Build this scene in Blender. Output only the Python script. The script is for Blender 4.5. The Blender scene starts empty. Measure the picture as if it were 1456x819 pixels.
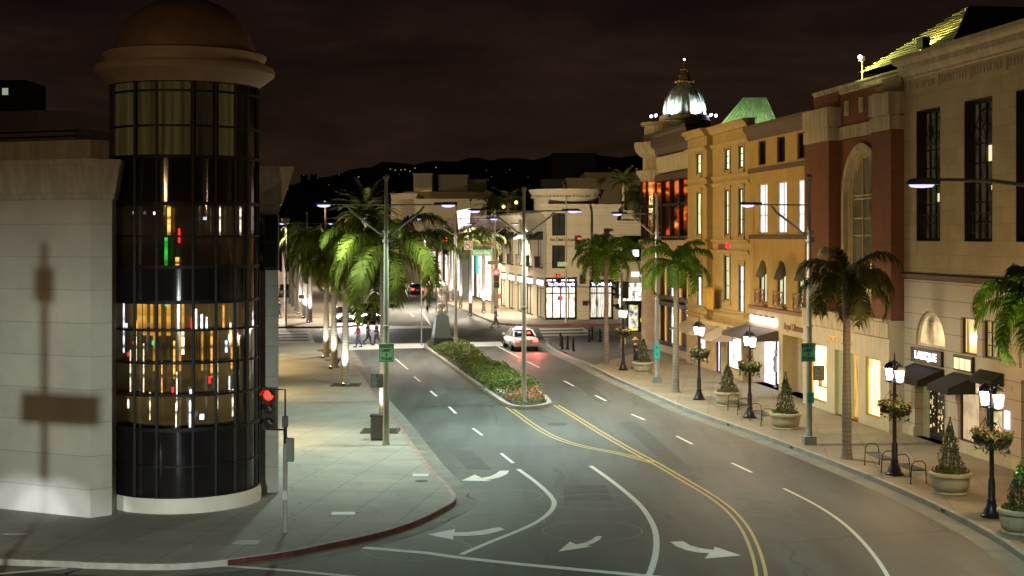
import bpy, math, random
from math import sin, cos, pi, radians, atan2, sqrt, hypot
from mathutils import Vector, Matrix
random.seed(7)
R = random.Random(11)
sc = bpy.context.scene
COL = sc.collection
F, HC, CX, HY = 2000.0, 8.0, 728.0, 335.0      # focal length in photo pixels, eye height, centre column, horizon row


def g(px, py, h=0.0):
    """photo pixel of a point at height h -> ground position"""
    Y = F * (HC - h) / (py - HY)
    return ((px - CX) * Y / F, Y)


def zat(py, Y):
    return HC - (py - HY) * Y / F


# ------------------------------------------------------------------ materials
MATS = {}


def nodes(name):
    m = bpy.data.materials.new(name)
    m.use_nodes = True
    nt = m.node_tree
    b = nt.nodes['Principled BSDF']
    return m, nt, b


def N(nt, t, **kw):
    n = nt.nodes.new(t)
    for k, v in kw.items():
        if k in n.inputs.keys():
            n.inputs[k].default_value = v
        else:
            setattr(n, k, v)
    return n


def coord(nt, kind='Object', scale=(1, 1, 1), rot=(0, 0, 0)):
    tc = N(nt, 'ShaderNodeTexCoord')
    mp = N(nt, 'ShaderNodeMapping')
    mp.inputs['Scale'].default_value = scale
    mp.inputs['Rotation'].default_value = rot
    nt.links.new(tc.outputs[kind], mp.inputs['Vector'])
    return mp.outputs['Vector']


def ramp(nt, fac, stops):
    r = N(nt, 'ShaderNodeValToRGB')
    el = r.color_ramp.elements
    while len(el) < len(stops):
        el.new(0.5)
    for e, (p, c) in zip(el, stops):
        e.position = p
        e.color = (*c, 1) if len(c) == 3 else c
    nt.links.new(fac, r.inputs['Fac'])
    return r.outputs['Color']


def mul(c, k):
    return tuple(min(1, x * k) for x in c)


def M(name, col, rough=.6, metal=0, var=.18, scale=1.5, bump=0, bscale=30, emit=None, es=0, trans=0, streak=0, spec=.5):
    if name in MATS:
        return MATS[name]
    m, nt, b = nodes(name)
    v = coord(nt)
    n1 = N(nt, 'ShaderNodeTexNoise', Scale=scale, Detail=6.0, Roughness=.65)
    nt.links.new(v, n1.inputs['Vector'])
    c = ramp(nt, n1.outputs['Fac'], [(.3, mul(col, 1 - var)), (.7, mul(col, 1 + var))])
    if streak:                                        # rain streaks running down a wall
        v2 = coord(nt, 'Object', (3, 3, .25))
        n3 = N(nt, 'ShaderNodeTexNoise', Scale=1.6, Detail=5.0)
        nt.links.new(v2, n3.inputs['Vector'])
        s = ramp(nt, n3.outputs['Fac'], [(.42, (1 - streak,) * 3), (.62, (1, 1, 1))])
        mx = N(nt, 'ShaderNodeMix', data_type='RGBA', blend_type='MULTIPLY')
        mx.inputs[0].default_value = 1
        nt.links.new(c, mx.inputs[6]); nt.links.new(s, mx.inputs[7])
        c = mx.outputs[2]
    nt.links.new(c, b.inputs['Base Color'])
    b.inputs['Roughness'].default_value = rough
    b.inputs['Metallic'].default_value = metal
    b.inputs['Specular IOR Level'].default_value = spec
    if bump:
        n2 = N(nt, 'ShaderNodeTexNoise', Scale=bscale, Detail=4.0)
        nt.links.new(v, n2.inputs['Vector'])
        bp = N(nt, 'ShaderNodeBump', Strength=bump, Distance=.02)
        nt.links.new(n2.outputs['Fac'], bp.inputs['Height'])
        nt.links.new(bp.outputs['Normal'], b.inputs['Normal'])
    if emit:
        b.inputs['Emission Color'].default_value = (*emit, 1)
        b.inputs['Emission Strength'].default_value = es
    if trans:
        tr = N(nt, 'ShaderNodeBsdfTranslucent')
        nt.links.new(c, tr.inputs['Color'])
        mx = N(nt, 'ShaderNodeMixShader'); mx.inputs[0].default_value = trans
        nt.links.new(b.outputs[0], mx.inputs[1]); nt.links.new(tr.outputs[0], mx.inputs[2])
        nt.links.new(mx.outputs[0], nt.nodes['Material Output'].inputs['Surface'])
    MATS[name] = m
    return m


def BRICK(name, c1, c2, mortar, w, h, ms, rough=.7, offset=.5, bump=.3, rot=0, var=.25, dirt=.25, kind='UV', smooth=.1):
    if name in MATS:
        return MATS[name]
    m, nt, b = nodes(name)
    v = coord(nt, kind, rot=(0, 0, rot))
    bt = N(nt, 'ShaderNodeTexBrick', offset=offset)
    bt.inputs['Scale'].default_value = 1
    bt.inputs['Brick Width'].default_value = w
    bt.inputs['Row Height'].default_value = h
    bt.inputs['Mortar Size'].default_value = ms
    bt.inputs['Mortar Smooth'].default_value = smooth
    bt.inputs['Color1'].default_value = (*c1, 1)
    bt.inputs['Color2'].default_value = (*c2, 1)
    bt.inputs['Mortar'].default_value = (*mortar, 1)
    nt.links.new(v, bt.inputs['Vector'])
    n = N(nt, 'ShaderNodeTexNoise', Scale=.55, Detail=8.0, Roughness=.7)
    nt.links.new(coord(nt), n.inputs['Vector'])
    d = ramp(nt, n.outputs['Fac'], [(.3, (1 - dirt,) * 3), (.65, (1, 1, 1))])
    mx = N(nt, 'ShaderNodeMix', data_type='RGBA', blend_type='MULTIPLY'); mx.inputs[0].default_value = 1
    nt.links.new(bt.outputs['Color'], mx.inputs[6]); nt.links.new(d, mx.inputs[7])
    nt.links.new(mx.outputs[2], b.inputs['Base Color'])
    b.inputs['Roughness'].default_value = rough
    bp = N(nt, 'ShaderNodeBump', Strength=bump, Distance=.02, invert=True)
    nt.links.new(bt.outputs['Fac'], bp.inputs['Height'])
    nt.links.new(bp.outputs['Normal'], b.inputs['Normal'])
    MATS[name] = m
    return m


def LIT(name, col, s, pattern='fold', dark=.35, scale=1.0, base=(.02, .02, .02)):
    """a window with a lit room behind its glossy pane"""
    if name in MATS:
        return MATS[name]
    m, nt, b = nodes(name)
    if pattern == 'shelf':                                # stocked shelves and panels in a shop
        n0 = N(nt, 'ShaderNodeTexNoise', Scale=1.1 * scale, Detail=4.0)
        nt.links.new(coord(nt, 'UV', (1.5, 1, 1)), n0.inputs['Vector'])
        bt = N(nt, 'ShaderNodeTexBrick', offset=.37)
        for k_, v_ in (('Scale', 1), ('Brick Width', .62 / scale), ('Row Height', .55 / scale), ('Mortar Size', .03), ('Mortar Smooth', .3)): bt.inputs[k_].default_value = v_
        bt.inputs['Color1'].default_value = (.35, .35, .35, 1); bt.inputs['Color2'].default_value = (.75, .75, .75, 1); bt.inputs['Mortar'].default_value = (.5, .5, .5, 1)
        nt.links.new(coord(nt, 'UV'), bt.inputs['Vector'])
        n = N(nt, 'ShaderNodeMath', operation='MULTIPLY_ADD')
        nt.links.new(n0.outputs['Fac'], n.inputs[0]); n.inputs[1].default_value = .75
        m2_ = N(nt, 'ShaderNodeMath', operation='MULTIPLY'); m2_.inputs[1].default_value = .25
        nt.links.new(bt.outputs['Color'], m2_.inputs[0]); nt.links.new(m2_.outputs[0], n.inputs[2])
        nf_ = n.outputs[0]
    elif pattern == 'fold':
        n = N(nt, 'ShaderNodeTexNoise', Scale=2.2 * scale, Detail=4.0)
        nt.links.new(coord(nt, 'UV', (4, .22, 1)), n.inputs['Vector'])
    else:
        n = N(nt, 'ShaderNodeTexNoise', Scale=1.4 * scale, Detail=3.0)
        nt.links.new(coord(nt, 'UV', (1.6, 1, 1)), n.inputs['Vector'])
    c = ramp(nt, nf_ if pattern == 'shelf' else n.outputs['Fac'], [(.36, mul(col, dark)), (.56, col)])
    nt.links.new(c, b.inputs['Emission Color'])
    b.inputs['Emission Strength'].default_value = s
    b.inputs['Base Color'].default_value = (*base, 1)
    b.inputs['Roughness'].default_value = .12
    MATS[name] = m
    return m


def EM(name, col, s):
    if name in MATS:
        return MATS[name]
    m, nt, b = nodes(name)
    b.inputs['Base Color'].default_value = (*mul(col, .5), 1)
    b.inputs['Emission Color'].default_value = (*col, 1)
    b.inputs['Emission Strength'].default_value = s
    b.inputs['Roughness'].default_value = .3
    MATS[name] = m
    return m


# ------------------------------------------------------------------ mesh builder
class MB:
    def __init__(s):
        s.v = []; s.f = []

    def add(s, vs, fs):
        o = len(s.v)
        s.v += [tuple(p) for p in vs]
        s.f += [tuple(i + o for i in f) for f in fs]
        return s

    def poly(s, pts):
        return s.add(pts, [tuple(range(len(pts)))])

    def box(s, x0, x1, y0, y1, z0, z1):
        return s.add([(x0, y0, z0), (x1, y0, z0), (x1, y1, z0), (x0, y1, z0), (x0, y0, z1), (x1, y0, z1), (x1, y1, z1), (x0, y1, z1)],
                     [(0, 3, 2, 1), (4, 5, 6, 7), (0, 1, 5, 4), (1, 2, 6, 5), (2, 3, 7, 6), (3, 0, 4, 7)])

    def cbox(s, cx, cy, cz, sx, sy, sz):
        return s.box(cx - sx / 2, cx + sx / 2, cy - sy / 2, cy + sy / 2, cz - sz / 2, cz + sz / 2)

    def obox(s, a, b, w, h):
        """a bar from a to b, w wide, h high"""
        a = Vector(a); b = Vector(b)
        d = (b - a).normalized()
        up = Vector((0, 0, 1)) if abs(d.z) < .95 else Vector((1, 0, 0))
        x = d.cross(up).normalized() * w / 2
        y = x.cross(d).normalized() * h / 2
        vs = [a - x - y, a + x - y, a + x + y, a - x + y, b - x - y, b + x - y, b + x + y, b - x + y]
        return s.add(vs, [(0, 1, 2, 3), (7, 6, 5, 4), (0, 4, 5, 1), (1, 5, 6, 2), (2, 6, 7, 3), (3, 7, 4, 0)])

    def prism(s, pts, z0, z1, top=True, bottom=True, sides=True):
        n = len(pts)
        vs = [(x, y, z0) for x, y in pts] + [(x, y, z1) for x, y in pts]
        fs = []
        if sides:
            fs += [(i, (i + 1) % n, n + (i + 1) % n, n + i) for i in range(n)]
        if top:
            fs.append(tuple(range(n, 2 * n)))
        if bottom:
            fs.append(tuple(range(n - 1, -1, -1)))
        return s.add(vs, fs)

    def tube(s, pts, r, n=8, cap=True):
        pts = [Vector(p) for p in pts]
        rs = r if isinstance(r, (list, tuple)) else [r] * len(pts)
        vs, fs = [], []
        px = None
        for i, p in enumerate(pts):
            d = (pts[min(i + 1, len(pts) - 1)] - pts[max(i - 1, 0)]).normalized()
            if px is None:
                px = d.cross(Vector((0, 0, 1)) if abs(d.z) < .9 else Vector((1, 0, 0))).normalized()
            else:
                px = (px - d * px.dot(d)).normalized()
            py = d.cross(px)
            for k in range(n):
                a = 2 * pi * k / n
                vs.append(p + (px * cos(a) + py * sin(a)) * rs[i])
        for i in range(len(pts) - 1):
            for k in range(n):
                fs.append((i * n + k, i * n + (k + 1) % n, (i + 1) * n + (k + 1) % n, (i + 1) * n + k))
        if cap:
            fs.append(tuple(range(n - 1, -1, -1)))
            fs.append(tuple(range((len(pts) - 1) * n, len(pts) * n)))
        return s.add(vs, fs)

    def lathe(s, prof, n=24, c=(0, 0, 0), a0=0, a1=2 * pi, sx=1, sy=1):
        full = abs(a1 - a0 - 2 * pi) < 1e-6
        m = n if full else n + 1
        vs, fs = [], []
        for r, z in prof:
            for k in range(m):
                a = a0 + (a1 - a0) * k / n
                vs.append((c[0] + r * cos(a) * sx, c[1] + r * sin(a) * sy, c[2] + z))
        for i in range(len(prof) - 1):
            for k in range(n):
                k2 = (k + 1) % m
                fs.append((i * m + k, i * m + k2, (i + 1) * m + k2, (i + 1) * m + k))
        if full:
            if prof[0][0] > 1e-4:
                fs.append(tuple(range(m - 1, -1, -1)))
            if prof[-1][0] > 1e-4:
                fs.append(tuple(range((len(prof) - 1) * m, len(prof) * m)))
        return s.add(vs, fs)

    def ball(s, c, r, n=10, sz=1):
        return s.lathe([(max(r * sin(pi * i / (n // 2 + 2)), 1e-5), -r * sz * cos(pi * i / (n // 2 + 2))) for i in range(n // 2 + 3)], n, c)

    def leaf(s, c, size, rnd, flat=0):
        u = Vector((rnd.gauss(0, 1), rnd.gauss(0, 1), rnd.gauss(0, 1) * (1 - flat))).normalized()
        w = u.cross(Vector((rnd.gauss(0, 1), rnd.gauss(0, 1), rnd.gauss(0, 1)))).normalized()
        c = Vector(c); a = size * rnd.uniform(.7, 1.3)
        n = u.cross(w) * a * .15
        return s.add([c - u * a, c + w * a * .45 + n, c + u * a, c - w * a * .45 + n], [(0, 1, 2), (0, 2, 3)])

    def xform(s, mat):
        s.v = [tuple(mat @ Vector(p)) for p in s.v]
        return s

    def build(s, name, mat, parent=None, off=(0, 0, 0), smooth=False, bevel=0):
        me = bpy.data.meshes.new(name)
        ox, oy, oz = off
        me.from_pydata([(x + ox, y + oy, z + oz) for x, y, z in s.v], [], s.f)
        me.update()
        uv = me.uv_layers.new(name='UVMap')
        co = me.vertices
        for p in me.polygons:
            n = p.normal
            if abs(n.z) > .75:
                for li in p.loop_indices:
                    q = co[me.loops[li].vertex_index].co
                    uv.data[li].uv = (q.x, q.y)
            else:
                t = Vector((-n.y, n.x, 0)).normalized()
                if abs(t.x) >= abs(t.y):
                    if t.x < 0: t = -t
                elif t.y < 0: t = -t
                for li in p.loop_indices:
                    q = co[me.loops[li].vertex_index].co
                    uv.data[li].uv = (q.x * t.x + q.y * t.y, q.z)
        me.materials.append(mat)
        if smooth:
            me.polygons.foreach_set('use_smooth', [True] * len(me.polygons))
            me.set_sharp_from_angle(angle=radians(42))
        o = bpy.data.objects.new(name, me)
        COL.objects.link(o)
        if parent:
            o.parent = parent
        if bevel:
            b = o.modifiers.new('bevel', 'BEVEL'); b.width = bevel; b.segments = 2; b.limit_method = 'ANGLE'
        return o


def tag(o, label, cat, group=None, kind=None):
    if label: o['label'] = label
    if cat: o['category'] = cat
    if group: o['group'] = group
    if kind: o['kind'] = kind
    return o


def thing(name, label, cat, loc=(0, 0, 0), rz=0, group=None):
    o = bpy.data.objects.new(name, None)
    o.empty_display_size = .3
    COL.objects.link(o)
    o.location = loc; o.rotation_euler = (0, 0, rz)
    return tag(o, label, cat, group)


def dup(root, loc, rz, label, group=None, scale=1):
    r = root.copy(); COL.objects.link(r)
    r.location = loc; r.rotation_euler = (0, 0, rz); r['label'] = label
    r.scale = (scale,) * 3
    if group: r['group'] = group
    for ch in list(root.children):
        c = ch.copy(); COL.objects.link(c); c.parent = r
        for gch in ch.children:
            d = gch.copy(); COL.objects.link(d); d.parent = c
    return r


def structure(name, mb, mat, **kw):
    o = mb.build(name, mat, **kw)
    o['kind'] = 'structure'
    return o


def light(name, kind, loc, power, col=(1, 1, 1), parent=None, size=.1, target=None, cone=120, blend=.5):
    l = bpy.data.lights.new(name, kind)
    l.energy = power; l.color = col
    if kind in ('POINT', 'SPOT'):
        l.shadow_soft_size = size
    if kind == 'SPOT':
        l.spot_size = radians(cone); l.spot_blend = blend
    o = bpy.data.objects.new(name, l)
    COL.objects.link(o)
    o.location = loc
    if target is not None:
        o.rotation_euler = (Vector(target) - Vector(loc)).to_track_quat('-Z', 'Y').to_euler()
    if parent: o.parent = parent
    return o


def text_mesh(body, size, width=None, extrude=.012, bold=0.0, slant=0.0, spacing=1.0):
    cu = bpy.data.curves.new('lettering', 'FONT')
    cu.body = body; cu.size = size; cu.extrude = extrude; cu.offset = bold
    cu.align_x = 'CENTER'; cu.align_y = 'CENTER'; cu.shear = slant; cu.space_character = spacing
    o = bpy.data.objects.new('lettering', cu)
    COL.objects.link(o)
    bpy.context.view_layer.update()
    dg = bpy.context.evaluated_depsgraph_get()
    me = bpy.data.meshes.new_from_object(o.evaluated_get(dg))
    vs = [tuple(v.co) for v in me.vertices]; fs = [tuple(p.vertices) for p in me.polygons]
    bpy.data.objects.remove(o); bpy.data.meshes.remove(me)
    if width and vs:
        w = max(v[0] for v in vs) - min(v[0] for v in vs)
        k = width / w
        vs = [(v[0] * k, v[1], v[2]) for v in vs]
    return vs, fs


def letters(body, mat, parent, x, y, z, size, name='lettering', off=(0, 0, 0), mb=None, **kw):
    """upright lettering facing local -y, centred on (x, z)"""
    vs, fs = text_mesh(body, size, **kw)
    m = mb or MB()
    m.add([(x + a, y - c, z + b) for a, b, c in vs], fs)
    return m if mb else m.build(name, mat, parent, off=off)


class Frame:
    """a facade seen square on: x runs right along the wall, y goes into the building, z up"""
    def __init__(s, ox, oy, ang):
        s.o = (ox, oy); s.a = ang
        s.e = (cos(ang), sin(ang)); s.n = (-sin(ang), cos(ang))

    def x(s, px, y=0):
        k = (px - CX) / F
        # o + e x + n y = t (k, 1)
        bx = s.o[0] + s.n[0] * y; by = s.o[1] + s.n[1] * y
        return (k * by - bx) / (s.e[0] - k * s.e[1])

    def z(s, px, py, y=0):
        x = s.x(px, y)
        Y = s.o[1] + s.e[1] * x + s.n[1] * y
        return HC - (py - HY) * Y / F

    def w(s, x, y=0, z=0):
        return (s.o[0] + s.e[0] * x + s.n[0] * y, s.o[1] + s.e[1] * x + s.n[1] * y, z)


class Bld:
    def __init__(s, name, label, cat, fr, x0, group=None):
        s.fr = fr; s.x0 = x0
        s.root = thing(name, label, cat, fr.w(x0, 0, 0), fr.a, group)
        s.off = (-x0, 0, 0)

    def part(s, name, mb, mat, parent=None, **kw):
        return mb.build(name, mat, parent or s.root, off=s.off, **kw)

    def text(s, body, mat, x, y, z, size, parent=None, **kw):
        return letters(body, mat, parent or s.root, x, y, z, size, off=s.off, **kw)

    def window(s, a, b, c, d, y, glass, fmat, nv=1, nh=1, arch=False, fw=.06, fd=.08, name='window', bars=None):
        """frame with bars, its pane a sub-part; sits at depth y"""
        r = (b - a) / 2; sp = d - r if arch else d
        m = MB()
        m.box(a, a + fw, y - fd, y, c, sp); m.box(b - fw, b, y - fd, y, c, sp)
        m.box(a + fw, b - fw, y - fd, y, c, c + fw)
        if arch:
            cx = (a + b) / 2; n = 14
            for i in range(n):
                t0, t1 = pi - pi * i / n, pi - pi * (i + 1) / n
                P = [(cx + q * cos(t), sp + q * sin(t)) for q, t in ((r, t0), (r, t1), (r - fw, t1), (r - fw, t0))]
                m.add([(p[0], y - fd, p[1]) for p in P] + [(p[0], y, p[1]) for p in P], [(0, 1, 2, 3), (0, 4, 5, 1), (2, 6, 7, 3)])
        else:
            m.box(a + fw, b - fw, y - fd, y, d - fw, d)
        bw = fw * .55
        for i in range(1, nv):
            x = a + (b - a) * i / nv
            top = d - fw if not arch else sp + sqrt(max(r * r - (x - (a + b) / 2) ** 2, 0)) - .01
            m.box(x - bw / 2, x + bw / 2, y - fd * .8, y - .003, c + fw, top)
        zs = bars if bars is not None else [c + (sp - c) * i / nh for i in range(1, nh + (1 if arch else 0))]
        for z in zs:
            m.box(a + fw, b - fw, y - fd * .7, y - .004, z - bw / 2, z + bw / 2)
        o = s.part(name, m, fmat)
        p = MB()
        if arch:
            cx = (a + b) / 2; n = 20
            p.poly([(a, y + .012, c), (b, y + .012, c)] + [(cx + r * cos(pi * i / n), y + .012, sp + r * sin(pi * i / n)) for i in range(n + 1)])
        else:
            p.poly([(a, y + .012, c), (b, y + .012, c), (b, y + .012, d), (a, y + .012, d)])
        s.part('pane', p, glass, o)
        return o


def wall(mb, x0, x1, z0, z1, y, depth, ops):
    """wall sheet with openings (a, b, c, d, arch) and their reveals"""
    xs = sorted({x0, x1, *[q for o in ops for q in o[:2]]}); zs = sorted({z0, z1, *[q for o in ops for q in o[2:4]]})
    xs = [q for q in xs if x0 <= q <= x1]; zs = [q for q in zs if z0 <= q <= z1]
    for i in range(len(xs) - 1):
        for j in range(len(zs) - 1):
            cx = (xs[i] + xs[i + 1]) / 2; cz = (zs[j] + zs[j + 1]) / 2
            if any(o[0] < cx < o[1] and o[2] < cz < o[3] for o in ops):
                continue
            mb.poly([(xs[i], y, zs[j]), (xs[i + 1], y, zs[j]), (xs[i + 1], y, zs[j + 1]), (xs[i], y, zs[j + 1])])
    for o in ops:
        a, b, c, d = o[:4]; arch = len(o) > 4 and o[4]
        dp = o[5] if len(o) > 5 else depth
        r = (b - a) / 2; sp = d - r if arch else d
        mb.poly([(a, y, c), (a, y + dp, c), (a, y + dp, sp), (a, y, sp)])
        mb.poly([(b, y, c), (b, y, sp), (b, y + dp, sp), (b, y + dp, c)])
        mb.poly([(a, y, c), (b, y, c), (b, y + dp, c), (a, y + dp, c)])
        if arch:
            cx = (a + b) / 2; n = 18
            for i in range(n):
                t0, t1 = pi - pi * i / n, pi - pi * (i + 1) / n
                p0 = (cx + r * cos(t0), sp + r * sin(t0)); p1 = (cx + r * cos(t1), sp + r * sin(t1))
                mb.poly([(p0[0], y, p0[1]), (p1[0], y, p1[1]), (p1[0], y, d), (p0[0], y, d)])
                mb.poly([(p0[0], y, p0[1]), (p0[0], y + dp, p0[1]), (p1[0], y + dp, p1[1]), (p1[0], y, p1[1])])
        else:
            mb.poly([(a, y, d), (a, y + dp, d), (b, y + dp, d), (b, y, d)])
    return mb


def offset_line(pts, d):
    """polyline moved d to its left"""
    out = []
    for i, p in enumerate(pts):
        a = pts[max(i - 1, 0)]; b = pts[min(i + 1, len(pts) - 1)]
        tx, ty = b[0] - a[0], b[1] - a[1]
        L = hypot(tx, ty) or 1
        out.append((p[0] - ty / L * d, p[1] + tx / L * d))
    return out


def smooth_line(pts, n=6):
    """Catmull-Rom through the points"""
    out = []
    P = [pts[0]] + list(pts) + [pts[-1]]
    for i in range(1, len(P) - 2):
        for k in range(n):
            t = k / n
            q = []
            for d in range(2):
                a, b, c, e = P[i - 1][d], P[i][d], P[i + 1][d], P[i + 2][d]
                q.append(.5 * (2 * b + (c - a) * t + (2 * a - 5 * b + 4 * c - e) * t * t + (3 * b - a - 3 * c + e) * t ** 3))
            out.append(tuple(q))
    out.append(tuple(pts[-1]))
    return out


def ribbon(mb, pts, w, z):
    L = offset_line(pts, w / 2); Q = offset_line(pts, -w / 2)
    for i in range(len(pts) - 1):
        mb.poly([(*Q[i], z), (*Q[i + 1], z), (*L[i + 1], z), (*L[i], z)])
    return mb
# ------------------------------------------------------------------ shared materials
asphalt = None


def make_asphalt():
    m, nt, b = nodes('asphalt')
    v = coord(nt)
    n1 = N(nt, 'ShaderNodeTexNoise', Scale=.16, Detail=8.0, Roughness=.65); nt.links.new(v, n1.inputs['Vector'])
    c = ramp(nt, n1.outputs['Fac'], [(.3, (.060, .068, .064)), (.5, (.088, .096, .091)), (.7, (.122, .130, .122))])
    n2 = N(nt, 'ShaderNodeTexNoise', Scale=90.0, Detail=2.0); nt.links.new(v, n2.inputs['Vector'])
    s = ramp(nt, n2.outputs['Fac'], [(.3, (.55,) * 3), (.7, (1, 1, 1))])
    n6 = N(nt, 'ShaderNodeTexNoise', Scale=14.0, Detail=5.0, Roughness=.8); nt.links.new(v, n6.inputs['Vector'])
    s6 = ramp(nt, n6.outputs['Fac'], [(.3, (.66,) * 3), (.66, (1, 1, 1))])
    vo = N(nt, 'ShaderNodeTexVoronoi', feature='DISTANCE_TO_EDGE', Scale=.16)
    nw = N(nt, 'ShaderNodeTexNoise', Scale=.9, Detail=5.0); nt.links.new(v, nw.inputs['Vector'])
    ad = N(nt, 'ShaderNodeMix', data_type='RGBA', blend_type='ADD'); ad.inputs[0].default_value = 1
    nt.links.new(v, ad.inputs[6]); nt.links.new(nw.outputs['Color'], ad.inputs[7])
    nt.links.new(ad.outputs[2], vo.inputs['Vector'])
    k = ramp(nt, vo.outputs['Distance'], [(.0, (.35,) * 3), (.009, (1, 1, 1))])
    # old oil and tyre stains along the lanes
    n4 = N(nt, 'ShaderNodeTexNoise', Scale=1.1, Detail=5.0)
    nt.links.new(coord(nt, 'Object', (1, .12, 1), (0, 0, -.16)), n4.inputs['Vector'])
    t = ramp(nt, n4.outputs['Fac'], [(.36, (.62,) * 3), (.58, (1, 1, 1))])
    last = c
    for q in (s, s6, k, t):
        mx = N(nt, 'ShaderNodeMix', data_type='RGBA', blend_type='MULTIPLY'); mx.inputs[0].default_value = 1
        nt.links.new(last, mx.inputs[6]); nt.links.new(q, mx.inputs[7]); last = mx.outputs[2]
    nt.links.new(last, b.inputs['Base Color'])
    b.inputs['Roughness'].default_value = .62
    bp = N(nt, 'ShaderNodeBump', Strength=.25, Distance=.01)
    nt.links.new(n2.outputs['Fac'], bp.inputs['Height']); nt.links.new(bp.outputs['Normal'], b.inputs['Normal'])
    return m


asphalt = make_asphalt()
ST = .162                                             # heading of the street left of straight ahead
walk_mat = BRICK('sidewalk concrete', (.27, .27, .245), (.30, .295, .265), (.12, .12, .11), 1.55, 1.55, .012, .75, 0, .2, ST, dirt=.3, kind='Object')
walk_warm = BRICK('warm sidewalk concrete', (.25, .205, .145), (.285, .235, .165), (.11, .09, .065), 1.5, 1.5, .012, .7, 0, .2, ST, dirt=.25, kind='Object')
paver_mat = BRICK('dark corner pavers', (.10, .095, .09), (.13, .12, .115), (.06, .06, .06), .4, .2, .01, .75, .5, .2, ST, kind='Object')
kerb_mat = M('kerb concrete', (.30, .29, .27), .8, var=.25, scale=2.5, bump=.2)
gutter_mat = M('gutter concrete', (.17, .17, .155), .8, var=.3, scale=1.2, bump=.15)
redkerb = M('worn red kerb paint', (.10, .020, .014), .6, var=.7, scale=2.2, streak=.5)
pinkkerb = M('faded red kerb paint', (.27, .17, .15), .6, var=.4, scale=3.0)


def make_paint(name, col, wear=.5):
    m, nt, b = nodes(name)
    n = N(nt, 'ShaderNodeTexNoise', Scale=5.0, Detail=8.0, Roughness=.7); nt.links.new(coord(nt), n.inputs['Vector'])
    c = ramp(nt, n.outputs['Fac'], [(wear - .22, mul(col, .35)), (wear, col)])
    nt.links.new(c, b.inputs['Base Color']); b.inputs['Roughness'].default_value = .55
    return m


white_p = make_paint('white road paint', (.62, .63, .60), .45)
faint_p = make_paint('faint detector loop seal', (.16, .165, .16), .5)
yellow_p = make_paint('yellow road paint', (.50, .36, .09), .47)
dark_p = M('dark iron lid', (.03, .03, .03), .6, .4)
pole_grey = M('grey painted steel', (.30, .31, .30), .45, .3, var=.12, scale=4)
pole_tan = M('tan painted steel', (.26, .24, .20), .5, .2, var=.12, scale=4)
iron = M('black painted cast iron', (.022, .02, .022), .38, .4, var=.2, scale=6)
black = M('matt black housing', (.012, .012, .012), .5)
led = EM('cold LED lens', (.40, .38, 1.0), 2.0)
lantern_glass = EM('lit lantern glass', (1.0, .86, .82), 22)
red_on = EM('red signal lens lit', (1, .012, .008), 7)
red_hot = EM('red signal lens glaring', (1, .028, .02), 15)
amber_on = EM('orange hand lit', (1, .10, .02), 6)
dark_lens = M('unlit signal lens', (.03, .02, .015), .25)
green_sign = M('green sign sheeting', (.01, .40, .27), .4, var=.05)
teal_sign = M('teal sign sheeting', (.04, .60, .50), .4, var=.06)
wsign = M('white sign sheeting', (.62, .62, .60), .45, var=.05)
sign_back = M('bare aluminium sign back', (.32, .34, .30), .5, .3)
ink = M('black sign ink', (.015, .02, .02), .5)
leaf_m = M('palm leaflet green', (.074, .088, .012), .75, var=.5, scale=1.2, trans=.35, spec=.15)
leaf_g = M('bright palm leaflet green', (.066, .082, .007), .75, var=.6, scale=1.0, trans=.4, spec=.15)
leaf_d = M('dark palm leaflet green', (.060, .068, .018), .75, var=.4, scale=1.2, trans=.2, spec=.12)
trunk_m = BRICK('ringed palm bark', (.26, .24, .20), (.32, .295, .25), (.14, .12, .10), 3, .16, .012, .85, 0, .5, dirt=.35)
shrub_m = M('shrub leaf green', (.125, .175, .030), .5, var=.5, scale=4, trans=.2)
topi_m = M('topiary leaf', (.075, .10, .035), .5, var=.5, scale=6, trans=.15)
petal_r = M('red petals', (.30, .015, .02), .6, var=.3, scale=9)
petal_p = M('pink petals', (.30, .04, .11), .6, var=.4, scale=9, trans=.2)
petal_m = M('magenta petals', (.30, .03, .18), .6, var=.4, scale=9, trans=.2)
petal_w = M('white petals', (.6, .58, .52), .6)
stone_pot = M('cast stone planter', (.40, .36, .26), .75, var=.2, scale=3, bump=.15)
soil = M('planting soil', (.035, .025, .018), .95)

# ------------------------------------------------------------------ ground, kerbs, paving
W = 3200
structure('street_asphalt', MB().poly([(-W, -200, 0), (W, -200, 0), (W, 5200, 0), (-W, 5200, 0)]), asphalt)

KT = .15


def gt(px, py):
    return g(px, py, KT)


left_kerb = [(-30, 36.3), gt(0, 795), gt(130, 800), gt(266, 801), gt(400, 785), gt(468.7, 772), gt(537, 757.5), gt(592, 740), gt(633.5, 719.7), gt(648, 707.7),
             gt(640, 692), gt(606, 656), gt(565, 600), gt(537, 566), gt(503.6, 517), gt(489, 495), gt(478, 488.5), (-17, 103), (-24, 102.5)]
left_kerb = smooth_line(left_kerb, 5)
right_kerb = [gt(1500, 822), gt(1456, 790), gt(1408, 757.7), gt(1341, 722.7), gt(1260, 686), gt(1180, 654), gt(1092, 621), gt(1023, 597), gt(965, 576), gt(917, 555),
              gt(873, 536), gt(841, 520), gt(800, 501), gt(781, 491), gt(777, 484), gt(790, 479), gt(830, 476.5), gt(930, 474)]
right_kerb = smooth_line(right_kerb, 5)
structure('left_sidewalk', MB().prism(left_kerb + [(-60, 102.5), (-60, 36.3)], 0, KT), walk_mat)
rk = [(12.6, 20)] + right_kerb + [(60, 112), (60, 20)]
structure('right_sidewalk', MB().prism(rk, 0, KT), walk_warm)


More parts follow.
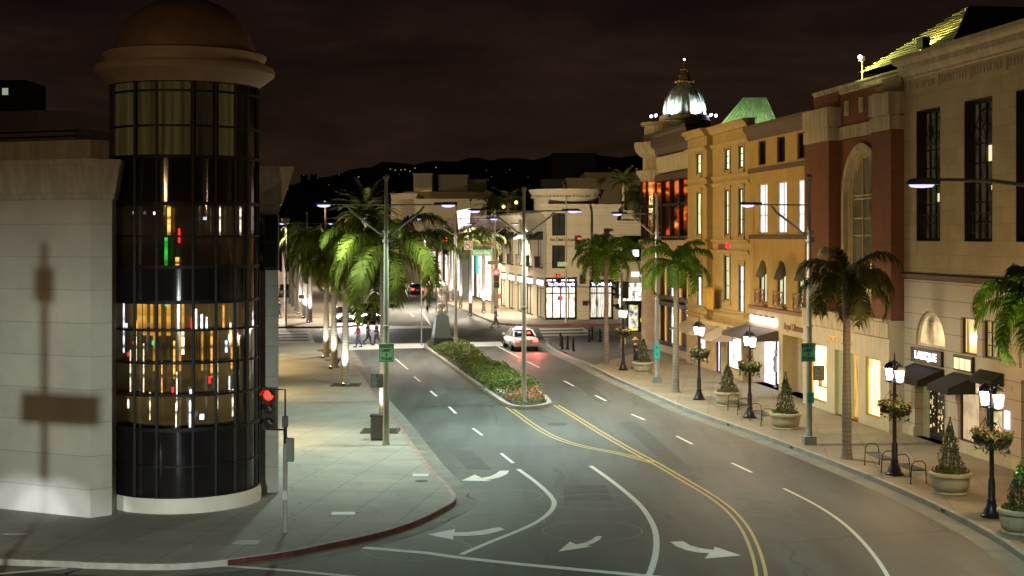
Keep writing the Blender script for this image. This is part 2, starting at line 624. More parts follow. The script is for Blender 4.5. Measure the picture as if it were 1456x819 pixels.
def kerb(name, line, side, mat, z=KT, w=.16, prou=.004):
    """kerb stone along a line: top strip and street face, proud of the paving; side -1 = street on the right"""
    a = offset_line(line, side * prou); b = offset_line(line, -side * w)
    m = MB()
    for i in range(len(line) - 1):
        m.poly([(*a[i], z + prou), (*a[i + 1], z + prou), (*b[i + 1], z + prou), (*b[i], z + prou)])
        m.poly([(*a[i], 0), (*a[i + 1], 0), (*a[i + 1], z + prou), (*a[i], z + prou)])
    return structure(name, m, mat)


iA = min(range(len(left_kerb)), key=lambda i: hypot(left_kerb[i][0] - gt(330, 795)[0], left_kerb[i][1] - gt(330, 795)[1]))
iB = min(range(len(left_kerb)), key=lambda i: hypot(left_kerb[i][0] - gt(648, 707)[0], left_kerb[i][1] - gt(648, 707)[1]))
iC = min(range(len(left_kerb)), key=lambda i: hypot(left_kerb[i][0] - gt(489, 495)[0], left_kerb[i][1] - gt(489, 495)[1]))
kerb('left_kerb', left_kerb[:iA + 1], -1, kerb_mat)
kerb('corner_kerb', left_kerb[iA:iB + 1], -1, kerb_mat, prou=.004)
# red paint on the street face of the corner kerb
m = MB(); q = offset_line(left_kerb[iA:iB + 1], -.010)
for i in range(len(q) - 1):
    m.poly([(*q[i], .004), (*q[i + 1], .004), (*q[i + 1], KT - .01), (*q[i], KT - .01)])
structure('kerb_paint', m, redkerb)
kerb('street_kerb', left_kerb[iB:iC + 1], -1, pinkkerb)
kerb('far_kerb', left_kerb[iC:], -1, kerb_mat)
kerb('right_kerb', right_kerb, 1, kerb_mat)
# concrete gutters
m = MB()
for line, s in ((left_kerb[:iC + 3], -1), (right_kerb[:-8], 1)):
    a = offset_line(line, s * .004); b = offset_line(line, s * .62)
    for i in range(len(line) - 1):
        m.poly([(*a[i], .004), (*a[i + 1], .004), (*b[i + 1], .004), (*b[i], .004)])
structure('gutter', m, gutter_mat)
# storm drain mouths in the right kerb
for px, py in ((1030, 599.5), (1037, 602), (1128, 634), (1133, 636), (1336, 721), (1347, 726)):
    x, y = gt(px, py)
    j = min(range(len(right_kerb) - 1), key=lambda i: hypot(right_kerb[i][0] - x, right_kerb[i][1] - y))
    p0, p1 = Vector(right_kerb[j]), Vector(right_kerb[j + 1])
    d = (p1 - p0).normalized(); nrm = Vector((-d.y, d.x)) * .012
    c = p0 + nrm
    o = MB().poly([(*(c - d * .14), .03), (*(c + d * .14), .03), (*(c + d * .14), .12), (*(c - d * .14), .12)]).build('kerb_drain', black)
    tag(o, 'small dark drain slot cut in the right kerb face', 'drain', 'drain slots in the right kerb')
# dark paving at the cross street corner
a = [gt(845, 519), gt(800, 501.3), gt(782, 491), gt(778.5, 484.5), gt(791, 480), gt(830, 477.5), gt(930, 475.2), gt(934, 498), gt(905, 502)]
structure('corner_paving', MB().poly([(x, y, KT + .004) for x, y in a]), paver_mat)
# median island
med = [gt(603, 492), gt(630, 511.5), gt(657, 531), gt(683, 549.5), gt(708, 567), gt(723, 575.5), gt(742, 578), gt(760, 577.2), gt(778, 574.5), gt(784, 570.5), gt(772, 559),
       gt(741, 539), gt(703, 517), gt(664, 490), gt(652, 484), gt(634, 481.5), gt(614, 484), gt(605, 488)]
med = smooth_line(med + [med[0]], 4)[:-1]
structure('median_island', MB().prism(med, 0, .16), kerb_mat)
cxm = sum(p[0] for p in med) / len(med)
inner = offset_line(med + [med[0]], .22 if sum((med[i][0] - med[i - 1][0]) * (med[i][1] + med[i - 1][1]) for i in range(len(med))) < 0 else -.22)[:-1]
structure('median_soil', MB().poly([(x, y, .164) for x, y in inner]), soil)
# far block paving
far_l = [(-16.6, 121.5), (-14.2, 122.5), (-13.2, 125), (-16.4, 150), (-26, 210), (-57, 400), (-120, 400), (-120, 121.5)]
structure('far_left_sidewalk', MB().prism(far_l, 0, KT), walk_warm)
far_r = [(60, 133.5), (7.5, 124.9), (1.6, 124.2), (-.6, 125.6), (-1.6, 128), (-5.2, 150), (-15.2, 210), (-46, 400), (80, 400)]
structure('far_right_sidewalk', MB().prism(far_r, 0, KT), walk_warm)
kerb('far_right_kerb', smooth_line(far_r[:4], 4), 1, M('dull red kerb', (.16, .04, .04), .7))

# ------------------------------------------------------------------ road markings
PZ = .006


def A(x, y): return g(400 + x / 2.912, 560 + y / 2.912)
def B(x, y): return g(680 + x / 2.912, 540 + y / 2.912)


m = MB()
ribbon(m, smooth_line([A(*p) for p in ((980, 312), (1040, 355), (1090, 397), (1120, 430), (1130, 455), (1112, 490), (1060, 530), (980, 568), (880, 608), (790, 646), (745, 666))]), .15, PZ)
ribbon(m, smooth_line([B(*p) for p in ((465, 357), (540, 410), (610, 465), (670, 520), (710, 575), (733, 630), (738, 690), (728, 750), (705, 815), (670, 880))]), .16, PZ)
ribbon(m, smooth_line([g(1114, 694.5), g(1160, 718), g(1200, 745), g(1235, 780), g(1262, 819), g(1280, 860)]), .11, PZ)
structure('lane_line_markings', m, white_p)
m = MB()
ribbon(m, [A(340, 638), A(600, 660), A(740, 680), A(1000, 708), A(1456, 750), A(1750, 778)], .26, PZ + .004)
ribbon(m, [g(-60, 822), g(0, 816), g(95, 808)], .2, PZ)
ribbon(m, [g(279, 802), g(419, 812), g(560, 826)], .18, PZ)
structure('stop_line_marking', m, white_p)
m = MB()
for p, q in (((801.8, 541.5), (815.9, 549.2)), ((846.5, 562.3), (862, 570.2)), ((898, 589), (917, 597.3)), ((961.6, 620), (984.6, 631.7)), ((1040.6, 658.5), (1069, 671.9)),
             ((562.6, 510.4), (580, 525.3)), ((589, 535.5), (597, 542.6)), ((612, 556), (621, 563.6)), ((638.4, 578.4), (648.3, 588)), ((672.3, 609), (685.7, 619)), ((712.5, 644.8), (729.7, 658.6))):
    ribbon(m, [g(*p), g(*q)], .12, PZ)
ribbon(m, [g(699, 488), g(767, 523)], .12, PZ)
ribbon(m, [g(617, 470), g(598, 440)], .14, PZ); ribbon(m, [g(583, 445), g(588, 450)], .14, PZ)
structure('lane_dash_markings', m, white_p)
m = MB()
for pts in ([B(*p) for p in ((123, 113), (175, 150), (240, 196), (320, 240), (430, 275), (580, 305), (670, 328), (722, 343))],
            [B(*p) for p in ((323, 106), (400, 153), (500, 215), (620, 285), (740, 350), (860, 420), (960, 480), (1040, 540), (1100, 610), (1140, 690), (1162, 760), (1172, 815), (1176, 880))]):
    L = smooth_line(pts)
    for d in (-.11, .11):
        ribbon(m, offset_line(L, d), .085, PZ if pts[0][0] < B(200, 110)[0] else PZ + .003)
structure('yellow_line_markings', m, yellow_p)


def arrow(pts, conv):
    return MB().poly([(*conv(*p), PZ) for p in pts])


for i, (pts, cv) in enumerate([
    ([(745, 360), (802, 335), (830, 349), (868, 341), (890, 330), (905, 319), (943, 318), (935, 332), (908, 345), (870, 354), (845, 357), (872, 362)], A),
    ([(603, 583), (722, 560), (714, 574), (770, 573), (830, 566), (880, 556), (905, 553), (926, 562), (880, 576), (830, 585), (770, 589), (712, 588), (712, 604)], A),
    ([(1147, 654), (1195, 613), (1222, 624), (1268, 614), (1296, 597), (1305, 590), (1328, 590), (1320, 603), (1296, 618), (1262, 630), (1292, 631)], A),
    ([(1088, 728), (980, 692), (974, 705), (930, 700), (880, 688), (848, 669), (795, 672), (820, 690), (860, 706), (910, 716), (956, 719), (938, 741)], B)]):
    structure('turn_arrow_marking', arrow(pts, cv), white_p)
m = MB()
for c, rx in ((A(925, 422), 1.15), (A(890, 527), 1.35), (A(1295, 447), 1.3), (A(1288, 567), 1.35), (A(560, 640), 1.4)):
    ribbon(m, [(c[0] + rx * cos(t * pi / 18), c[1] + rx * .95 * sin(t * pi / 18)) for t in range(37)], .035, .004)
structure('detector_loop_markings', m, faint_p)
# crosswalks at the cross street
m = MB()
m.poly([(*g(x, y), PZ) for x, y in ((480, 490), (609, 488.2), (608, 494.5), (489, 498))])
m.poly([(*g(x, y), PZ) for x, y in ((667, 486.5), (712, 486), (716, 492), (672, 493))])
m.poly([(*g(x, y), PZ) for x, y in ((455, 465), (622, 463), (622, 466.5), (455, 469))])
for i in range(4):
    t = i * 4.2
    m.poly([(*g(x, y), PZ) for x, y in ((380, 473 + t), (436 + i * 1.5, 472.5 + t), (438 + i * 1.5, 474.6 + t), (380, 475.2 + t))])
m.poly([(*g(x, y), PZ) for x, y in ((436, 472), (441, 472), (448, 488), (440, 488))])
for i in range(4):
    t = i * 4.4
    m.poly([(*g(x, y), PZ) for x, y in ((766 + i * 2, 467 + t), (826 + i * 5, 466 + t), (830 + i * 5, 468 + t), (768 + i * 2, 469.5 + t))])
m.poly([(*g(x, y), PZ) for x, y in ((824, 465.5), (829, 465.5), (856, 483), (848, 483))])
structure('crosswalk_markings', m, white_p)
structure('road_tar_joint', ribbon(MB(), smooth_line([g(560, 582), g(640, 577), g(705, 572.5)]), .06, .003), M('tar joint', (.02, .02, .02), .6))
for (px, py, r, lab) in ((793, 603, .42, 'round dark manhole lid between the yellow lines in the road'), (767, 582, .2, 'small dark valve lid beside the median tip')):
    x, y = g(px, py)
    tag(MB().lathe([(r, 0), (r, .005), (r * .86, .0055), (r * .84, .003), (0.001, .003)], 28, (x, y, .001)).build('manhole_cover', dark_p), lab, 'manhole lid')
x, y = gt(599.5, 684)
tag(MB().lathe([(.21, 0), (.21, .006), (.001, .007)], 24, (x, y, KT + .001)).build('manhole_cover', dark_p), 'round dark lid in the pavement near the kerb corner', 'manhole cover')
x, y = gt(598, 675.5)
tag(MB().box(x - .26, x + .26, y - .22, y + .22, KT + .001, KT + .007).build('utility_cover', wsign), 'white square utility cover on the corner pavement', 'utility cover')
for px, py, lab in ((488, 730, 'dull oval meter lid on the corner pavement'), (350, 771, 'pale rectangular cover in pavement below the glass tower'), (25, 757, 'pale cover in pavement by the stone wall')):
    x, y = gt(px, py)
    tag(MB().box(x - .33, x + .33, y - .22, y + .22, KT + .001, KT + .006).build('utility_cover', sign_back if px > 100 else kerb_mat), lab, 'utility cover')
structure('pavement_inlay', ribbon(MB(), smooth_line([gt(438, 571.5), gt(470, 571.8), gt(500, 572), gt(537, 570)]), .16, KT + .004), M('faded red inlay', (.24, .035, .03), .6, var=.4))

# old utility trench patches in the asphalt
pm1 = M('dark asphalt patch', (.040, .043, .040), .7, var=.3, scale=2); pm2 = M('pale asphalt patch', (.085, .088, .082), .7, var=.3, scale=2)
for i, (pts, mt) in enumerate((([(640, 640), (672, 641), (700, 668), (664, 668)], pm1), ([(880, 600), (905, 600), (985, 668), (955, 669)], pm1), ([(1030, 690), (1100, 702), (1150, 745), (1070, 735)], pm2),
                               ([(800, 690), (862, 690), (872, 712), (803, 712)], pm1), ([(590, 520), (606, 520), (640, 560), (622, 561)], pm2), ([(820, 548), (840, 548), (872, 572), (850, 573)], pm1))):
    structure('asphalt_patch', MB().poly([(*g(*p), .0025) for p in pts]), mt)
rn_ = random.Random(77)
m = MB()
for i in range(130):                                       # trodden gum and drip spots on the pavement
    if i < 70: x, y = gt(rn_.uniform(410, 620), rn_.uniform(560, 745))
    else: x, y = gt(rn_.uniform(960, 1420), 0) if False else gt(940 + rn_.random() * 380, 548 + rn_.random() * 8)
    if i >= 70:
        j = rn_.randrange(4, 60); p0 = right_kerb[j]; x, y = p0[0] + rn_.uniform(.5, 4.8), p0[1] + rn_.uniform(-.5, .5)
    elif x > -4.2 - .17 * (y - 55) - .6: continue
    r_ = rn_.uniform(.02, .07)
    m.poly([(x + r_ * cos(t * pi / 4), y + r_ * sin(t * pi / 4) * rn_.uniform(.7, 1.2), KT + .003) for t in range(8)])
tag(m.build('pavement_stains', M('gum and drip stains', (.10, .10, .09), .8)), 'small dark gum and drip stains on the pavements', 'stains', kind='stuff')
# ------------------------------------------------------------------ left stone building and its glass corner tower
stone_l = BRICK('pale stone panels', (.40, .385, .345), (.455, .435, .39), (.25, .235, .21), 5.2, .925, .008, .7, 0, .35, dirt=.22)
stone_p = M('pale stone trim', (.42, .39, .34), .65, var=.12, scale=2, streak=.2)
dark_metal = M('black window mullion', (.007, .006, .006), .55, spec=.2)
C1 = (-11.72, 39.1); wd = (-.9106, .4133)
def along(t): return (C1[0] + wd[0] * t, C1[1] + wd[1] * t)


TX, TY, TR = -9.72, 41.85, 2.13
C2 = (-7.12, 42.9)
foot = [along(26), C1, (-11.25, 39.55), (-11.45, 41.0), (-10.5, 42.6), (-8.0, 43.05), C2, (C2[0] - .178 * 56, C2[1] + 56), (-45, 99)]
lb = thing('stone_building', 'pale stone corner building with flared cornice behind the glass tower', 'building', (-14, 46, 0))
O = (14, -46, 0)
MB().prism(foot, KT, 9.4).build('wall', stone_l, lb, off=O)
# flared cornice following the wall top
def flare(line, prof, closed=False):
    mb = MB()
    rows = [(offset_line(line, -o), z) for o, z in prof]
    for (a, z0), (b, z1) in zip(rows, rows[1:]):
        for i in range(len(line) - 1):
            mb.poly([(*a[i], z0), (*a[i + 1], z0), (*b[i + 1], z1), (*b[i], z1)])
    return mb


cl = [along(26), along(3), C1, (-11.25, 39.55), (-11.42, 40.9)]
pf = [(.0, 9.0), (.06, 9.05), (.06, 9.15), (.1, 9.2), (.22, 9.95), (.26, 10.0), (.26, 10.14), (-.2, 10.18)]
ln2 = [(-8.3, 42.9), C2, (C2[0] - .178 * 56, 99)]
c_ = flare(cl, pf)
for z in (8.55,):
    pass
c2_ = flare([(-8.0, 42.7), (C2[0], 42.75), (C2[0] - .178 * 56, 99)], [(.0, 8.7), (.08, 8.8), (.08, 8.95), (.16, 9.0), (.45, 9.9), (.5, 10.1), (-.3, 10.12)])
c_.add(c2_.v, c2_.f)
c_.build('cornice', stone_p, lb, off=O)
MB().prism([(x, y) for x, y in foot], 9.4, 10.0, sides=False).build('roof', stone_p, lb, off=O)
# upper set-back storey and plant screen
sb = [(-30, 52), (-13.05, 44.3), (-11.9, 45.4), (-11.9, 60), (-30, 60)]
u = MB().prism([(-34, 51.5), (-12.95, 43.2), (-12.2, 44.0), (-12.2, 60), (-34, 60)], 10.0, 10.95)
u.build('parapet', stone_p, lb, off=O)
u = MB().prism([(-34, 54.5), (-14.4, 46.4), (-14.0, 47), (-14.0, 60), (-34, 60)], 10.95, 11.55)
u.prism([(-30, 57), (-17.4, 51.5), (-14.2, 52.6), (-14.2, 60), (-30, 60)], 11.55, 12.6)
u.build('plant_screen', M('dark louvre screen', (.11, .10, .085), .7), lb, off=O)
u = MB()
for z in (11.1, 11.28, 11.46):
    u.obox((-34, 54.35, z), (-14.35, 46.25, z), .05, .05)
u.build('roof_rail', dark_metal, lb, off=O)
# dark window in the strip right of the tower
wn = MB(); wn.box(-8.3, C2[0] + .02, 42.66, 42.9, 6.95, 8.62)
w_ = wn.build('window', dark_metal, lb, off=O)
pn = MB()
for a in (7.05, 7.85):
    pn.box(-8.2, -7.72, 42.645, 42.66, a, a + .7); pn.box(-7.66, -7.18, 42.645, 42.66, a, a + .7)
dglass = M('dark reflecting glass', (.012, .011, .010), .06, 0, var=.3)
pn.build('pane', dglass, w_, off=O)
# lit shop windows down the street side of the building
for t0_, t1_ in ((9, 15), (24, 30), (36, 50)):
    a_ = (C2[0] - .178 * t0_ + .04, C2[1] + t0_); b_ = (C2[0] - .178 * t1_ + .04, C2[1] + t1_)
    q_ = MB().poly([(*a_, .5), (*b_, .5), (*b_, 3.0), (*a_, 3.0)]).build('window', LIT('lit amber side window', (1, .66, .25), 5.0, 'shelf', .4), lb, off=O)
# tower
tw = thing('glass_tower', 'round dark glass corner tower with domed cap and lit curtain windows', 'tower', (TX, TY, 0))


def zt(y): return HC - (y - HY) * (TY - TR) / F


MB().lathe([(TR + .10, KT), (TR + .10, zt(715)), (TR + .06, zt(709)), (TR - .05, zt(709))], 64).build('base', M('white stone plinth', (.62, .60, .55), .6, var=.08), tw, smooth=True)


def curved_glass(name, col, rough=.07, emis=None, es=0, fold=None):
    m, nt, b = nodes(name)
    b.inputs['Base Color'].default_value = (*col, 1); b.inputs['Roughness'].default_value = rough
    b.inputs['Specular IOR Level'].default_value = .35
    v = coord(nt, 'Object', (2.2, 2.2, .06))
    n = N(nt, 'ShaderNodeTexNoise', Scale=1.6, Detail=2.0); nt.links.new(v, n.inputs['Vector'])
    bp = N(nt, 'ShaderNodeBump', Strength=.25, Distance=.05)
    nt.links.new(n.outputs['Fac'], bp.inputs['Height']); nt.links.new(bp.outputs['Normal'], b.inputs['Normal'])
    if emis:
        n2 = N(nt, 'ShaderNodeTexNoise', Scale=fold or 3.0, Detail=4.0)
        nt.links.new(coord(nt, 'Object', (2.2, 2.2, .05)), n2.inputs['Vector'])
        c = ramp(nt, n2.outputs['Fac'], [(.32, mul(emis, .3)), (.5, mul(emis, .7)), (.66, emis)])
        nt.links.new(c, b.inputs['Emission Color']); b.inputs['Emission Strength'].default_value = es
    return m


g_top = curved_glass('tower glass before olive curtains', (.02, .02, .012), .07, (.36, .27, .085), .075)
g_mid = curved_glass('tower glass of a dim room', (.012, .010, .010), .06, (.12, .06, .04), .06)
g_dim = curved_glass('tower glass before dark curtains', (.015, .012, .010), .07, (.20, .14, .07), .05)
g_blank = curved_glass('tower blank spandrel glass', (.010, .008, .010), .10)
m_, nt_, b_ = nodes('tower clear glass')                    # see-through glazing in front of the added reflection streaks
gl_ = N(nt_, 'ShaderNodeBsdfGlossy', Roughness=.05); gl_.inputs['Color'].default_value = (1, 1, 1, 1)
tr_ = N(nt_, 'ShaderNodeBsdfRefraction', IOR=1.22, Roughness=.30); tr_.inputs['Color'].default_value = (.80, .78, .72, 1)
fr_ = N(nt_, 'ShaderNodeFresnel', IOR=1.75)
mx_ = N(nt_, 'ShaderNodeMixShader')
nt_.links.new(fr_.outputs[0], mx_.inputs[0]); nt_.links.new(tr_.outputs[0], mx_.inputs[1]); nt_.links.new(gl_.outputs[0], mx_.inputs[2])
nt_.links.new(mx_.outputs[0], nt_.nodes['Material Output'].inputs['Surface'])
g_clear = m_
ANG = [-86, -70, -55.8, -27.5, -8.3, 19, 36.6, 54, 69, 86]
A_ALL = sorted(ANG + [a + 180 for a in ANG])


def ring_glass(z0, z1, r=TR):
    mb = MB()
    mb.lathe([(r, z0), (r, z1)], 96)
    mb.f = [f for f in mb.f if len(f) == 4]
    return mb


bands = [('window', g_top, 222, 114), ('spandrel', g_blank, 289, 222), ('window', g_clear, 380, 289), ('spandrel', g_blank, 430, 380),
         ('window', g_clear, 612, 430), ('spandrel', g_blank, 709, 612)]
for nm, mt, yb, yt in bands:
    if yt == 114:                                          # top storey: curtained bays between dark ones
        for a0, a1, lit in ((-186, -56, 0), (-56, -29, 1), (-29, -25, 0), (-25, -9.5, 1), (-9.5, 17, 1), (17, 21, 0), (21, 34, 2), (34, 39, 0), (39, 56, 1), (56, 174, 0)):
            k = MB().lathe([(TR, zt(yb)), (TR, zt(yt))], max(2, int((a1 - a0) / 4)), a0=radians(a0) - pi / 2, a1=radians(a1) - pi / 2)
            k.build(nm, [g_blank, mt, g_dim][lit], tw, smooth=True)
        continue
    ring_glass(zt(yb), zt(yt)).build(nm, mt, tw, smooth=True)
fr = MB()
for a in A_ALL:
    t = radians(a) - pi / 2
    x, y = (TR + .012) * cos(t), (TR + .012) * sin(t)
    fr.obox((x, y, zt(709)), (x, y, zt(110)), .10, .07)
for yy, h in ((709, .09), (664, .05), (612, .10), (563, .06), (517, .06), (470, .06), (430, .1), (380, .1), (336, .06), (289, .1), (222, .1), (178, .06), (128, .06), (113, .1)):
    z = zt(yy)
    fr.lathe([(TR - .01, z - h / 2), (TR + .05, z - h / 2), (TR + .05, z + h / 2), (TR - .01, z + h / 2)], 64)
fr.build('mullions', dark_metal, tw)
# behind the clear glass: floors, core and glowing pieces standing in for reflections
MB().lathe([(.5, zt(612)), (.5, zt(425))], 24).build('core', M('dim core wall', (.05, .04, .03), .8), tw)
fl = MB()
for yy in (612, 428):
    fl.lathe([(.01, zt(yy)), (TR - .04, zt(yy)), (TR - .04, zt(yy) + .05), (.01, zt(yy) + .05)], 48)
fl.build('floor_slab', M('dim floor slab', (.06, .05, .04), .8), tw)
bk = MB()
bk.lathe([(1.35, zt(611)), (1.35, zt(430))], 40, a0=0, a1=pi)
bk.build('back_wall', M('room back wall', (.10, .085, .06), .8), tw)
dr = MB(); dr.lathe([(1.3, zt(611)), (1.3, zt(430))], 60, a0=-pi * .97, a1=-pi * .03)  # self-lit sheet standing in for broad gold reflections on the glass
dr.build('inner_reflection', LIT('olive and amber reflection sheet', (.62, .42, .14), .13, 'fold', .02, 2.4), tw)
ru = MB(); ru.lathe([(1.5, zt(380)), (1.5, zt(289))], 60, a0=-pi, a1=0)  # dim self-lit sheet behind the reflected spots
ru.build('inner_reflection', LIT('dim maroon self-lit sheet', (.16, .09, .05), .07, 'fold', .1, 1.2), tw)
rr = random.Random(5)
gold = LIT('gold reflected light', (1.0, .48, .06), 1.0, 'blot', .3, 2.2)
reflection = MB()


def strip(mb, a, r, z0, z1, w):
    t = radians(a) - pi / 2
    n = 3
    for i in range(n):
        t0, t1 = t + w / r * (i / n - .5), t + w / r * ((i + 1) / n - .5)
        k = .02 * (i % 2)
        mb.poly([((r + k) * cos(t0), (r + k) * sin(t0), z0), ((r + k) * cos(t1), (r + k) * sin(t1), z0), ((r + k) * cos(t1), (r + k) * sin(t1), z1), ((r + k) * cos(t0), (r + k) * sin(t0), z1)])


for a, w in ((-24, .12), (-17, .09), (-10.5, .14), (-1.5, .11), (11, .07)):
    strip(reflection, a, 1.8, zt(478), zt(432), w)
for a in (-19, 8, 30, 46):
    strip(reflection, a, 1.55, zt(530), zt(470), .05)
reflection.build('reflection', gold, tw)  # gold strips that glow like reflected street lights
lts = {'green': (LIT('green reflected light', (.02, .9, .08), 1.0, 'blot', .2, 3), MB()), 'gold': (gold, MB()), 'pale': (LIT('pale reflected light', (1, .86, .62), 3.4, 'blot', .06, 3.5), MB()), 'cold': (LIT('cold reflected light', (.75, .85, 1), 4.5, 'blot', .06, 3.5), MB()), 'red': (EM('small red reflected light', (1, .02, .02), 3), MB()),
       'teal': (EM('small teal reflected light', (.0, .8, .6), 1.5), MB()), 'amber': (LIT('amber reflected light', (1, .45, .08), 2.6, 'blot', .06, 3.5), MB())}
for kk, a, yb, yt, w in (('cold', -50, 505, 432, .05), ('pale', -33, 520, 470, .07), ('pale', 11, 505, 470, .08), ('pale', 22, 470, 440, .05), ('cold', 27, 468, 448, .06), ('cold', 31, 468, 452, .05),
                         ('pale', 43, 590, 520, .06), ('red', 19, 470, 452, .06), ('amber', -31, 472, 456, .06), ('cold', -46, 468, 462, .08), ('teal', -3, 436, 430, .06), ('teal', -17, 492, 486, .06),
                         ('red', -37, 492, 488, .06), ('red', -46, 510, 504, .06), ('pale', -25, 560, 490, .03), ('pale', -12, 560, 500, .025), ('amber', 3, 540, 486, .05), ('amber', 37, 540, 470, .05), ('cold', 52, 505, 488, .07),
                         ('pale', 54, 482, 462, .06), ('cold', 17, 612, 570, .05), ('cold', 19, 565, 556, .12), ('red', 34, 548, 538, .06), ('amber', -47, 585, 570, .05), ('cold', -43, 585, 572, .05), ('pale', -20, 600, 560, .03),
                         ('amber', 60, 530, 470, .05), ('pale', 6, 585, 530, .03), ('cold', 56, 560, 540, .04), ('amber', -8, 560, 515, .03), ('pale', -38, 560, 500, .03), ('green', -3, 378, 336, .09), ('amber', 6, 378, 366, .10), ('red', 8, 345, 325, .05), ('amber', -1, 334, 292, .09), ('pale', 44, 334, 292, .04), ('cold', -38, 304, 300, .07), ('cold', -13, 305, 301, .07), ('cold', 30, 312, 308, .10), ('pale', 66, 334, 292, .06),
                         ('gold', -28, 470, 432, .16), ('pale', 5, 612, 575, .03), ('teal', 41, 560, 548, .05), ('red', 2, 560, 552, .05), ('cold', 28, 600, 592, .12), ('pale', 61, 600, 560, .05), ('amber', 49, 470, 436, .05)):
    strip(lts[kk][1], a, 1.7 + .2 * rr.random(), zt(yb), zt(yt), w)  # self-lit streak standing in for a street light mirrored in the glass
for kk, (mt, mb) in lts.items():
    mb.build('reflection_streak', mt, tw)
light('room_fill', 'POINT', (0, -1.2, zt(440)), 70, (1, .75, .4), tw, .2)  # unseen lamp added to brighten the space behind the glass
# cornice rings and dome
MB().lathe([(TR - .05, zt(116)), (TR + .06, zt(114)), (TR + .10, zt(110)), (TR + .34, zt(101)), (2.62, zt(95)), (2.63, zt(88)), (2.58, zt(84)), (2.30, zt(82)), (2.30, zt(76)), (2.38, zt(70)), (2.38, zt(66)), (2.3, zt(64)), (2.0, zt(64))], 72).build(
    'cornice', M('tower cornice stone', (.25, .185, .13), .6, var=.12, scale=2), tw, smooth=True)
MB().lathe([(2.03 * cos(t), zt(65) + 1.72 * sin(t)) for t in [pi / 2 * i / 16 for i in range(17)]], 72).build('dome', M('tower dome copper', (.17, .105, .072), .55, .2, var=.2, scale=2), tw, smooth=True)
# small far lit window beyond the roof at the left
fb = thing('distant_tower_block', 'distant dark block with one pale lit window at far left', 'building', (-118, 330, 0))
MB().box(-9, 4, 0, 14, 0, 44.5).build('wall', M('dark far block', (.012, .009, .009), .9), fb)
MB().box(-1.6, -.2, -.06, 0, 41.0, 42.6).build('window', EM('distant window light', (.55, .62, .45), .45), fb)
# ------------------------------------------------------------------ the row of shop buildings on the right
RF = Frame(14.5, 64.3, atan2(-.9906, .1367))
rx = RF.x
rz = RF.z
lime = BRICK('limestone ashlar', (.40, .33, .19), (.46, .385, .235), (.27, .21, .12), 1.15, .56, .008, .75, .5, .15, dirt=.25)
lime_s = BRICK('grooved shop limestone', (.44, .39, .31), (.46, .41, .325), (.20, .17, .13), 6, .62, .014, .75, 0, .4, dirt=.18)
lime_t = M('limestone trim', (.42, .36, .26), .7, var=.15, scale=2, streak=.2)
brickm = BRICK('red brick', (.25, .062, .026), (.175, .042, .018), (.17, .11, .06), .22, .075, .011, .8, .5, .35, dirt=.3, smooth=.2)
cream = M('cream render', (.50, .45, .32), .7, var=.08, scale=1.2, streak=.12)
creamt = M('cream stone cap', (.50, .43, .29), .7, var=.12, scale=2, streak=.3)
ochre = M('ochre render', (.46, .31, .085), .75, var=.1, scale=1.3, streak=.15)
ochre_l = M('pale shop render', (.50, .41, .23), .75, var=.08, scale=1.3, streak=.1)
tan = BRICK('tan stone blocks', (.44, .325, .135), (.47, .35, .15), (.33, .24, .10), 1.4, .7, .008, .75, .5, .15, dirt=.2)
tan_t = M('tan stone moulding', (.46, .35, .155), .7, var=.12, scale=2, streak=.15)
brownt = M('brown moulding', (.10, .07, .045), .7, var=.2, scale=2)
pinkst = M('pink granite band', (.22, .11, .08), .6, var=.2, scale=4)
wframe = M('white painted frame', (.55, .52, .42), .5)
stoneframe = M('buff window frame', (.42, .33, .17), .6)
bronze = M('dark bronze frame', (.03, .025, .02), .4, .5)
brass = M('brass shop frame', (.55, .33, .06), .3, .7)
dark_pane = M('black window pane', (.008, .008, .008), .08)
shop_white = LIT('lit white shop interior', (1, .86, .66), 2.0, 'shelf', .28)
shop_cold = LIT('lit cool shop interior', (.92, .90, 1), 2.4, 'shelf', .35)
shop_warm = LIT('lit warm shop interior', (1, .78, .42), 2.6, 'shelf', .3)
shop_gold = LIT('lit gold shop interior', (1, .50, .10), .9, 'fold', .3, 1.5)
shop_dim = LIT('dim shop interior', (.55, .48, .26), .35, 'blot', .4)
win_white = LIT('lit office blind', (1, .95, 1), 1.5, 'fold', .55, 1.5)
win_green = LIT('lit greenish curtain', (.92, .95, .60), 1.7, 'fold', .3)
win_cream = LIT('lit cream blind', (.86, .90, .56), .8, 'fold', .7)
awn_grey = M('taupe awning canvas', (.46, .38, .30), .85, var=.1, scale=3)
awn_dark = M('charcoal awning canvas', (.013, .012, .011), .85, var=.15, scale=3)


def body(b, x0, x1, z0, z1, mat, y0=.9, y1=16, roof=None):
    """the mass behind a facade: side walls, back and flat roof"""
    m = MB().box(x0, x1, y0, y1, z0, z1 - .06)
    b.part('building_mass', m, mat)


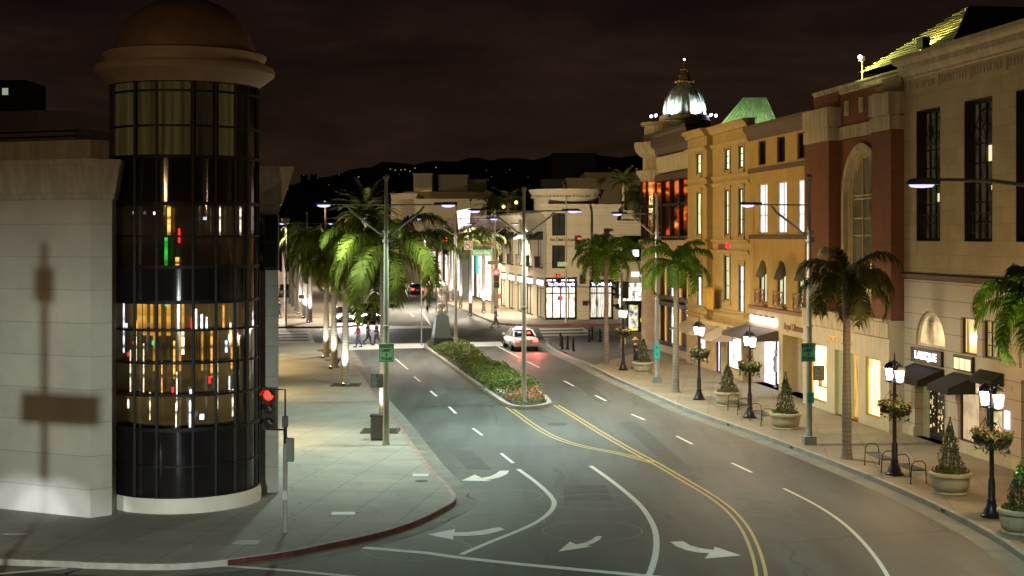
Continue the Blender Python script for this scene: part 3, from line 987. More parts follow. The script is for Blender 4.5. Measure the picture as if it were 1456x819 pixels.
def mould(b, x0, x1, prof, mat, name='cornice', ret=True):
    """a moulding run along the facade; prof = [(projection, z)...] from the bottom up"""
    m = MB()
    vs = []
    for p, z in prof:
        vs += [(x0 - (p if ret else 0), -p, z), (x1 + (p if ret else 0), -p, z)]
    n = len(prof)
    fs = [(2 * i, 2 * i + 1, 2 * i + 3, 2 * i + 2) for i in range(n - 1)]
    m.add(vs, fs)
    for s in (0, 1):
        x = x0 if s == 0 else x1
        k = -1 if s == 0 else 1
        for i in range(n - 1):
            (p, z), (q, w) = prof[i], prof[i + 1]
            m.poly([(x + k * (p if ret else 0), -p, z), (x + k * (q if ret else 0), -q, w), (x, .3, w), (x, .3, z)])
    p, z = prof[-1]
    m.poly([(x0, -p, z), (x1, -p, z), (x1, .5, z), (x0, .5, z)])
    p, z = prof[0]
    m.poly([(x0, -p, z), (x1, -p, z), (x1, .1, z), (x0, .1, z)])
    return b.part(name, m, mat)


def awning(b, x0, x1, zt_, zb, out, mat, val=.28, name='awning', xs=0):
    """sloping canvas with closed cheeks and a hanging valance"""
    m = MB()
    t = .03
    P = [(x0, -.02, zt_), (x1, -.02, zt_), (x1 + xs, -out, zb), (x0 + xs, -out, zb)]
    m.add(P + [(x, y, z - t) for x, y, z in P], [(0, 1, 2, 3), (4, 7, 6, 5), (0, 4, 5, 1), (1, 5, 6, 2), (0, 3, 7, 4)])
    m.box(x0, x1, -out - .012, -out + .012, zb - val, zb)
    for x in (x0, x1):
        m.poly([(x, -.02, zt_), (x, -out, zb), (x, -out, zb - val), (x, -.02, zb - val)])
    return b.part(name, m, mat)


# ---- the nearest building: limestone with tall arched windows
x0, x1 = rx(1285.5), 34
bA = Bld('limestone_building', 'limestone shop building with tall black arched windows and LALIQUE awnings', 'building', RF, x0)
wins = []
w = rx(1337) - rx(1303)
for pa, pb in ((1303, 1337), (1371, 1411), (1444.5, 1492)):
    wins.append((rx(pa), rx(pb), 7.78, 12.85))
wx = wins[-1]
wins.append((wx[1] + 2.6, wx[1] + 4.9, 7.78, 12.85)); wins.append((wx[1] + 7.4, wx[1] + 9.7, 7.78, 12.85))
m = MB(); wall(m, x0, x1, 6.5, 14.2, 0, .40, wins)
m.poly([(x0, 0, 6.5), (x0, 1.2, 6.5), (x0, 1.2, 14.2), (x0, 0, 14.2)])
bA.part('wall', m, lime)
body(bA, x0, x1, KT, 14.6, lime)
bpane = LIT('dim tall window glass', (.34, .29, .15), .075, 'shelf', .12)
for i, (a, b_, c, d) in enumerate(wins):
    o = bA.window(a + .02, b_ - .02, c + .02, d - .02, .38, bpane, bronze, 4, 1, False, .10, .1, bars=[8.5, 9.2, 9.9, 10.6, 11.3])
    bA.part('jamb_lining', MB().box(a, a + .03, .004, .38, c, d).box(b_ - .03, b_, .004, .38, c, d).box(a + .03, b_ - .03, .004, .38, d - .03, d).box(a + .03, b_ - .03, .004, .38, c, c + .03), bronze, o)
    # arched fan tracery in the head
    cx = (a + b_) / 2; r = (b_ - a) / 2 - .12; sp = 11.35
    t = MB()
    for q in (r, r * .55):
        t.tube([(cx + q * cos(pi * k / 14), .33, sp + q * sin(pi * k / 14) * 1.25) for k in range(15)], .028, 5)
    for k in range(1, 6):
        an = pi * k / 6
        t.tube([(cx, .33, sp), (cx + r * cos(an), .33, sp + r * sin(an) * 1.25)], .02, 5)
    bA.part('tracery', t, bronze, o)
    if i < 2:
        l = MB()
        for (fx, z0_, z1_, ww) in (((.66, 11.2, 11.75, .2), (.64, 10.55, 10.95, .2), (.48, 9.3, 9.62, .2)) if i == 0 else ((.52, 10.6, 11.2, .26), (.78, 11.0, 11.5, .1), (.62, 9.62, 9.78, .4))):
            xx = a + (b_ - a) * fx
            l.box(xx, xx + ww, .375, .386, z0_, z1_)
        bA.part('lit_room', l, EM('lamp seen in the room', (1, .80, .45), .9), o)
        gz = MB()                                        # wrought railing across the foot of the window
        for k in range(9):
            xx = a + .1 + (b_ - a - .2) * k / 8
            gz.tube([(xx, .15, c + .05), (xx, .15, c + 1.0)], .014, 5)
            if k < 8:
                gz.tube([(xx + .11 + .1 * cos(t_ * .7), .15, c + .5 + .2 * sin(t_ * .7)) for t_ in range(10)], .012, 4)
        gz.box(a + .02, b_ - .02, .135, .165, c + 1.0, c + 1.04)
        bA.part('railing', gz, bronze, o)
mould(bA, x0, x1, [(0, 14.15), (.05, 14.2), (.05, 14.28), (.16, 14.42), (.2, 14.5), (.2, 14.72), (.34, 14.82), (.38, 14.92), (.38, 15.08), (-.2, 15.1)], lime_t)
fz = MB()
xx = x0 + .5
k = 0
while xx < x1 - .3:                                      # carved frieze under the cornice
    if k % 11 == 0: fz.box(xx - .06, xx + .14, -.07, .01, 13.62, 14.05)
    else: fz.box(xx, xx + .12, -.045, .01, 13.72, 13.94)
    xx += .24; k += 1
bA.part('frieze', fz, lime_t)
mould(bA, x0, x1, [(0, 6.28), (.10, 6.32), (.16, 6.40), (.16, 6.50), (.02, 6.56)], brownt, 'string_course')
# shop storey
z = rz
arch1 = (rx(1302), rx(1344), 3.75, 5.12, True)
rect2 = (rx(1366), rx(1389), 3.72, 5.05)
arch3 = (rx(1449), rx(1500), 3.6, 5.3, True)
rect2b = (rx(1397), rx(1424), 3.72, 5.05)
ent = (rx(1301), rx(1343), KT, 3.0, False, .5)
shop2 = (rx(1362.5), rx(1392), .55, 3.0)
shop3 = (rx(1400), rx(1425), .65, 3.1)
ent3 = (rx(1452), rx(1500), KT, 3.2, False, .5)
m = MB(); wall(m, x0, x1, KT, 6.3, 0, .22, [arch1, rect2, rect2b, arch3, ent, shop2, shop3, ent3])
m.poly([(x0, 0, KT), (x0, 1, KT), (x0, 1, 6.3), (x0, 0, 6.3)])
bA.part('shop_front', m, lime_s)
mb_ = MB()
for a, b_ in ((x0, ent[0]), (ent[1], ent3[0])):
    mb_.box(a + .003, b_ - .003, -.07, .05, KT, .5)
bA.part('plinth', mb_, cream)
gal = LIT('gallery seen through arched glass', (.95, .68, .32), .85, 'shelf', .12, .7)
bA.window(*arch1[:4], .17, gal, wframe, 1, 1, True, .07)
bA.window(*rect2, .17, LIT('warm gallery room', (.95, .64, .22), 1.0, 'fold', .25, .6), bronze, 1, 1)
bA.window(*rect2b, .17, LIT('shaded lit room', (.8, .55, .22), .6, 'fold', .2, 2), bronze, 3, 3)
bA.window(*arch3[:4], .17, gal, wframe, 1, 1, True, .07)
bA.window(shop2[0], shop2[1], shop2[2], shop2[3], .17, LIT('beige display panel', (.95, .68, .38), .62, 'blot', .7), bronze, 1, 1, bars=[2.35])
bA.window(shop3[0], shop3[1], shop3[2], shop3[3], .17, LIT('yellow display', (.95, .78, .38), .75, 'blot', .35), bronze, 1, 1)
dm = MB().box(ent[0] + .02, ent[1] - .02, .40, .46, KT + .01, 3.0)
do = bA.part('door', dm, bronze)
gp = MB(); gl = MB()
for k in range(3):
    xa = ent[0] + .5 + k * .72
    gp.box(xa, xa + .55, .385, .397, .4, 2.6)
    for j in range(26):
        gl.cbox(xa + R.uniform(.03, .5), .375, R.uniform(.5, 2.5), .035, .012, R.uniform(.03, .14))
bA.part('pane', gp, dglass, do)
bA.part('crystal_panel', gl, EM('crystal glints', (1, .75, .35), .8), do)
op = MB().box(ent[0] + .02, ent[0] + .5, .33, .39, KT, 2.9)
bA.part('entrance_panel', op, LIT('self-lit olive entry wall', (.40, .36, .14), .3, 'blot', .7))  # wall glows by itself, its lighting is put into the material
bA.part('door', MB().box(ent3[0] + .02, ent3[1] - .02, .40, .46, KT + .01, 3.2), dark_pane)
# signs and awnings
sg = bA.part('sign_board', MB().box(rx(1299), rx(1342), -.12, -.003, 3.08, 3.66), black)
bA.text('LALIQUE', EM('sign letters lit white', (.86, .82, 1), 5), (rx(1299) + rx(1342)) / 2, -.125, 3.37, .40, sg, width=(rx(1342) - rx(1299)) * .70, bold=.006)
aw = awning(bA, rx(1299), rx(1342), 3.0, 2.6, 1.05, awn_dark, .22)
bA.text('LALIQUE', M('pale valance lettering', (.35, .33, .28), .7), (rx(1299) + rx(1342)) / 2, -1.065, 2.49, .15, aw, extrude=.003)
sg2 = bA.part('sign_board', MB().box(rx(1359.5), rx(1386), -.12, -.003, 3.1, 3.66), black)
lm = MB()
wv = (rx(1386) - rx(1359.5))
for k in range(3):
    a = rx(1359.5) + wv * (.06 + .31 * k)
    lm.box(a, a + wv * .26, -.135, -.121, 3.16, 3.56)
bA.part('sign_panel', lm, LIT('lit sign panel', (1, .86, .45), 1.3, 'fold', .5, 4), sg2)
awning(bA, rx(1357), rx(1388), 3.0, 2.58, 1.05, awn_dark, .22)
awning(bA, rx(1394), rx(1428), 3.3, 3.05, .4, awn_dark, .2)
vent = MB().lathe([(.11, -.03), (.11, .02), (.001, .02)], 16).xform(Matrix.Translation((rx(1437.5), -.01, 2.85)) @ Matrix.Rotation(pi / 2, 4, 'X'))
bA.part('wall_vent', vent, lime_t)
bA.part('menu_case', MB().box(rx(1430), rx(1436), -.06, -.003, 1.45, 2.05), EM('lit notice case', (.9, .85, 1), 2.2))
for k in range(5):                                        # voussoir joints over the arch
    pass
# tiled hip roof with floodlight
def hip(b, ax, ay, az, xa, xb, ye, ze, mat, dark):
    """apex, eave ends along the street, ridge running back into the block"""
    m = MB()
    n = 14
    A_, Lc, Rc = Vector((ax, ay, az)), Vector((xa, ye, ze)), Vector((xb, ye, ze))
    for i in range(n):                                    # stepped tile courses on the street slope
        t0, t1 = i / n, (i + 1) / n
        p, q = Lc.lerp(A_, t0), Rc.lerp(A_, t0)
        p1, q1 = Lc.lerp(A_, t1), Rc.lerp(A_, t1)
        up = Vector((0, -.05, .05))
        m.poly([p + up, q + up, q1, p1]); m.poly([p + up, q + up, q, p])
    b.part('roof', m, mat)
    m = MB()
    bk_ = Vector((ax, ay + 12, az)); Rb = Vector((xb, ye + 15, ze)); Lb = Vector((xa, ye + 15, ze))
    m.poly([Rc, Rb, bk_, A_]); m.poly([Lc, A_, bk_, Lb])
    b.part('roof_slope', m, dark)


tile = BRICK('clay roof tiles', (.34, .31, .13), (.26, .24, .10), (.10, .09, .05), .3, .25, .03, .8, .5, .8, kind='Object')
hip(bA, 7.0, 3.4, 17.45, 2.4, 11.6, .45, 15.15, tile, M('unlit roof slope', (.012, .011, .010), .9))  # side slopes of the same roof, their lack of light put into near-black colour
fa = MB().box(rx(1296), rx(1305), .2, .5, 15.35, 15.75)
fa.box(rx(1300) - .02, rx(1300) + .02, .3, .34, 15.1, 15.4)
bA.part('floodlight', fa, black)
pz = RF.w(9.6, -.05, 15.35)
light('roof_flood', 'SPOT', RF.w(8.3, .62, 15.5), 800, (1, .88, .22), None, .08, RF.w(8.0, 2.6, 16.6), 130, .8)
light('roof_flood', 'SPOT', RF.w(2.6, -.5, 15.2), 1100, (.95, 1, .30), None, .08, RF.w(5.2, 1.6, 16.2), 100, .8)

# ---- red brick building with the great arched window
x0, x1 = rx(1160), rx(1285.5) - .006
bB = Bld('brick_building', 'red brick building with cream bands and a tall round arched window', 'building', RF, x0)
pl = rx(1195); pr = rx(1257)
arc = (rx(1201.5), rx(1252.5), 4.75, 11.75, True, .42)
m = MB(); wall(m, pl, pr, 4.6, 12.25, 0, 1.1, [arc])
m.poly([(pl, 0, 12.85), (pr, 0, 12.85), (pr, 0, 14.45), (pl, 0, 14.45)])
PJ = .55
for a, b_ in ((x0, pl), (pr, x1)):
    m.box(a, b_, -PJ, .2, 4.6, 12.25)
    m.box(a + .003, b_ - .003, -.1, .2, 12.3, 14.45)
bB.part('wall', m, brickm)
body(bB, x0, x1, KT, 14.45, brickm, 1.15)
for a, b_ in ((x0 - .03, pl + .03), (pr - .03, x1)):
    m = MB()
    m.box(a, b_, -PJ - .06, .1, 12.25, 12.8)
    m.box(a - .02, b_ + .02 if b_ < x1 else b_, -PJ - .1, .1, 12.88, 13.75)
    m.box(a + .06, b_ - .06, -PJ - .02, .1, 12.8, 12.88)
    bB.part('pilaster_cap', m, creamt)
bB.part('stone_band', MB().box(pl + .033, pr - .033, -.06, .05, 12.28, 12.83), creamt)
mould(bB, x0, x1, [(0, 14.3), (.08, 14.34), (.08, 14.55), (.14, 14.6), (.14, 14.68), (-.3, 14.7)], creamt, 'coping')
for px in (1205, 1225.5, 1245.5):
    bB.part('wall_ornament', MB().box(rx(px) - .26, rx(px) + .26, -.05, .01, 13.3, 13.95).box(rx(px) - .13, rx(px) + .13, -.08, -.045, 13.45, 13.8), creamt)
# stepped stone surround
m = MB(); cx = (arc[0] + arc[1]) / 2; r = (arc[1] - arc[0]) / 2; sp = arc[3] - r
for (q0, q1, y0_) in ((r - .02, r + .22, -.09), (r - .16, r - .02, .14)):
    n = 20
    for i in range(n):
        t0, t1 = pi - pi * i / n, pi - pi * (i + 1) / n
        P = [(cx + q * cos(t), sp + q * sin(t)) for q, t in ((q1, t0), (q1, t1), (q0, t1), (q0, t0))]
        m.add([(p[0], y0_, p[1]) for p in P] + [(p[0], .40, p[1]) for p in P], [(0, 1, 2, 3), (2, 6, 7, 3), (0, 4, 5, 1)])
    for s in (-1, 1):
        a, b_ = sorted((cx + s * q0, cx + s * q1))
        m.box(a, b_, y0_, .40, 4.62, sp)
bB.part('arch_surround', m, creamt)
bB.window(cx - r + .17, cx + r - .17, 5.3, arc[3] - .17, .36, LIT('dim tall arch glass', (.34, .27, .11), .15, 'fold', .2), stoneframe, 3, 1, True, .12, .14, bars=[6.2, 6.35, 8.0, 8.75, 9.6, 9.75])
bB.part('lit_room', MB().box(cx + .15, cx + .33, 0.30, .34, 6.55, 6.85).box(cx - .35, cx - .2, .30, .34, 5.35, 6.1).box(cx + .02, cx + .16, .30, .34, 5.35, 6.1), EM('amber lamps in the room', (1, .62, .15), .9))
m = MB().box(arc[0], arc[1], .02, .2, 4.6, 4.95)
for k in range(11):
    xx = arc[0] + .2 + (arc[1] - arc[0] - .4) * k / 10
    m.lathe([(.06, 4.95), (.05, 5.05), (.085, 5.2), (.05, 5.4), (.06, 5.5)], 8, (xx, .12, 0))
m.box(arc[0], arc[1], .02, .22, 5.5, 5.6)
bB.part('balustrade', m, creamt)
# cream shop front
sh = [(rx(1170.5), rx(1194), .45, 3.1), (rx(1206), rx(1240.5), KT, 3.0), (rx(1251), rx(1272), .55, 3.0)]
m = MB(); wall(m, x0, x1, KT, 4.6, -.62, .2, sh)
m.poly([(x0, -.62, 4.6), (x1, -.62, 4.6), (x1, .2, 4.6), (x0, .2, 4.6)])
m.poly([(x1, -.62, KT), (x1, .3, KT), (x1, .3, 4.6), (x1, -.62, 4.6)])
bB.part('shop_front', m, cream)
mould(bB, x0 + .003, x1 - .003, [(.63, 3.86), (.68, 3.9), (.68, 4.5), (.74, 4.55), (.74, 4.63), (.5, 4.65)], creamt, 'shop_cornice', False)
for i, (a, b_, c, d) in enumerate(sh):
    if i == 1: continue
    bB.window(a, b_, c, d, -.48, shop_warm if i == 0 else LIT('lit yellow shop interior', (1, .76, .28), 2.6, 'blot', .55), brass, 1, 1, fw=.09)
a, b_, c, d = sh[1]
bB.part('entrance_panel', MB().box(a + .02, a + (b_ - a) * .68, -.46, -.42, KT, 3.0), LIT('self-lit olive niche', (.62, .60, .20), .42, 'fold', .75, .3))  # olive lighting of the niche is put into a self-glowing panel
do = bB.part('door', MB().box(a + (b_ - a) * .69, b_ - .02, -.5, -.42, KT, 3.0), brass)
bB.part('pane', MB().box(a + (b_ - a) * .74, b_ - .16, -.515, -.502, .3, 2.9), shop_gold, do)
# display stand seen in the niche, and boxes in the lit window
mm = MB().lathe([(.12, 0), (.02, .03), (.02, .9), (.10, .92), (.08, 1.1), (.03, 1.3), (.001, 1.32)], 10, (a + .95, -.54, KT))
bB.part('display_stand', mm, bronze)
bB.part('display_shelf', MB().box(sh[0][0] + .9, sh[0][1] - .2, -.6, -.495, 1.15, 1.2).box(sh[0][0] + 1.0, sh[0][0] + 1.25, -.59, -.50, 1.2, 1.5), brass)
bB.text('JIMMY CHOO', M('brass lettering', (.45, .30, .09), .35, .7), (rx(1196) + rx(1232)) / 2, -.63, 3.42, .38, width=(rx(1232) - rx(1196)), bold=.006)
fa = MB().box(rx(1216) - .03, rx(1216) + .03, .3, .36, 14.7, 15.7).box(rx(1216) - .1, rx(1216) + .12, .2, .4, 15.6, 15.8)
bB.part('flood_post', fa, stoneframe)
bB.part('flood_lens', MB().ball((rx(1218), .15, 15.75), .09), EM('cold flood lens', (.75, .75, 1), 12))

# ---- ochre building
x0, x1 = rx(1066), rx(1160) - .006
bC = Bld('ochre_building', 'ochre rendered building with three arched windows above balcony grilles', 'building', RF, x0)
up = [(rx(1078.4), rx(1088.7), 11.72, 13.0), (rx(1104.5), rx(1116), 11.72, 13.0), (rx(1133.5), rx(1146), 11.72, 13.0)]
mid = [(rx(1078), rx(1091), 8.12, 10.72), (rx(1104.5), rx(1118.5), 8.12, 10.72), (rx(1133), rx(1148), 8.12, 10.72)]
low = [(rx(1079), rx(1090), 4.5, 6.72, True), (rx(1105), rx(1117.5), 4.5, 6.72, True), (rx(1134), rx(1147), 4.5, 6.72, True)]
m = MB(); wall(m, x0, x1, 4.2, 13.3, 0, .2, up + mid + low)
bC.part('wall', m, ochre)
body(bC, x0, x1, KT, 13.8, ochre)
mould(bC, x0, x1, [(0, 13.1), (.06, 13.15), (.1, 13.35), (.2, 13.5), (.3, 13.72), (.3, 13.9), (-.2, 13.92)], brownt)
mould(bC, x0, x1, [(0, 11.36), (.08, 11.4), (.08, 11.6), (0, 11.62)], brownt, 'string_course', False)
mould(bC, x0, x1, [(0, 7.82), (.08, 7.85), (.08, 8.02), (0, 8.05)], brownt, 'string_course', False)
mould(bC, x0, x1, [(0, 4.05), (.09, 4.08), (.12, 4.25), (.02, 4.3)], pinkst, 'string_course', False)
for q in up: bC.window(*q, .17, dark_pane, bronze, 1, 1)
for q in mid: bC.window(*q, .17, win_white, wframe, 2, 1, bars=[9.05])
awm = M('dark arch hood', (.07, .065, .04), .8)
for q in low:
    o = bC.window(*q[:4], .14, win_cream, bronze, 2, 1, True)
    cx = (q[0] + q[1]) / 2; r = (q[1] - q[0]) / 2; sp = q[3] - r
    n = 10                                                # canvas hood filling the arch head
    h = MB(); dome = []
    for j in range(5):
        ph = pi / 2 * j / 4
        dome.append([(cx + r * .98 * cos(pi * i / n) * 1, .10 - .3 * sin(ph), sp - .12 + (r * sin(pi * i / n) + .12) * cos(ph) - .15 * sin(ph)) for i in range(n + 1)])
    for j in range(4):
        for i in range(n):
            h.poly([dome[j][i], dome[j][i + 1], dome[j + 1][i + 1], dome[j + 1][i]])
    bC.part('window_hood', h, awm, o)
    gm = MB()                                             # criss-cross balcony grille
    a, b_ = q[0] - .12, q[1] + .12
    gm.box(a, b_, -.22, -.16, 5.12, 5.2); gm.box(a, b_, -.22, -.16, 4.38, 4.46); gm.box(a, b_, -.2, .0, 4.33, 4.4)
    for xx in (a, (a + b_) / 2 - .03, b_ - .06): gm.box(xx, xx + .06, -.218, -.162, 4.46, 5.12)
    for s in range(2):
        xa = a + (b_ - a) / 2 * s; xb = xa + (b_ - a) / 2
        gm.obox((xa, -.19, 4.46), (xb, -.19, 5.12), .03, .04); gm.obox((xb, -.19, 4.46), (xa, -.19, 5.12), .03, .04)
    bC.part('balcony_grille', gm, M('rust brown grille', (.20, .10, .06), .6))
# shop front
gs = [(rx(1072.5), rx(1109), KT, 3.1, False, .9), (rx(1114.5), rx(1146), KT, 3.05, False, 1.3)]
m = MB(); wall(m, x0, x1, KT, 4.1, -.06, .8, gs)
bC.part('shop_front', m, ochre_l)
a, b_ = gs[0][:2]
do = bC.part('door', MB().box(a + (b_ - a) * .48, a + (b_ - a) * .52, .5, .56, KT, 3.0).box(a + (b_ - a) * .72, a + (b_ - a) * .76, .5, .56, KT, 3.0).box(a + (b_ - a) * .48, b_ - .02, .5, .56, 2.95, 3.05).box(a + (b_ - a) * .48, b_ - .02, .5, .56, KT, .3), bronze)
bC.part('pane', MB().box(a + .02, b_ - .02, .565, .575, KT + .01, 3.0), shop_cold, do)
mq = MB()                                                 # mannequins behind the glass
for xx in (a + (b_ - a) * .58, a + (b_ - a) * .86):
    mq.lathe([(.16, 0), (.03, .03), (.03, .75), (.15, .8), (.19, 1.0), (.12, 1.2), (.19, 1.45), (.15, 1.58), (.05, 1.62), (.05, 1.68), (.09, 1.78), (.08, 1.9), (.001, 1.95)], 12, (xx, .35, KT), sy=.6)
bC.part('mannequin', mq, M('grey mannequin', (.35, .33, .38), .5), smooth=True)
a, b_ = gs[1][:2]
bC.part('entrance_panel', MB().box(a + .02, a + (b_ - a) * .60, .72, .76, KT, 3.05), M('beige entry wall', (.46, .36, .24), .7))
bC.part('door', MB().box(a + (b_ - a) * .60, b_ - .02, .70, .76, KT, 3.05), M('brown entry door', (.12, .07, .04), .5))
sgl = bC.part('sign_board', MB().box(rx(1071), rx(1107), -.17, -.063, 3.38, 3.74), EM('sign bar lit white', (.97, .86, 1), 6))
tm = MB()
for k in range(16):
    if k % 4 != 3: tm.cbox(rx(1073) + (rx(1105) - rx(1073)) * k / 15, -.1, 3.80, .12, .05, .09)
bC.part('sign_lettering', tm, M('dark red sign letters', (.14, .03, .02), .6))
bC.text('Royal Diamonds', M('dark red script', (.17, .045, .03), .6), (rx(1116) + rx(1147)) / 2, -.065, 3.48, .5, width=(rx(1147) - rx(1116)), slant=.35, bold=.008)
awning(bC, rx(1062), rx(1108), 3.2, 2.85, 1.4, M('brown grey awning canvas', (.10, .085, .065), .85), .22)

# ---- tan stone building with the projecting bay
x0, x1 = rx(985.5), rx(1066) - .006
bD = Bld('tan_stone_building', 'tan stone building with slender lit windows and pale slanted awnings', 'building', RF, x0)
bay = rx(1013); bay2 = rx(1021)
YL = lambda px: (rx(px) if px > 1013 else rx(px))
up = [(rx(1031), rx(1038), 11.75, 12.95), (rx(1050.5), rx(1057.6), 11.75, 12.95)]
mid = [(rx(1031), rx(1038), 8.05, 10.6), (rx(1050.5), rx(1057.6), 8.05, 10.6)]
low = [(rx(1030), rx(1038), 4.3, 6.85), (rx(1050.5), rx(1058), 3.75, 6.35)]
bup = [(rx(998.5), rx(1005.5), 11.75, 12.95), (rx(998.5), rx(1005.5), 8.05, 10.6), (rx(999), rx(1006), 3.75, 6.35)]
PB = .35
m = MB(); wall(m, bay, x1, 3.0, 14.0, 0, .13, up + mid + low)
wall(m, x0, bay, 3.0, 14.0, -PB, .13, bup)
m.poly([(bay, -PB, 3.0), (bay, .1, 3.0), (bay, .1, 14.0), (bay, -PB, 14.0)])
bD.part('wall', m, tan)
body(bD, x0, x1, KT, 14.0, tan)
ws = {}
for q in up + mid + low: ws[q] = bD.window(*q, .11, win_green if q not in low else (LIT('pale lit office', (1, .96, 1), 2.2, 'fold', .8) if q is low[1] else win_cream), bronze, 2 if q in mid else 1, 1, fw=.07, bars=[q[2] + (q[3] - q[2]) * t for t in (.33, .66)])
for q in bup: ws[q] = bD.window(*q, -PB + .11, win_green if q[2] > 5 else LIT('pale lit office', (1, .96, 1), 2.2, 'fold', .8), bronze, 1, 1, fw=.07, bars=[q[2] + (q[3] - q[2]) * .5])
for (z0_, s) in ((13.9, 1.0), (13.05, .5), (11.25, .35), (10.85, .35), (7.55, .4), (6.95, .4), (3.55, .4), (3.05, .5)):
    pr_ = [(0, z0_), (.08 * s * 2, z0_ + .05), (.12 * s * 2, z0_ + .16 * s + .06), (.2 * s * 2, z0_ + .3 * s + .06), (.2 * s * 2, z0_ + .42 * s + .06), (-.05, z0_ + .44 * s + .06)]
    nm = 'cornice' if s == 1.0 else 'string_course'
    mould(bD, bay + .003, x1 - .003, pr_, tan_t, nm, False)
    mould(bD, x0, bay, [(p + PB, q) for p, q in pr_], tan_t, nm, False)
for q in up + mid + low + bup:
    fm = MB()
    y = -PB if q in bup else 0
    fm.box(q[0] - .16, q[0] - .003, y - .06, y - .002, q[2] - .12, q[3] + .12); fm.box(q[1] + .003, q[1] + .16, y - .06, y - .002, q[2] - .12, q[3] + .12)
    fm.box(q[0] - .22, q[1] + .22, y - .09, y - .002, q[3] + .123, q[3] + .26); fm.box(q[0] - .22, q[1] + .22, y - .1, y - .002, q[2] - .26, q[2] - .123)
    bD.part('window_surround', fm, tan_t, ws[q])
gsh = [(rx(1002), rx(1013) - .1, .5, 2.7), (rx(1027.5), rx(1035), KT, 2.8), (rx(1043), rx(1064), .6, 2.9)]
m = MB(); wall(m, x0, x1, KT, 3.0, -PB - .06, .2, gsh)
m.poly([(x0, -PB - .06, 3.0), (x1, -PB - .06, 3.0), (x1, .1, 3.0), (x0, .1, 3.0)])
m.poly([(x1, -PB - .06, KT), (x1, .3, KT), (x1, .3, 3.0), (x1, -PB - .06, 3.0)])
bD.part('shop_front', m, ochre_l)
bD.window(*gsh[0], -.26, shop_white, bronze, 1, 1)
bD.window(*gsh[1], -.26, LIT('violet doorway', (.8, .7, 1), 1.8, 'fold', .25, 2), bronze, 2, 1)
bD.window(*gsh[2], -.26, shop_white, bronze, 1, 1, bars=[2.3])
awning(bD, rx(985.5), rx(1006), 2.95, 2.25, 1.5, awn_grey, .06)
awning(bD, rx(1010), rx(1027), 2.95, 2.2, 1.5, awn_grey, .06)
awning(bD, rx(1030), rx(1049), 2.95, 2.15, 1.5, awn_grey, .06)
rs = bD.part('sign_board', MB().box(rx(1023), rx(1034), -.08, -.002, 7.2, 7.5), M('dark red sign', (.16, .03, .02), .6))
bD.part('sign_light', MB().box(rx(1034) + .03, rx(1037), -.1, -.002, 7.28, 7.6), EM('small red sign light', (1, .02, .03), 1.2), rs)
bD.part('banner', MB().box(rx(1016), rx(1026), -.5, -.46, 3.7, 4.9).tube([(rx(1012), -.48, 4.95), (rx(1028), -.48, 4.95)], .03, 6), M('golden banner cloth', (.5, .30, .03), .8))
dcx_ = RF.x(973, 3.3)
# floodlit verdigris roof standing behind the parapets
vg = M('verdigris roof sheet', (.16, .26, .13), .6, var=.3, scale=2, streak=.3)
pc = Frame((1060 - CX) * 92 / F, 92, radians(-6))
vr = Bld('verdigris_roof_pavilion', 'green copper hipped roof pavilion floodlit behind the tan parapet', 'roof pavilion', pc, 0)
m = MB()
b0 = [(-1.95, -1.5), (2.1, -1.5), (2.1, 2.6), (-1.95, 2.6)]; t0 = [(-.12, -.2), (1.3, -.2), (1.3, 1.2), (-.12, 1.2)]
m.add([(x, y, 14.8) for x, y in b0] + [(x, y, 17.0) for x, y in t0], [(i, (i + 1) % 4, 4 + (i + 1) % 4, 4 + i) for i in range(4)] + [(4, 5, 6, 7)])
for k in range(14):                                       # standing seams
    t = k / 13
    a = Vector((-1.95 + 4.05 * t, -1.5, 14.8)); b_ = Vector((-.12 + 1.42 * t, -.2, 17.0))
    m.obox(a, b_, .04, .08)
vr.part('roof', m, vg)
vr.part('wall', MB().box(-1.85, 2.0, -1.4, 2.5, 13.4, 14.8), tan_t)
light('pavilion_flood', 'SPOT', pc.w(-1.2, -3.4, 14.7), 620, (.90, 1, .62), None, .1, pc.w(0, -.9, 15.7), 120, .8)
light('pavilion_flood', 'SPOT', pc.w(1.6, -3.6, 14.7), 420, (.90, 1, .62), None, .1, pc.w(.7, -.9, 15.9), 120, .8)
light('drum_flood', 'SPOT', RF.w(dcx_, -1.2, 15.3), 110, (1, .72, .34), None, .15, RF.w(dcx_, 3, 16.6), 120, .8)

# ---- dark glass corner building with the floodlit dome
x0, x1 = rx(932), rx(985.5) - .006
bE = Bld('domed_corner_building', 'dark glazed corner building with orange pictures and a floodlit white dome', 'building', RF, x0)
lit_pic, nt, b = nodes('orange flame picture')
n1 = N(nt, 'ShaderNodeTexNoise', Scale=.8, Detail=3.0, Distortion=2.2); nt.links.new(coord(nt, 'UV', (.11, .75, 1)), n1.inputs['Vector'])
c = ramp(nt, n1.outputs['Fac'], [(.44, (.010, .002, .0)), (.53, (.16, .018, .003)), (.60, (.8, .12, .01)), (.69, (1, .42, .08))])
nt.links.new(c, b.inputs['Emission Color']); b.inputs['Emission Strength'].default_value = .8
b.inputs['Base Color'].default_value = (.02, .01, .01, 1); b.inputs['Roughness'].default_value = .15
br2 = M('dark brown stone', (.075, .05, .035), .6, var=.2, scale=2)
body(bE, x0, x1, KT, 14.6, br2, .4)
bE.part('wall', MB().box(x0, x1, 0, .4, 11.9, 14.6), br2)
bE.part('stone_band', MB().box(x0 + .4, x1 - .003, -.1, -.003, 12.25, 13.35), cream)
mould(bE, x0, x1, [(0, 13.4), (.2, 13.5), (.35, 13.9), (.6, 14.1), (.6, 14.6), (.7, 14.75), (.7, 14.95), (-.2, 15)], br2)
mould(bE, x0, x1, [(0, 11.6), (.25, 11.7), (.25, 12.1), (0, 12.2)], br2, 'string_course')
m = MB()
n = 4
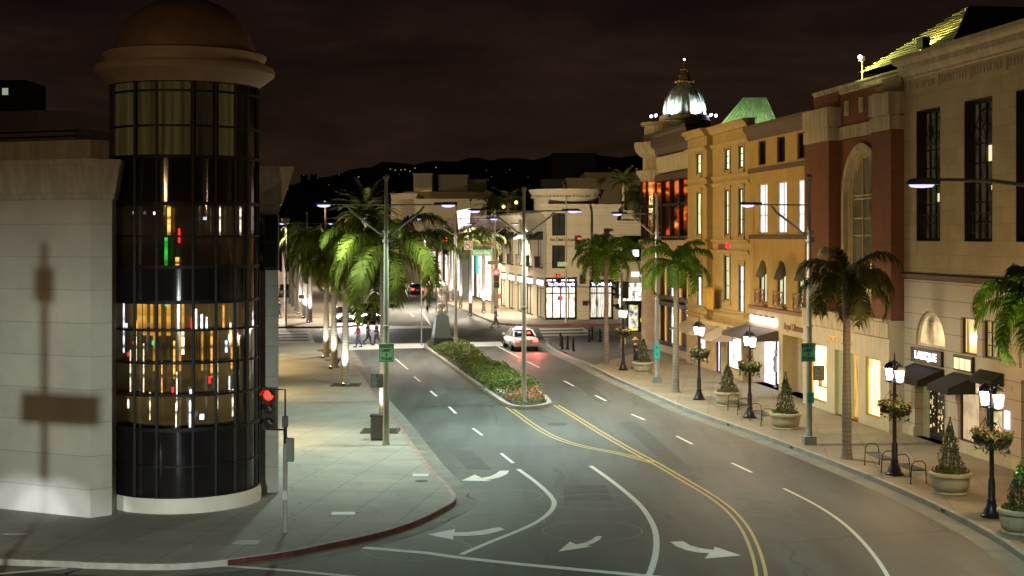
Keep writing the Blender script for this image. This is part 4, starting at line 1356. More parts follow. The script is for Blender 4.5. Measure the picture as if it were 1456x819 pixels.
zs = [(8.0, 9.95), (10.15, 11.6)]
xs = [x0 + .25 + (x1 - x0 - .4) * k / n for k in range(n + 1)]
for zz in (7.82, 9.95, 11.6): m.box(x0, x1, -.2, .38, zz, zz + .18)
for q in xs: m.box(q - .09, q + .09, -.24, .38, 7.8, 11.75)
o = bE.part('window', m, bronze)
for k in range(n):
    for z0_, z1_ in zs:
        bE.part('picture_pane', MB().box(xs[k] + .09, xs[k + 1] - .09, .05, .1, z0_ + .05, z1_), lit_pic, o)
bE.part('stone_band', MB().box(x0, x1 - .003, -.12, .35, 6.4, 7.7), M('peach lit stone', (.50, .36, .24), .7))
# two lit shop storeys
for z0_, z1_, mt in ((4.0, 6.3, shop_gold), (.9, 3.3, shop_white)):
    m = MB(); m.box(x0, x1, -.1, .35, z1_, z1_ + .28); m.box(x0, x1, -.1, .35, z0_ - .25, z0_)
    for k in range(6):
        q = x0 + .15 + (x1 - x0 - .3) * k / 5
        m.box(q - .12, q + .12, -.14, .35, z0_, z1_)
    o = bE.part('window', m, bronze)
    for k in range(5):
        q0 = x0 + .15 + (x1 - x0 - .3) * k / 5; q1 = x0 + .15 + (x1 - x0 - .3) * (k + 1) / 5
        bE.part('pane', MB().box(q0 + .12, q1 - .12, .12, .16, z0_, z1_), [mt, shop_gold, shop_white, shop_gold, mt][k], o)
    for k in range(5):
        q0 = x0 + .15 + (x1 - x0 - .3) * (k + .5) / 5
        bE.part('brass_post', MB().box(q0 - .05, q0 + .05, .02, .1, z0_, z1_), brass, o)
bE.part('plinth', MB().box(x0, x1, -.05, .36, KT, .64), M('stone plinth', (.40, .34, .26), .7))
# corner turret
tc = (x0 - .5, .55)
mt = MB()
mt.lathe([(1.35, 7.7), (1.35, 11.7)], 24, (*tc, 0))
bE.part('turret_glass', mt, lit_pic, smooth=True)
mt = MB()
mt.lathe([(1.25, 11.7), (1.4, 11.75), (1.55, 12.0), (1.75, 12.3), (1.75, 12.5), (1.3, 12.55), (1.3, 13.4), (1.5, 13.5), (1.8, 13.85), (1.9, 14.2), (1.9, 14.45), (1.2, 14.5), (1.2, 15.6), (1.45, 15.65), (1.45, 15.85), (.01, 15.9)], 32, (*tc, 0))
bE.part('turret', mt, creamt, smooth=True)
mt = MB()
mt.lathe([(1.5, 7.3), (1.6, 7.4), (1.6, 7.7), (1.3, 7.75)], 32, (*tc, 0))
bE.part('turret_ledge', mt, creamt, smooth=True)
mt = MB()
for k in range(12):
    t = 2 * pi * k / 12
    mt.obox((tc[0] + 1.4 * cos(t), tc[1] + 1.4 * sin(t), 7.7), (tc[0] + 1.4 * cos(t), tc[1] + 1.4 * sin(t), 11.75), .12, .12)
mt.lathe([(1.38, 9.9), (1.44, 9.9), (1.44, 10.1), (1.38, 10.1)], 24, (*tc, 0))
bE.part('turret_mullions', mt, bronze)
mt = MB().lathe([(1.5, KT), (1.5, .6), (1.4, .62), (1.4, 7.3)], 24, (*tc, 0))
bE.part('turret_base', mt, M('peach lit stone', (.50, .36, .24), .7), smooth=True)
# dome on its drum
dc = (x0 + .15, 3.3)
Yd = RF.w(*dc)[1]
zd = lambda py: zat(py, Yd)
dx = RF.x(973, 3.3)
dc = (dx, 3.3)
ms = MB().lathe([(2.1, 14.5), (2.1, zd(188)), (2.15, zd(186)), (2.15, zd(180))], 40, (*dc, 0))
ms.lathe([(1.9, zd(180)), (1.95, zd(176)), (2.0, zd(165)), (1.85, zd(163)), (1.8, zd(157)), (1.6, zd(156)), (.01, zd(156))], 40, (*dc, 0))
bE.part('drum', ms, creamt, smooth=True)
R0 = 31.5 * Yd / F
prof = []
for i in range(15):
    t = i / 14
    prof.append((R0 * max((1 - t ** 2.2) ** .55, .30), zd(156) + (zd(108) - zd(156)) * t))
md = MB().lathe(prof, 48, (*dc, 0))
for k in range(16):                                        # raised ribs
    t = 2 * pi * k / 16
    md.tube([(dc[0] + (r + .01) * cos(t), dc[1] + (r + .01) * sin(t), z_) for r, z_ in prof], .05, 5)
bE.part('dome', md, M('white patinated dome', (.46, .50, .47), .55, var=.22, scale=1.5, streak=.45), smooth=True)
zz = zd(108)
sp_ = MB().lathe([(.5, zz), (.75, zz + .05), (.75, zz + .14), (.5, zz + .2), (.42, zz + .5), (.5, zz + .55), (.36, zz + .7), (.28, zz + .95), (.34, zz + 1.0), (.2, zz + 1.1), (.1, zz + 1.4), (.05, zz + 1.6), (.001, zz + 1.7)], 16, (*dc, 0))
bE.part('finial', sp_, M('gilded finial', (.42, .26, .06), .4, .6), smooth=True)
bE.part('finial_light', MB().ball((*dc, zz + 1.75), .08), EM('finial lamp', (1, .8, .7), 4))
for k, (a, rr_) in enumerate(((251, 2.35), (269, 2.05), (60, 2.05), (79, 2.35), (-48, 1.95), (18, 1.95), (120, 2), (200, 2))):
    t = radians(a)
    # angle measured in the facade frame: keep lamps evenly round the drum
    p = (dc[0] + rr_ * cos(t), dc[1] + rr_ * sin(t), zd(158))
    fl_ = bE.part('dome_floodlight', MB().cbox(p[0], p[1], p[2], .16, .16, .2), black)
    if k in (0, 1, 2, 3):
        bE.part('lens', MB().ball((p[0], p[1] - .05, p[2] + .08), .11), EM('violet white flood lens', (.62, .55, 1), 16), fl_)
    w_ = RF.w(p[0], p[1], p[2] + .15)
    q = RF.w(dc[0] + .9 * cos(t), dc[1] + .9 * sin(t), zd(124))
    light('dome_flood', 'SPOT', w_, 420, (.86, 1, .97), None, .06, q, 130, .6)
# ------------------------------------------------------------------ across the cross street: white corner building
DF = Frame(3.2, 131.0, radians(9.3))
bF = Bld('white_corner_building', 'white corner building with drum attic and jewellery shop windows across the junction', 'building', DF, 0)
whit = BRICK('white stone courses', (.50, .45, .35), (.53, .48, .375), (.30, .26, .2), 4, .9, .012, .75, 0, .2, dirt=.15)
wtrim = M('white stone trim', (.50, .45, .36), .7, var=.1, scale=1)
X = DF.x; Z = DF.z
ops = [(X(785), X(804), 4.95, 7.1), (X(785), X(806), 8.0, 10.1)]
sd = [(X(775), X(821), KT, 4.1), (X(838), X(873), KT, 3.9)]
scr = [(X(838), X(873), 4.2, 6.4)]
xr = X(878)
m = MB(); wall(m, 0, xr, KT, 10.6, 0, .4, ops + sd + scr)
bF.part('wall', m, whit)
bF.part('building_mass', MB().box(.05, 26, .9, 30, KT, 10.4), whit)
dg = M('grey office glass', (.035, .04, .04), .1)
for q in ops: bF.window(*q, .3, dg, bronze, 2, 1)
for i, q in enumerate(sd):
    o = bF.window(*q, .35, shop_white if i == 0 else LIT('curtained shop window', (.9, .78, .62), 1.2, 'fold', .12, 2), bronze, 4 if i == 0 else 3, 1, fw=.2, bars=[2.6])
    s_ = bF.part('sign_board', MB().box(q[0] + .1, q[1] - .1, -.06, -.003, 3.15, 3.75), M('blue black fascia', (.02, .025, .05), .4))
    bF.text('Van Cleef & Arpels', EM('shop sign white', (.82, .78, 1), 4), (q[0] + q[1]) / 2, -.065, 3.45, .42, s_, width=(q[1] - q[0]) * .82, bold=.012)
sm = MB(); q = scr[0]
sm.box(q[0], q[1], .28, .3, q[2], q[3])
bF.part('screen_backing', sm, M('pale screen backing', (.42, .40, .34), .6))
sm = MB()
for i in range(7):
    for j in range(6):
        cx = q[0] + (q[1] - q[0]) * (i + .5) / 7; cz = q[2] + (q[3] - q[2]) * (j + .5) / 6
        rr_ = .19
        sm.tube([(cx + rr_ * cos(t * pi / 5), .22, cz + rr_ * sin(t * pi / 5)) for t in range(11)], .035, 4)
        sm.tube([(cx + .5 * rr_ * cos(t * pi / 4 + i), .2, cz + .5 * rr_ * sin(t * pi / 4 + i)) for t in range(7)], .03, 4)
bF.part('ornamental_screen', sm, M('black scrolled screen', (.03, .028, .02), .5))
bF.text('Van Cleef & Arpels', M('dark bronze lettering', (.08, .06, .03), .5), (X(775) + X(826)) / 2, -.02, 7.62, .42, width=X(815) - X(777), bold=.008)
mould(bF, -.3, xr, [(0, 10.2), (.08, 10.25), (.1, 10.5), (.3, 10.75), (.34, 10.95), (-.3, 11)], wtrim)
# drum attic
dcx, dcy = X(818) , 4.2
Yq = DF.w(dcx, dcy)[1]
zf = lambda py: zat(py, Yq)
rr_ = 46 * Yq / F
bF.part('drum', MB().lathe([(rr_, 10.4), (rr_, zf(281)), (rr_ + .15, zf(279)), (rr_ + .45, zf(273)), (rr_ + .5, zf(270)), (.01, zf(270))], 56, (dcx, dcy, 0)), wtrim, smooth=True)
dn = MB()
for k in range(56):
    t = 2 * pi * k / 56
    dn.obox((dcx + (rr_ + .2) * cos(t), dcy + (rr_ + .2) * sin(t), zf(282)), (dcx + (rr_ + .2) * cos(t), dcy + (rr_ + .2) * sin(t), zf(278.5)), .16, .16)
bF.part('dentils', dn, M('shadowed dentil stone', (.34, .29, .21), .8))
# right wing along the cross street: plain upper wall and dark glazed shops
m = MB(); xw = 26
wsh = [(xr + .1, X(928), KT, 3.6), (X(928) + .3, 17, KT, 3.6)]
wall(m, xr, xw, KT, 9.3, .02, .5, wsh + [(X(886), 17, 5.6, 8.0)])
bF.part('wall', m, whit)
mould(bF, xr, xw, [(0, 8.9), (.1, 8.95), (.12, 9.1), (.3, 9.2), (.32, 9.4), (-.2, 9.45)], wtrim, 'cornice', False)
bF.window(X(886), 17, 5.6, 8.0, .4, dark_pane, bronze, 4, 1)
for q in wsh: bF.window(*q, .42, LIT('busy jewellery window', (.95, .90, .78), 1.6, 'blot', .08, 1.4), bronze, 4, 1, bars=[1.3, 2.7])
for a, b_, zz, wd_ in ((X(898), X(914), 4.35, .4), (X(919), X(931), 4.35, .5), (X(911), X(924), 2.95, .35), (X(900), X(908), 6.35, .6)):
    bF.part('sign_panel', MB().box(a, b_, -.05, .01, zz - wd_ / 2, zz + wd_ / 2), EM('small lit shop sign', (.82, .80, 1), 3.2))
# wing along the main street
WF = Frame(*DF.w(-.02, .02)[:2], atan2(-.9867, .1625))      # x towards the camera
wl = 34
m = MB(); oo = []
k = 0
for k in range(6):
    a = -wl + 1.2 + k * 5.6
    oo += [(a, a + 3.6, KT, 4.0), (a + .5, a + 3.1, 5.2, 8.2)]
wall(m, -wl, 0, KT, 10.0, 0, .12, oo)
wgF = Bld('white_shop_wing', 'white shop wing with wrought grilles and awnings down the far street', 'building', WF, -wl)
wgF.part('wall', m, whit)
wgF.part('building_mass', MB().box(-wl, -.6, 1.0, 14, KT, 9.9), whit)
mould(wgF, -wl, 0, [(0, 9.6), (.1, 9.7), (.3, 9.95), (.34, 10.2), (-.3, 10.22)], wtrim, 'cornice', False)
for i, q in enumerate(oo):
    if q[2] < 1:
        o = wgF.window(*q, .09, [shop_white, shop_cold, shop_warm][i // 2 % 3], bronze, 2, 1, fw=.15, bars=[3.0])
        wgF.part('sign_panel', MB().box(q[0] + .3, q[1] - .3, -.06, -.003, 3.3, 3.75), EM('small lit shop sign', (.82, .80, 1), 3.2))
    else:
        wgF.window(*q, .09, dg, bronze, 2, 1)
        awning(wgF, q[0] - .2, q[1] + .2, q[3] + .2, q[3] - .5, 1.0, awn_dark, .1)
        gm = MB()
        for k in range(12):
            xx = q[0] + (q[1] - q[0]) * k / 11
            gm.tube([(xx, -.3, 5.0), (xx, -.3, 6.0)], .025, 4)
        gm.box(q[0] - .1, q[1] + .1, -.34, .0, 4.9, 5.0); gm.box(q[0] - .1, q[1] + .1, -.33, -.27, 6.0, 6.08)
        wgF.part('balcony', gm, bronze)
# glowing shops further up the right side
def lit_block(name, label, fr, xa, xb, h, zl, glass, cols, nwin=5, wallm=None, signs=None):
    b = Bld(name, label, 'building', fr, xa)
    m = MB(); oo = []
    st = (xb - xa) / nwin
    for k in range(nwin): oo.append((xa + st * k + st * .14, xa + st * (k + 1) - st * .14, KT, zl))
    wall(m, xa, xb, KT, h, 0, .12, oo)
    b.part('wall', m, wallm or whit)
    b.part('building_mass', MB().box(xa, xb, .8, 16, KT, h - .1), wallm or whit)
    for i, q in enumerate(oo): b.window(*q, .09, glass[i % len(glass)], bronze, 2, 1, fw=.14, bars=[zl * .68])
    mould(b, xa, xb, [(0, h - .5), (.2, h - .4), (.3, h), (-.2, h + .03)], wallm or wtrim, 'cornice', False)
    if signs:
        for a, b_, z0_, z1_, mt in signs:
            b.part('sign_panel', MB().box(a, b_, -.25, -.12, z0_, z1_), mt)
    return b


pinkwall = M('pinkish lit render', (.52, .40, .34), .75, var=.1)
blush = LIT('blush lit shopfront', (1, .72, .60), 2.6, 'shelf', .5, .6)
tealban = EM('teal shop banner glow', (.0, .62, .55), .9)
lit_block('blush_shop_building', 'blush lit shop block with teal banners beyond the white wing', WF, -78, -wl - .02, 10.4, 6.0, [blush, shop_white, blush], None, 6, pinkwall,
          [(-52, -50.4, 3.2, 7.4, tealban), (-46, -44.4, 3.2, 7.4, tealban), (-40, -38.8, 3.4, 7.2, tealban), (-60, -58, 3.4, 7.2, tealban), (-70, -67, 6.4, 7.4, EM('white fascia glow', (1, .85, .8), 2.5))])
lit_block('pale_lit_shop_building', 'pale bright shop block farthest up the right side of the street', WF, -150, -78.02, 10, 5.6, [shop_white, blush, shop_cold], None, 9, whit)
# left side of the far street
LF = Frame(-22.5, 140, atan2(.9867, -.1625))                # x away from the camera, building to the left
b_l = lit_block('left_lit_shop_building', 'low bright shop block behind the palms at left of the far street', LF, -17, 60, 9.5, 5.0, [shop_white, shop_cold, shop_warm], None, 12, M('grey lit render', (.45, .42, .38), .75))
b_l2 = lit_block('left_distant_shop_building', 'distant pale shop block up the left of the far street', LF, 60.1, 170, 9, 5.0, [shop_white, blush], None, 12, whit)

# ------------------------------------------------------------------ roofs and blocks behind
def block(name, label, px0, px1, ytop, Y, depth, mat, extra=None, ybase=None):
    x0, x1 = (px0 - CX) * Y / F, (px1 - CX) * Y / F
    b = thing(name, label, 'building', ((x0 + x1) / 2, Y, 0))
    hw = (x1 - x0) / 2
    h = zat(ytop, Y)
    MB().box(-hw, hw, 0, depth, 0, h).build('wall', mat, b)
    MB().box(-hw - .15, hw + .15, -.15, depth + .15, h + .002, h + .5).build('parapet', mat, b)
    if extra: extra(b, hw, h)
    return b


grey_r = M('grey roof render', (.24, .22, .17), .8, var=.12, scale=.3)
dim_r = M('dim ochre render', (.26, .20, .10), .8, var=.15, scale=.3)
pale_r = M('pale roof render', (.30, .27, .2), .8, var=.12, scale=.3)
dk_r = M('dark far concrete', (.15, .13, .085), .85, var=.1, scale=.2)


def lampx(b, hw, h):
    l = MB().box(-hw * .3, hw * .55, -.9, 0, h - 5.2, h - 4.9).build('terrace', pale_r, b)
    MB().ball((0, -.6, h - 3.6), .45).build('terrace_lamp', EM('terrace lamp glow', (1, .72, .62), 9), b)
    light('terrace_light', 'POINT', (b.location[0] + .2, b.location[1] - 1.6, h - 3.4), 1500, (1, .62, .2), None, .3)


def wins_(rows, cols, mt):
    def f(b, hw, h):
        for r in range(rows):
            for c in range(cols):
                x = -hw + 2 * hw * (c + .5) / cols
                MB().box(x - hw / cols * .5, x + hw / cols * .5, -.05, .02, h - 2.2 - r * 3.2, h - .9 - r * 3.2).build('window', mt, b)
    return f


block('grey_flat_roof_block', 'wide grey flat roofed block behind the left palms', 590, 692, 287, 232, 30, grey_r)
block('cream_stair_block', 'cream block at left with a pale lit gable edge behind palms', 556, 592, 279, 240, 18, pale_r)
block('upper_terrace_block', 'dim ochre upper block with flat roof below the hills', 575, 700, 276, 275, 30, dim_r)
block('lamp_terrace_tower', 'small square roof tower with a glowing terrace lamp', 588, 614, 250, 277, 10, pale_r, lampx)
block('grey_penthouse_block', 'grey boxy penthouse block right of the lamp tower', 623, 665, 252, 282, 12, grey_r)
block('low_penthouse_block', 'low brown penthouse block beside the grey one', 665, 692, 258, 286, 12, dk_r)
block('distant_office_tower', 'dark olive office tower standing above the far rooftops', 785, 848, 220, 420, 30, dk_r)
block('pale_blue_roof_block', 'pale bluish roof box in front of the office tower', 769, 803, 258, 300, 10, M('bluish pale render', (.25, .28, .27), .8))
block('olive_roof_block', 'low olive block with flat eaves right of the office tower', 832, 932, 249, 260, 24, dim_r)
block('terrace_roof_block', 'low dark block between drum attic and domed corner', 806, 930, 258, 205, 14, dk_r)
# tall lit pylon sign
pyx, pyY = (660 - CX) * 176 / F, 176
py_ = thing('lit_pylon', 'tall white glowing tapered pylon above the far palms', 'pylon', (pyx, pyY, 0))
MB().add([(-.62, -.2, 8.0), (.55, -.2, 8.0), (.80, -.2, zat(296, pyY)), (-.92, -.2, zat(300, pyY)), (-.62, .2, 8.0), (.55, .2, 8.0), (.80, .2, zat(296, pyY)), (-.92, .2, zat(300, pyY))],
         [(0, 1, 2, 3), (4, 7, 6, 5), (0, 3, 7, 4), (1, 5, 6, 2), (3, 2, 6, 7)]).build('lit_face', EM('white pylon glow', (1, .88, .98), 1.6), py_)
MB().box(-.5, .5, -.15, .15, 0, 8).build('pylon_leg', pole_grey, py_)
MB().tube([(-.4, -.25, 8), (-.4, -.25, 10.6)], .06, 6).build('rib', pole_grey, py_)
# hills with a few house lights
hm = MB(); rr = random.Random(3)
nx = 150
HYd = 2600
for i in range(nx + 1):
    x = -1500 + 3000 * i / nx
    px = CX + x / HYd * F
    if px < 540: yt = 268 - max(0, (px - 380)) / 160 * 34
    elif px < 790: yt = 233 - (px - 540) / 250 * 11
    else: yt = 221 + max(0, px - 960) * .05
    yt += rr.uniform(-1.6, 1.6) + 2.0 * sin(px * .11) + 1.5 * sin(px * .043 + 1)
    zt_ = zat(yt, HYd)
    hm.v += [(x, 1500, 0), (x, 2000, zt_ * .45 + 6 * rr.random()), (x, HYd, zt_), (x, 3400, zt_ * .8)]
for i in range(nx):
    for j in range(3):
        a = i * 4 + j
        hm.f.append((a, a + 4, a + 5, a + 1))
structure('hills', hm, M('night hillside', (.035, .03, .035), .95, var=.4, scale=.02))
hl = EM('house window light', (1, .66, .30), .35)
hw_ = M('dark house wall', (.03, .025, .02), .9)
for px, py in ((409, 268), (510, 251.5), (555, 240.5), (562, 242), (570, 241.5), (576, 241), (583, 243.5), (590, 239), (620, 238), (697, 262), (712, 264), (738, 257), (899, 236), (917, 238), (905, 240)):
    Y = 2250
    x = (px - CX) * Y / F; zz = zat(py, Y)
    h = thing('hillside_house', 'tiny dark house with a lit window on the night hillside', 'house', (x, Y, zz - 3), 0, 'houses on the night hillside')
    MB().box(-5, 5, 0, 8, -30, 4).build('wall', hw_, h)
    MB().box(-.9, .9, -.1, 0, 2.2, 3.7).build('window', hl, h)

for i in range(26):
    px = rr.uniform(430, 780) if i < 19 else rr.uniform(850, 925); py = rr.uniform(246, 268) if px < 540 else rr.uniform(238, 264)
    Y = 2200
    h = thing('hillside_house', 'tiny dark house with a lit window on the night hillside', 'house', ((px - CX) * Y / F, Y, zat(py, Y) - 3), 0, 'houses on the night hillside')
    MB().box(-5, 5, 0, 8, -30, 4).build('wall', hw_, h)
    k = rr.uniform(.2, .5)
    MB().box(-k, k, -.1, 0, 2.4, 2.4 + k * 1.6).build('window', hl, h)
# added unseen roof lamps that brighten the blocks behind
for lx, ly, lz, P, lab in ((-6, 205, 13.5, 11000, 'added roof lamp on the far shop block lighting the pale blocks behind'), (-34, 212, 12.0, 12000, 'added roof lamp on the far left shop block lighting the grey penthouses'), (14, 178, 12.5, 7000, 'added roof lamp behind the drum attic')):
    t = thing('added_roof_lamp', lab, 'lamp', (lx, ly, lz - 4))
    MB().tube([(0, 0, 0), (0, 0, 3.6)], .05, 6).cbox(0, -.12, 3.7, .4, .2, .3).build('added_lamp_body', black, t)
    light('block_fill', 'SPOT', (lx, ly + .3, lz), P, (1, .74, .40), None, .3, (lx, ly + 60, lz + 4), 120, .7)
# ------------------------------------------------------------------ street lamps, signals, signs
def led_pole(name, label, x, y, arms, rz, H=10.1, mat=None, cat='street lamp', power=5200, col=(.86, 1, .90), group=None, base_z=KT, len_=2.3, box=False):
    """tall pole with braced arms; arms = list of +1/-1 along local x"""
    p = thing(name, label, cat, (x, y, base_z), rz, group)
    mat = mat or pole_tan
    m = MB().lathe([(.15, 0), (.15, .05), (.125, .08), (.12, 1.2), (.095, H * .6), (.065, H - .25), (.065, H - .2), (.09, H - .18), (.09, H - .14)], 12)
    m.build('pole', mat, p, smooth=True)
    MB().ball((0, 0, H - .05), .12, 10).build('ball_finial', mat, p, smooth=True)
    b = MB()
    for zz in (7.6, 7.95, 4.4): b.lathe([(.12, zz), (.135, zz + .02), (.135, zz + .09), (.12, zz + .1)], 10)
    b.cbox(.14, 0, 7.7, .12, .1, .2)
    b.build('bracket', mat, p)
    if box:
        MB().cbox(0, 0, .16, .46, .46, .32).build('base_box', pole_grey, p)
    for s in arms:
        a = MB()
        a.tube([(0, 0, 7.9), (s * .25, 0, 7.95), (s * len_ * .55, 0, 8.75), (s * len_ * .62, 0, 8.95)], .045, 7)
        a.tube([(0, 0, 9.0), (s * (len_ + .1), 0, 9.02)], .03, 6)
        ao = a.build('arm', mat, p)
        hd = MB().add([(s * (len_ - .5), -.14, 9.0), (s * (len_ + .38), -.11, 9.03), (s * (len_ + .38), .11, 9.03), (s * (len_ - .5), .14, 9.0),
                       (s * (len_ - .5), -.10, 9.1), (s * (len_ + .3), -.07, 9.11), (s * (len_ + .3), .07, 9.11), (s * (len_ - .5), .10, 9.1)],
                      [(0, 1, 2, 3), (4, 7, 6, 5), (0, 4, 5, 1), (1, 5, 6, 2), (2, 6, 7, 3), (3, 7, 4, 0)])
        ho = hd.build('lamp_head', M('dark lamp housing', (.05, .045, .04), .5), p)
        MB().lathe([(.25, 0), (.22, -.05), (.12, -.08), (.001, -.09)], 16, (s * (len_ + .02), 0, 8.995), sy=.42).build('lens', led, ho, smooth=True)
        if power:
            c_ = cos(rz); s_ = sin(rz)
            q = (x + c_ * s * (len_ + .02), y + s_ * s * (len_ + .02), base_z + 8.84)
            light('street_light', 'SPOT', q, power, col, None, .25, (q[0], q[1], 0), 155, .7)
    return p


vx = radians(4)
x, y = gt(549, 633)
led_pole('street_lamp', 'tall street lamp pole with a green weight limit sign at left kerb', x, y, (1, -1), vx, mat=M('greenish grey pole', (.19, .20, .16), .5, .2), power=2700, col=(.82, 1, .84))
LPX, LPY = x, y
x, y = gt(648, 497)
led_pole('street_lamp', 'two armed street lamp pole rising from the far end of the median hedge', x, y, (1, -1), vx, len_=2.6, power=4200, col=(1, .92, .72), base_z=.16)
x, y = gt(745, 572)
led_pole('street_lamp', 'two armed street lamp pole in the flower bed at the median tip', x, y, (1, -1), vx, power=3700, col=(.76, 1, .88), base_z=.16)
x, y = gt(1150.5, 632)
led_pole('street_lamp', 'grey one armed street lamp pole with a teal weight limit sign at right kerb', x, y, (-1,), radians(2), mat=pole_grey, power=2300, col=(1, .92, .68), box=True)
RPX, RPY = x, y
x, y = gt(934, 544)
led_pole('street_lamp', 'grey one armed street lamp pole between two palms at the right kerb', x, y, (-1,), radians(2), mat=pole_grey, len_=2.1, power=2900, col=(1, .88, .60), box=True)
FPX, FPY = x, y
for px, Y, arms, lab in ((604, 158, (1, -1), 'farther two armed street lamp in the median up the far street'), (463, 93, (1,), 'thin street lamp pole among the left row of palms'), (436, 134, (1, -1), 'street lamp pole behind the far left crosswalk'),
                         (548, 210, (1, -1), 'most distant two armed street lamp up the far street'), (700, 142, (1, -1), 'street lamp pole in front of the white shop wing')):
    led_pole('street_lamp', lab, (px - CX) * Y / F, Y, arms, vx, power=10500 if Y > 95 else 2000, col=(1, .86, .66))
# curved arm lamp close by on the right
cp = thing('curved_street_lamp', 'long curved arm street lamp reaching in from the right edge', 'street lamp', (12.35, 29.5, KT), 0)
MB().lathe([(.2, 0), (.2, .1), (.13, .2), (.11, 4), (.085, 8.0), (.06, 8.8)], 12).build('pole', pole_grey, cp, smooth=True)
ax = [(0, 0, 8.45), (-.7, .0, 8.72), (-1.5, 0, 8.90), (-2.3, 0, 9.0), (-3.2, 0, 9.02), (-3.6, 0, 9.01)]
MB().tube(ax, [.05, .05, .045, .04, .035, .035], 8).build('arm', M('dark grey pole', (.10, .10, .10), .5, .3), cp)
hd = MB().lathe([(.001, -.02), (.30, -.02), (.34, .02), (.26, .1), (.001, .14)], 20, (-3.72, 0, 8.94), sx=1.1, sy=.42).build('lamp_head', M('dark lamp housing', (.05, .045, .04), .5), cp, smooth=True)
MB().lathe([(.26, 0), (.22, -.05), (.001, -.07)], 18, (-3.76, 0, 8.918), sx=1.05, sy=.4).build('lens', led, hd, smooth=True)
light('street_light', 'SPOT', (12.35 - 3.76, 29.5, 8.95), 2100, (.62, 1, .90), None, .25, (12.35 - 3.76, 29.5, 0), 160, .6)
# more lamps of the wide avenue, beyond the left edge and below the camera
for lx, ly, lab in ((-17.2, 24.0, 'avenue street lamp beyond the left edge of the view'), (-1.0, 5.5, 'avenue street lamp standing below the viewpoint'),):
    pass
# forecourt lamp and signal post that throw the cross shaped shadow on the stone wall
fl = thing('forecourt_lamp', 'forecourt lamp standard on the avenue below the viewpoint', 'lamp standard', (-8.0, 8.0, 0))
MB().lathe([(.16, 0), (.14, .3), (.06, .35), (.05, 4.0), (.12, 4.05)], 12).build('post', iron, fl)
MB().ball((0, 0, 4.2), .12).build('globe', EM('forecourt globe', (.9, 1, .9), 20), fl)
MB().lathe([(.16, 4.33), (.2, 4.36), (.1, 4.5), (.001, 4.55)], 12).build('cap', iron, fl)
light('forecourt_light', 'SPOT', (-8.0, 8.15, 4.2), 19000, (.88, 1, .88), None, .17, (-12.8, 40, .2), 36, .85)
sp_ = thing('pedestrian_signal_post', 'pedestrian signal post with a street name sign off the left edge', 'signal post', (-10.62, 24.0, KT))
MB().tube([(0, 0, 0), (0, 0, 5.85)], .055, 10).build('post', pole_grey, sp_)
MB().cbox(0, 0, 5.25, .27, .2, .48).build('signal_head', black, sp_)
MB().cbox(.24, 0, 3.5, 1.2, .03, .44).build('sign', green_sign, sp_)


def signal(parent, x, y, z, rz, on=0, s=1.0, n=3, lit=None):
    """vertical signal head with visored lenses facing local -y; on = lit lens from the top (None: all dark)"""
    Mx = Matrix.Translation((x, y, z)) @ Matrix.Rotation(rz, 4, 'Z')
    h = .36 * n * s
    b = MB().cbox(0, 0, 0, .34 * s, .2 * s, h)
    for i in range(n):
        zc = h / 2 - .18 * s - .36 * s * i
        b.lathe([(.15 * s, 0), (.155 * s, .2 * s)], 14, (0, 0, 0), a0=0, a1=pi)
        k = 15                                            # visor, open below
        o = len(b.v) - 2 * k
        for j in range(o, len(b.v)):
            vx_, vy_, vz_ = b.v[j]
            b.v[j] = (vx_, -.1 * s - vz_, zc + vy_)
    b.xform(Mx)
    ho = b.build('signal_head', black, parent)
    for i in range(n):
        zc = h / 2 - .18 * s - .36 * s * i
        l = MB().lathe([(.001, .03 * s), (.08 * s, .025 * s), (.128 * s, 0)], 16)
        l.v = [(a, -.102 * s - c, zc + b_) for a, b_, c in l.v]
        l.xform(Mx)
        l.build('lens', (lit or red_on) if i == on else dark_lens, ho, smooth=True)
    return ho


# foreground signal
x, y = gt(405.5, 757)
fs = thing('traffic_signal', 'red traffic signal on a slim grey post in front of the glass tower', 'traffic signal', (x, y, KT))
MB().tube([(0, 0, 0), (0, 0, 2.35)], .06, 10).build('post', pole_grey, fs)
MB().tube([(0, 0, 2.3), (0, 0, 3.0)], .05, 8).tube([(0, 0, 2.95), (0, 0, 3.78), (-.28, 0, 3.78)], .025, 6).tube([(0, 0, 2.72), (-.28, 0, 2.72)], .025, 6).cbox(0, 0, 2.93, .14, .14, .3).build('bracket', black, fs)
signal(fs, -.40, 0, 3.27, radians(-14), 0, 1.03)
MB().cbox(.12, .05, 2.18, .20, .18, .62).build('control_box', M('grey control box', (.11, .14, .12), .5), fs, bevel=.015)
MB().cbox(0, -.075, 1.0, .13, .04, .24).build('push_button', pole_grey, fs)


# junction signals
def mast(name, label, px, Y, H, parts, hz=KT):
    X_ = (px - CX) * Y / F
    t = thing(name, label, 'traffic signal', (X_, Y, hz))
    MB().lathe([(.14, 0), (.14, .3), (.09, .35), (.07, H)], 10).build('pole', pole_tan, t, smooth=True)
    return t, X_, Y


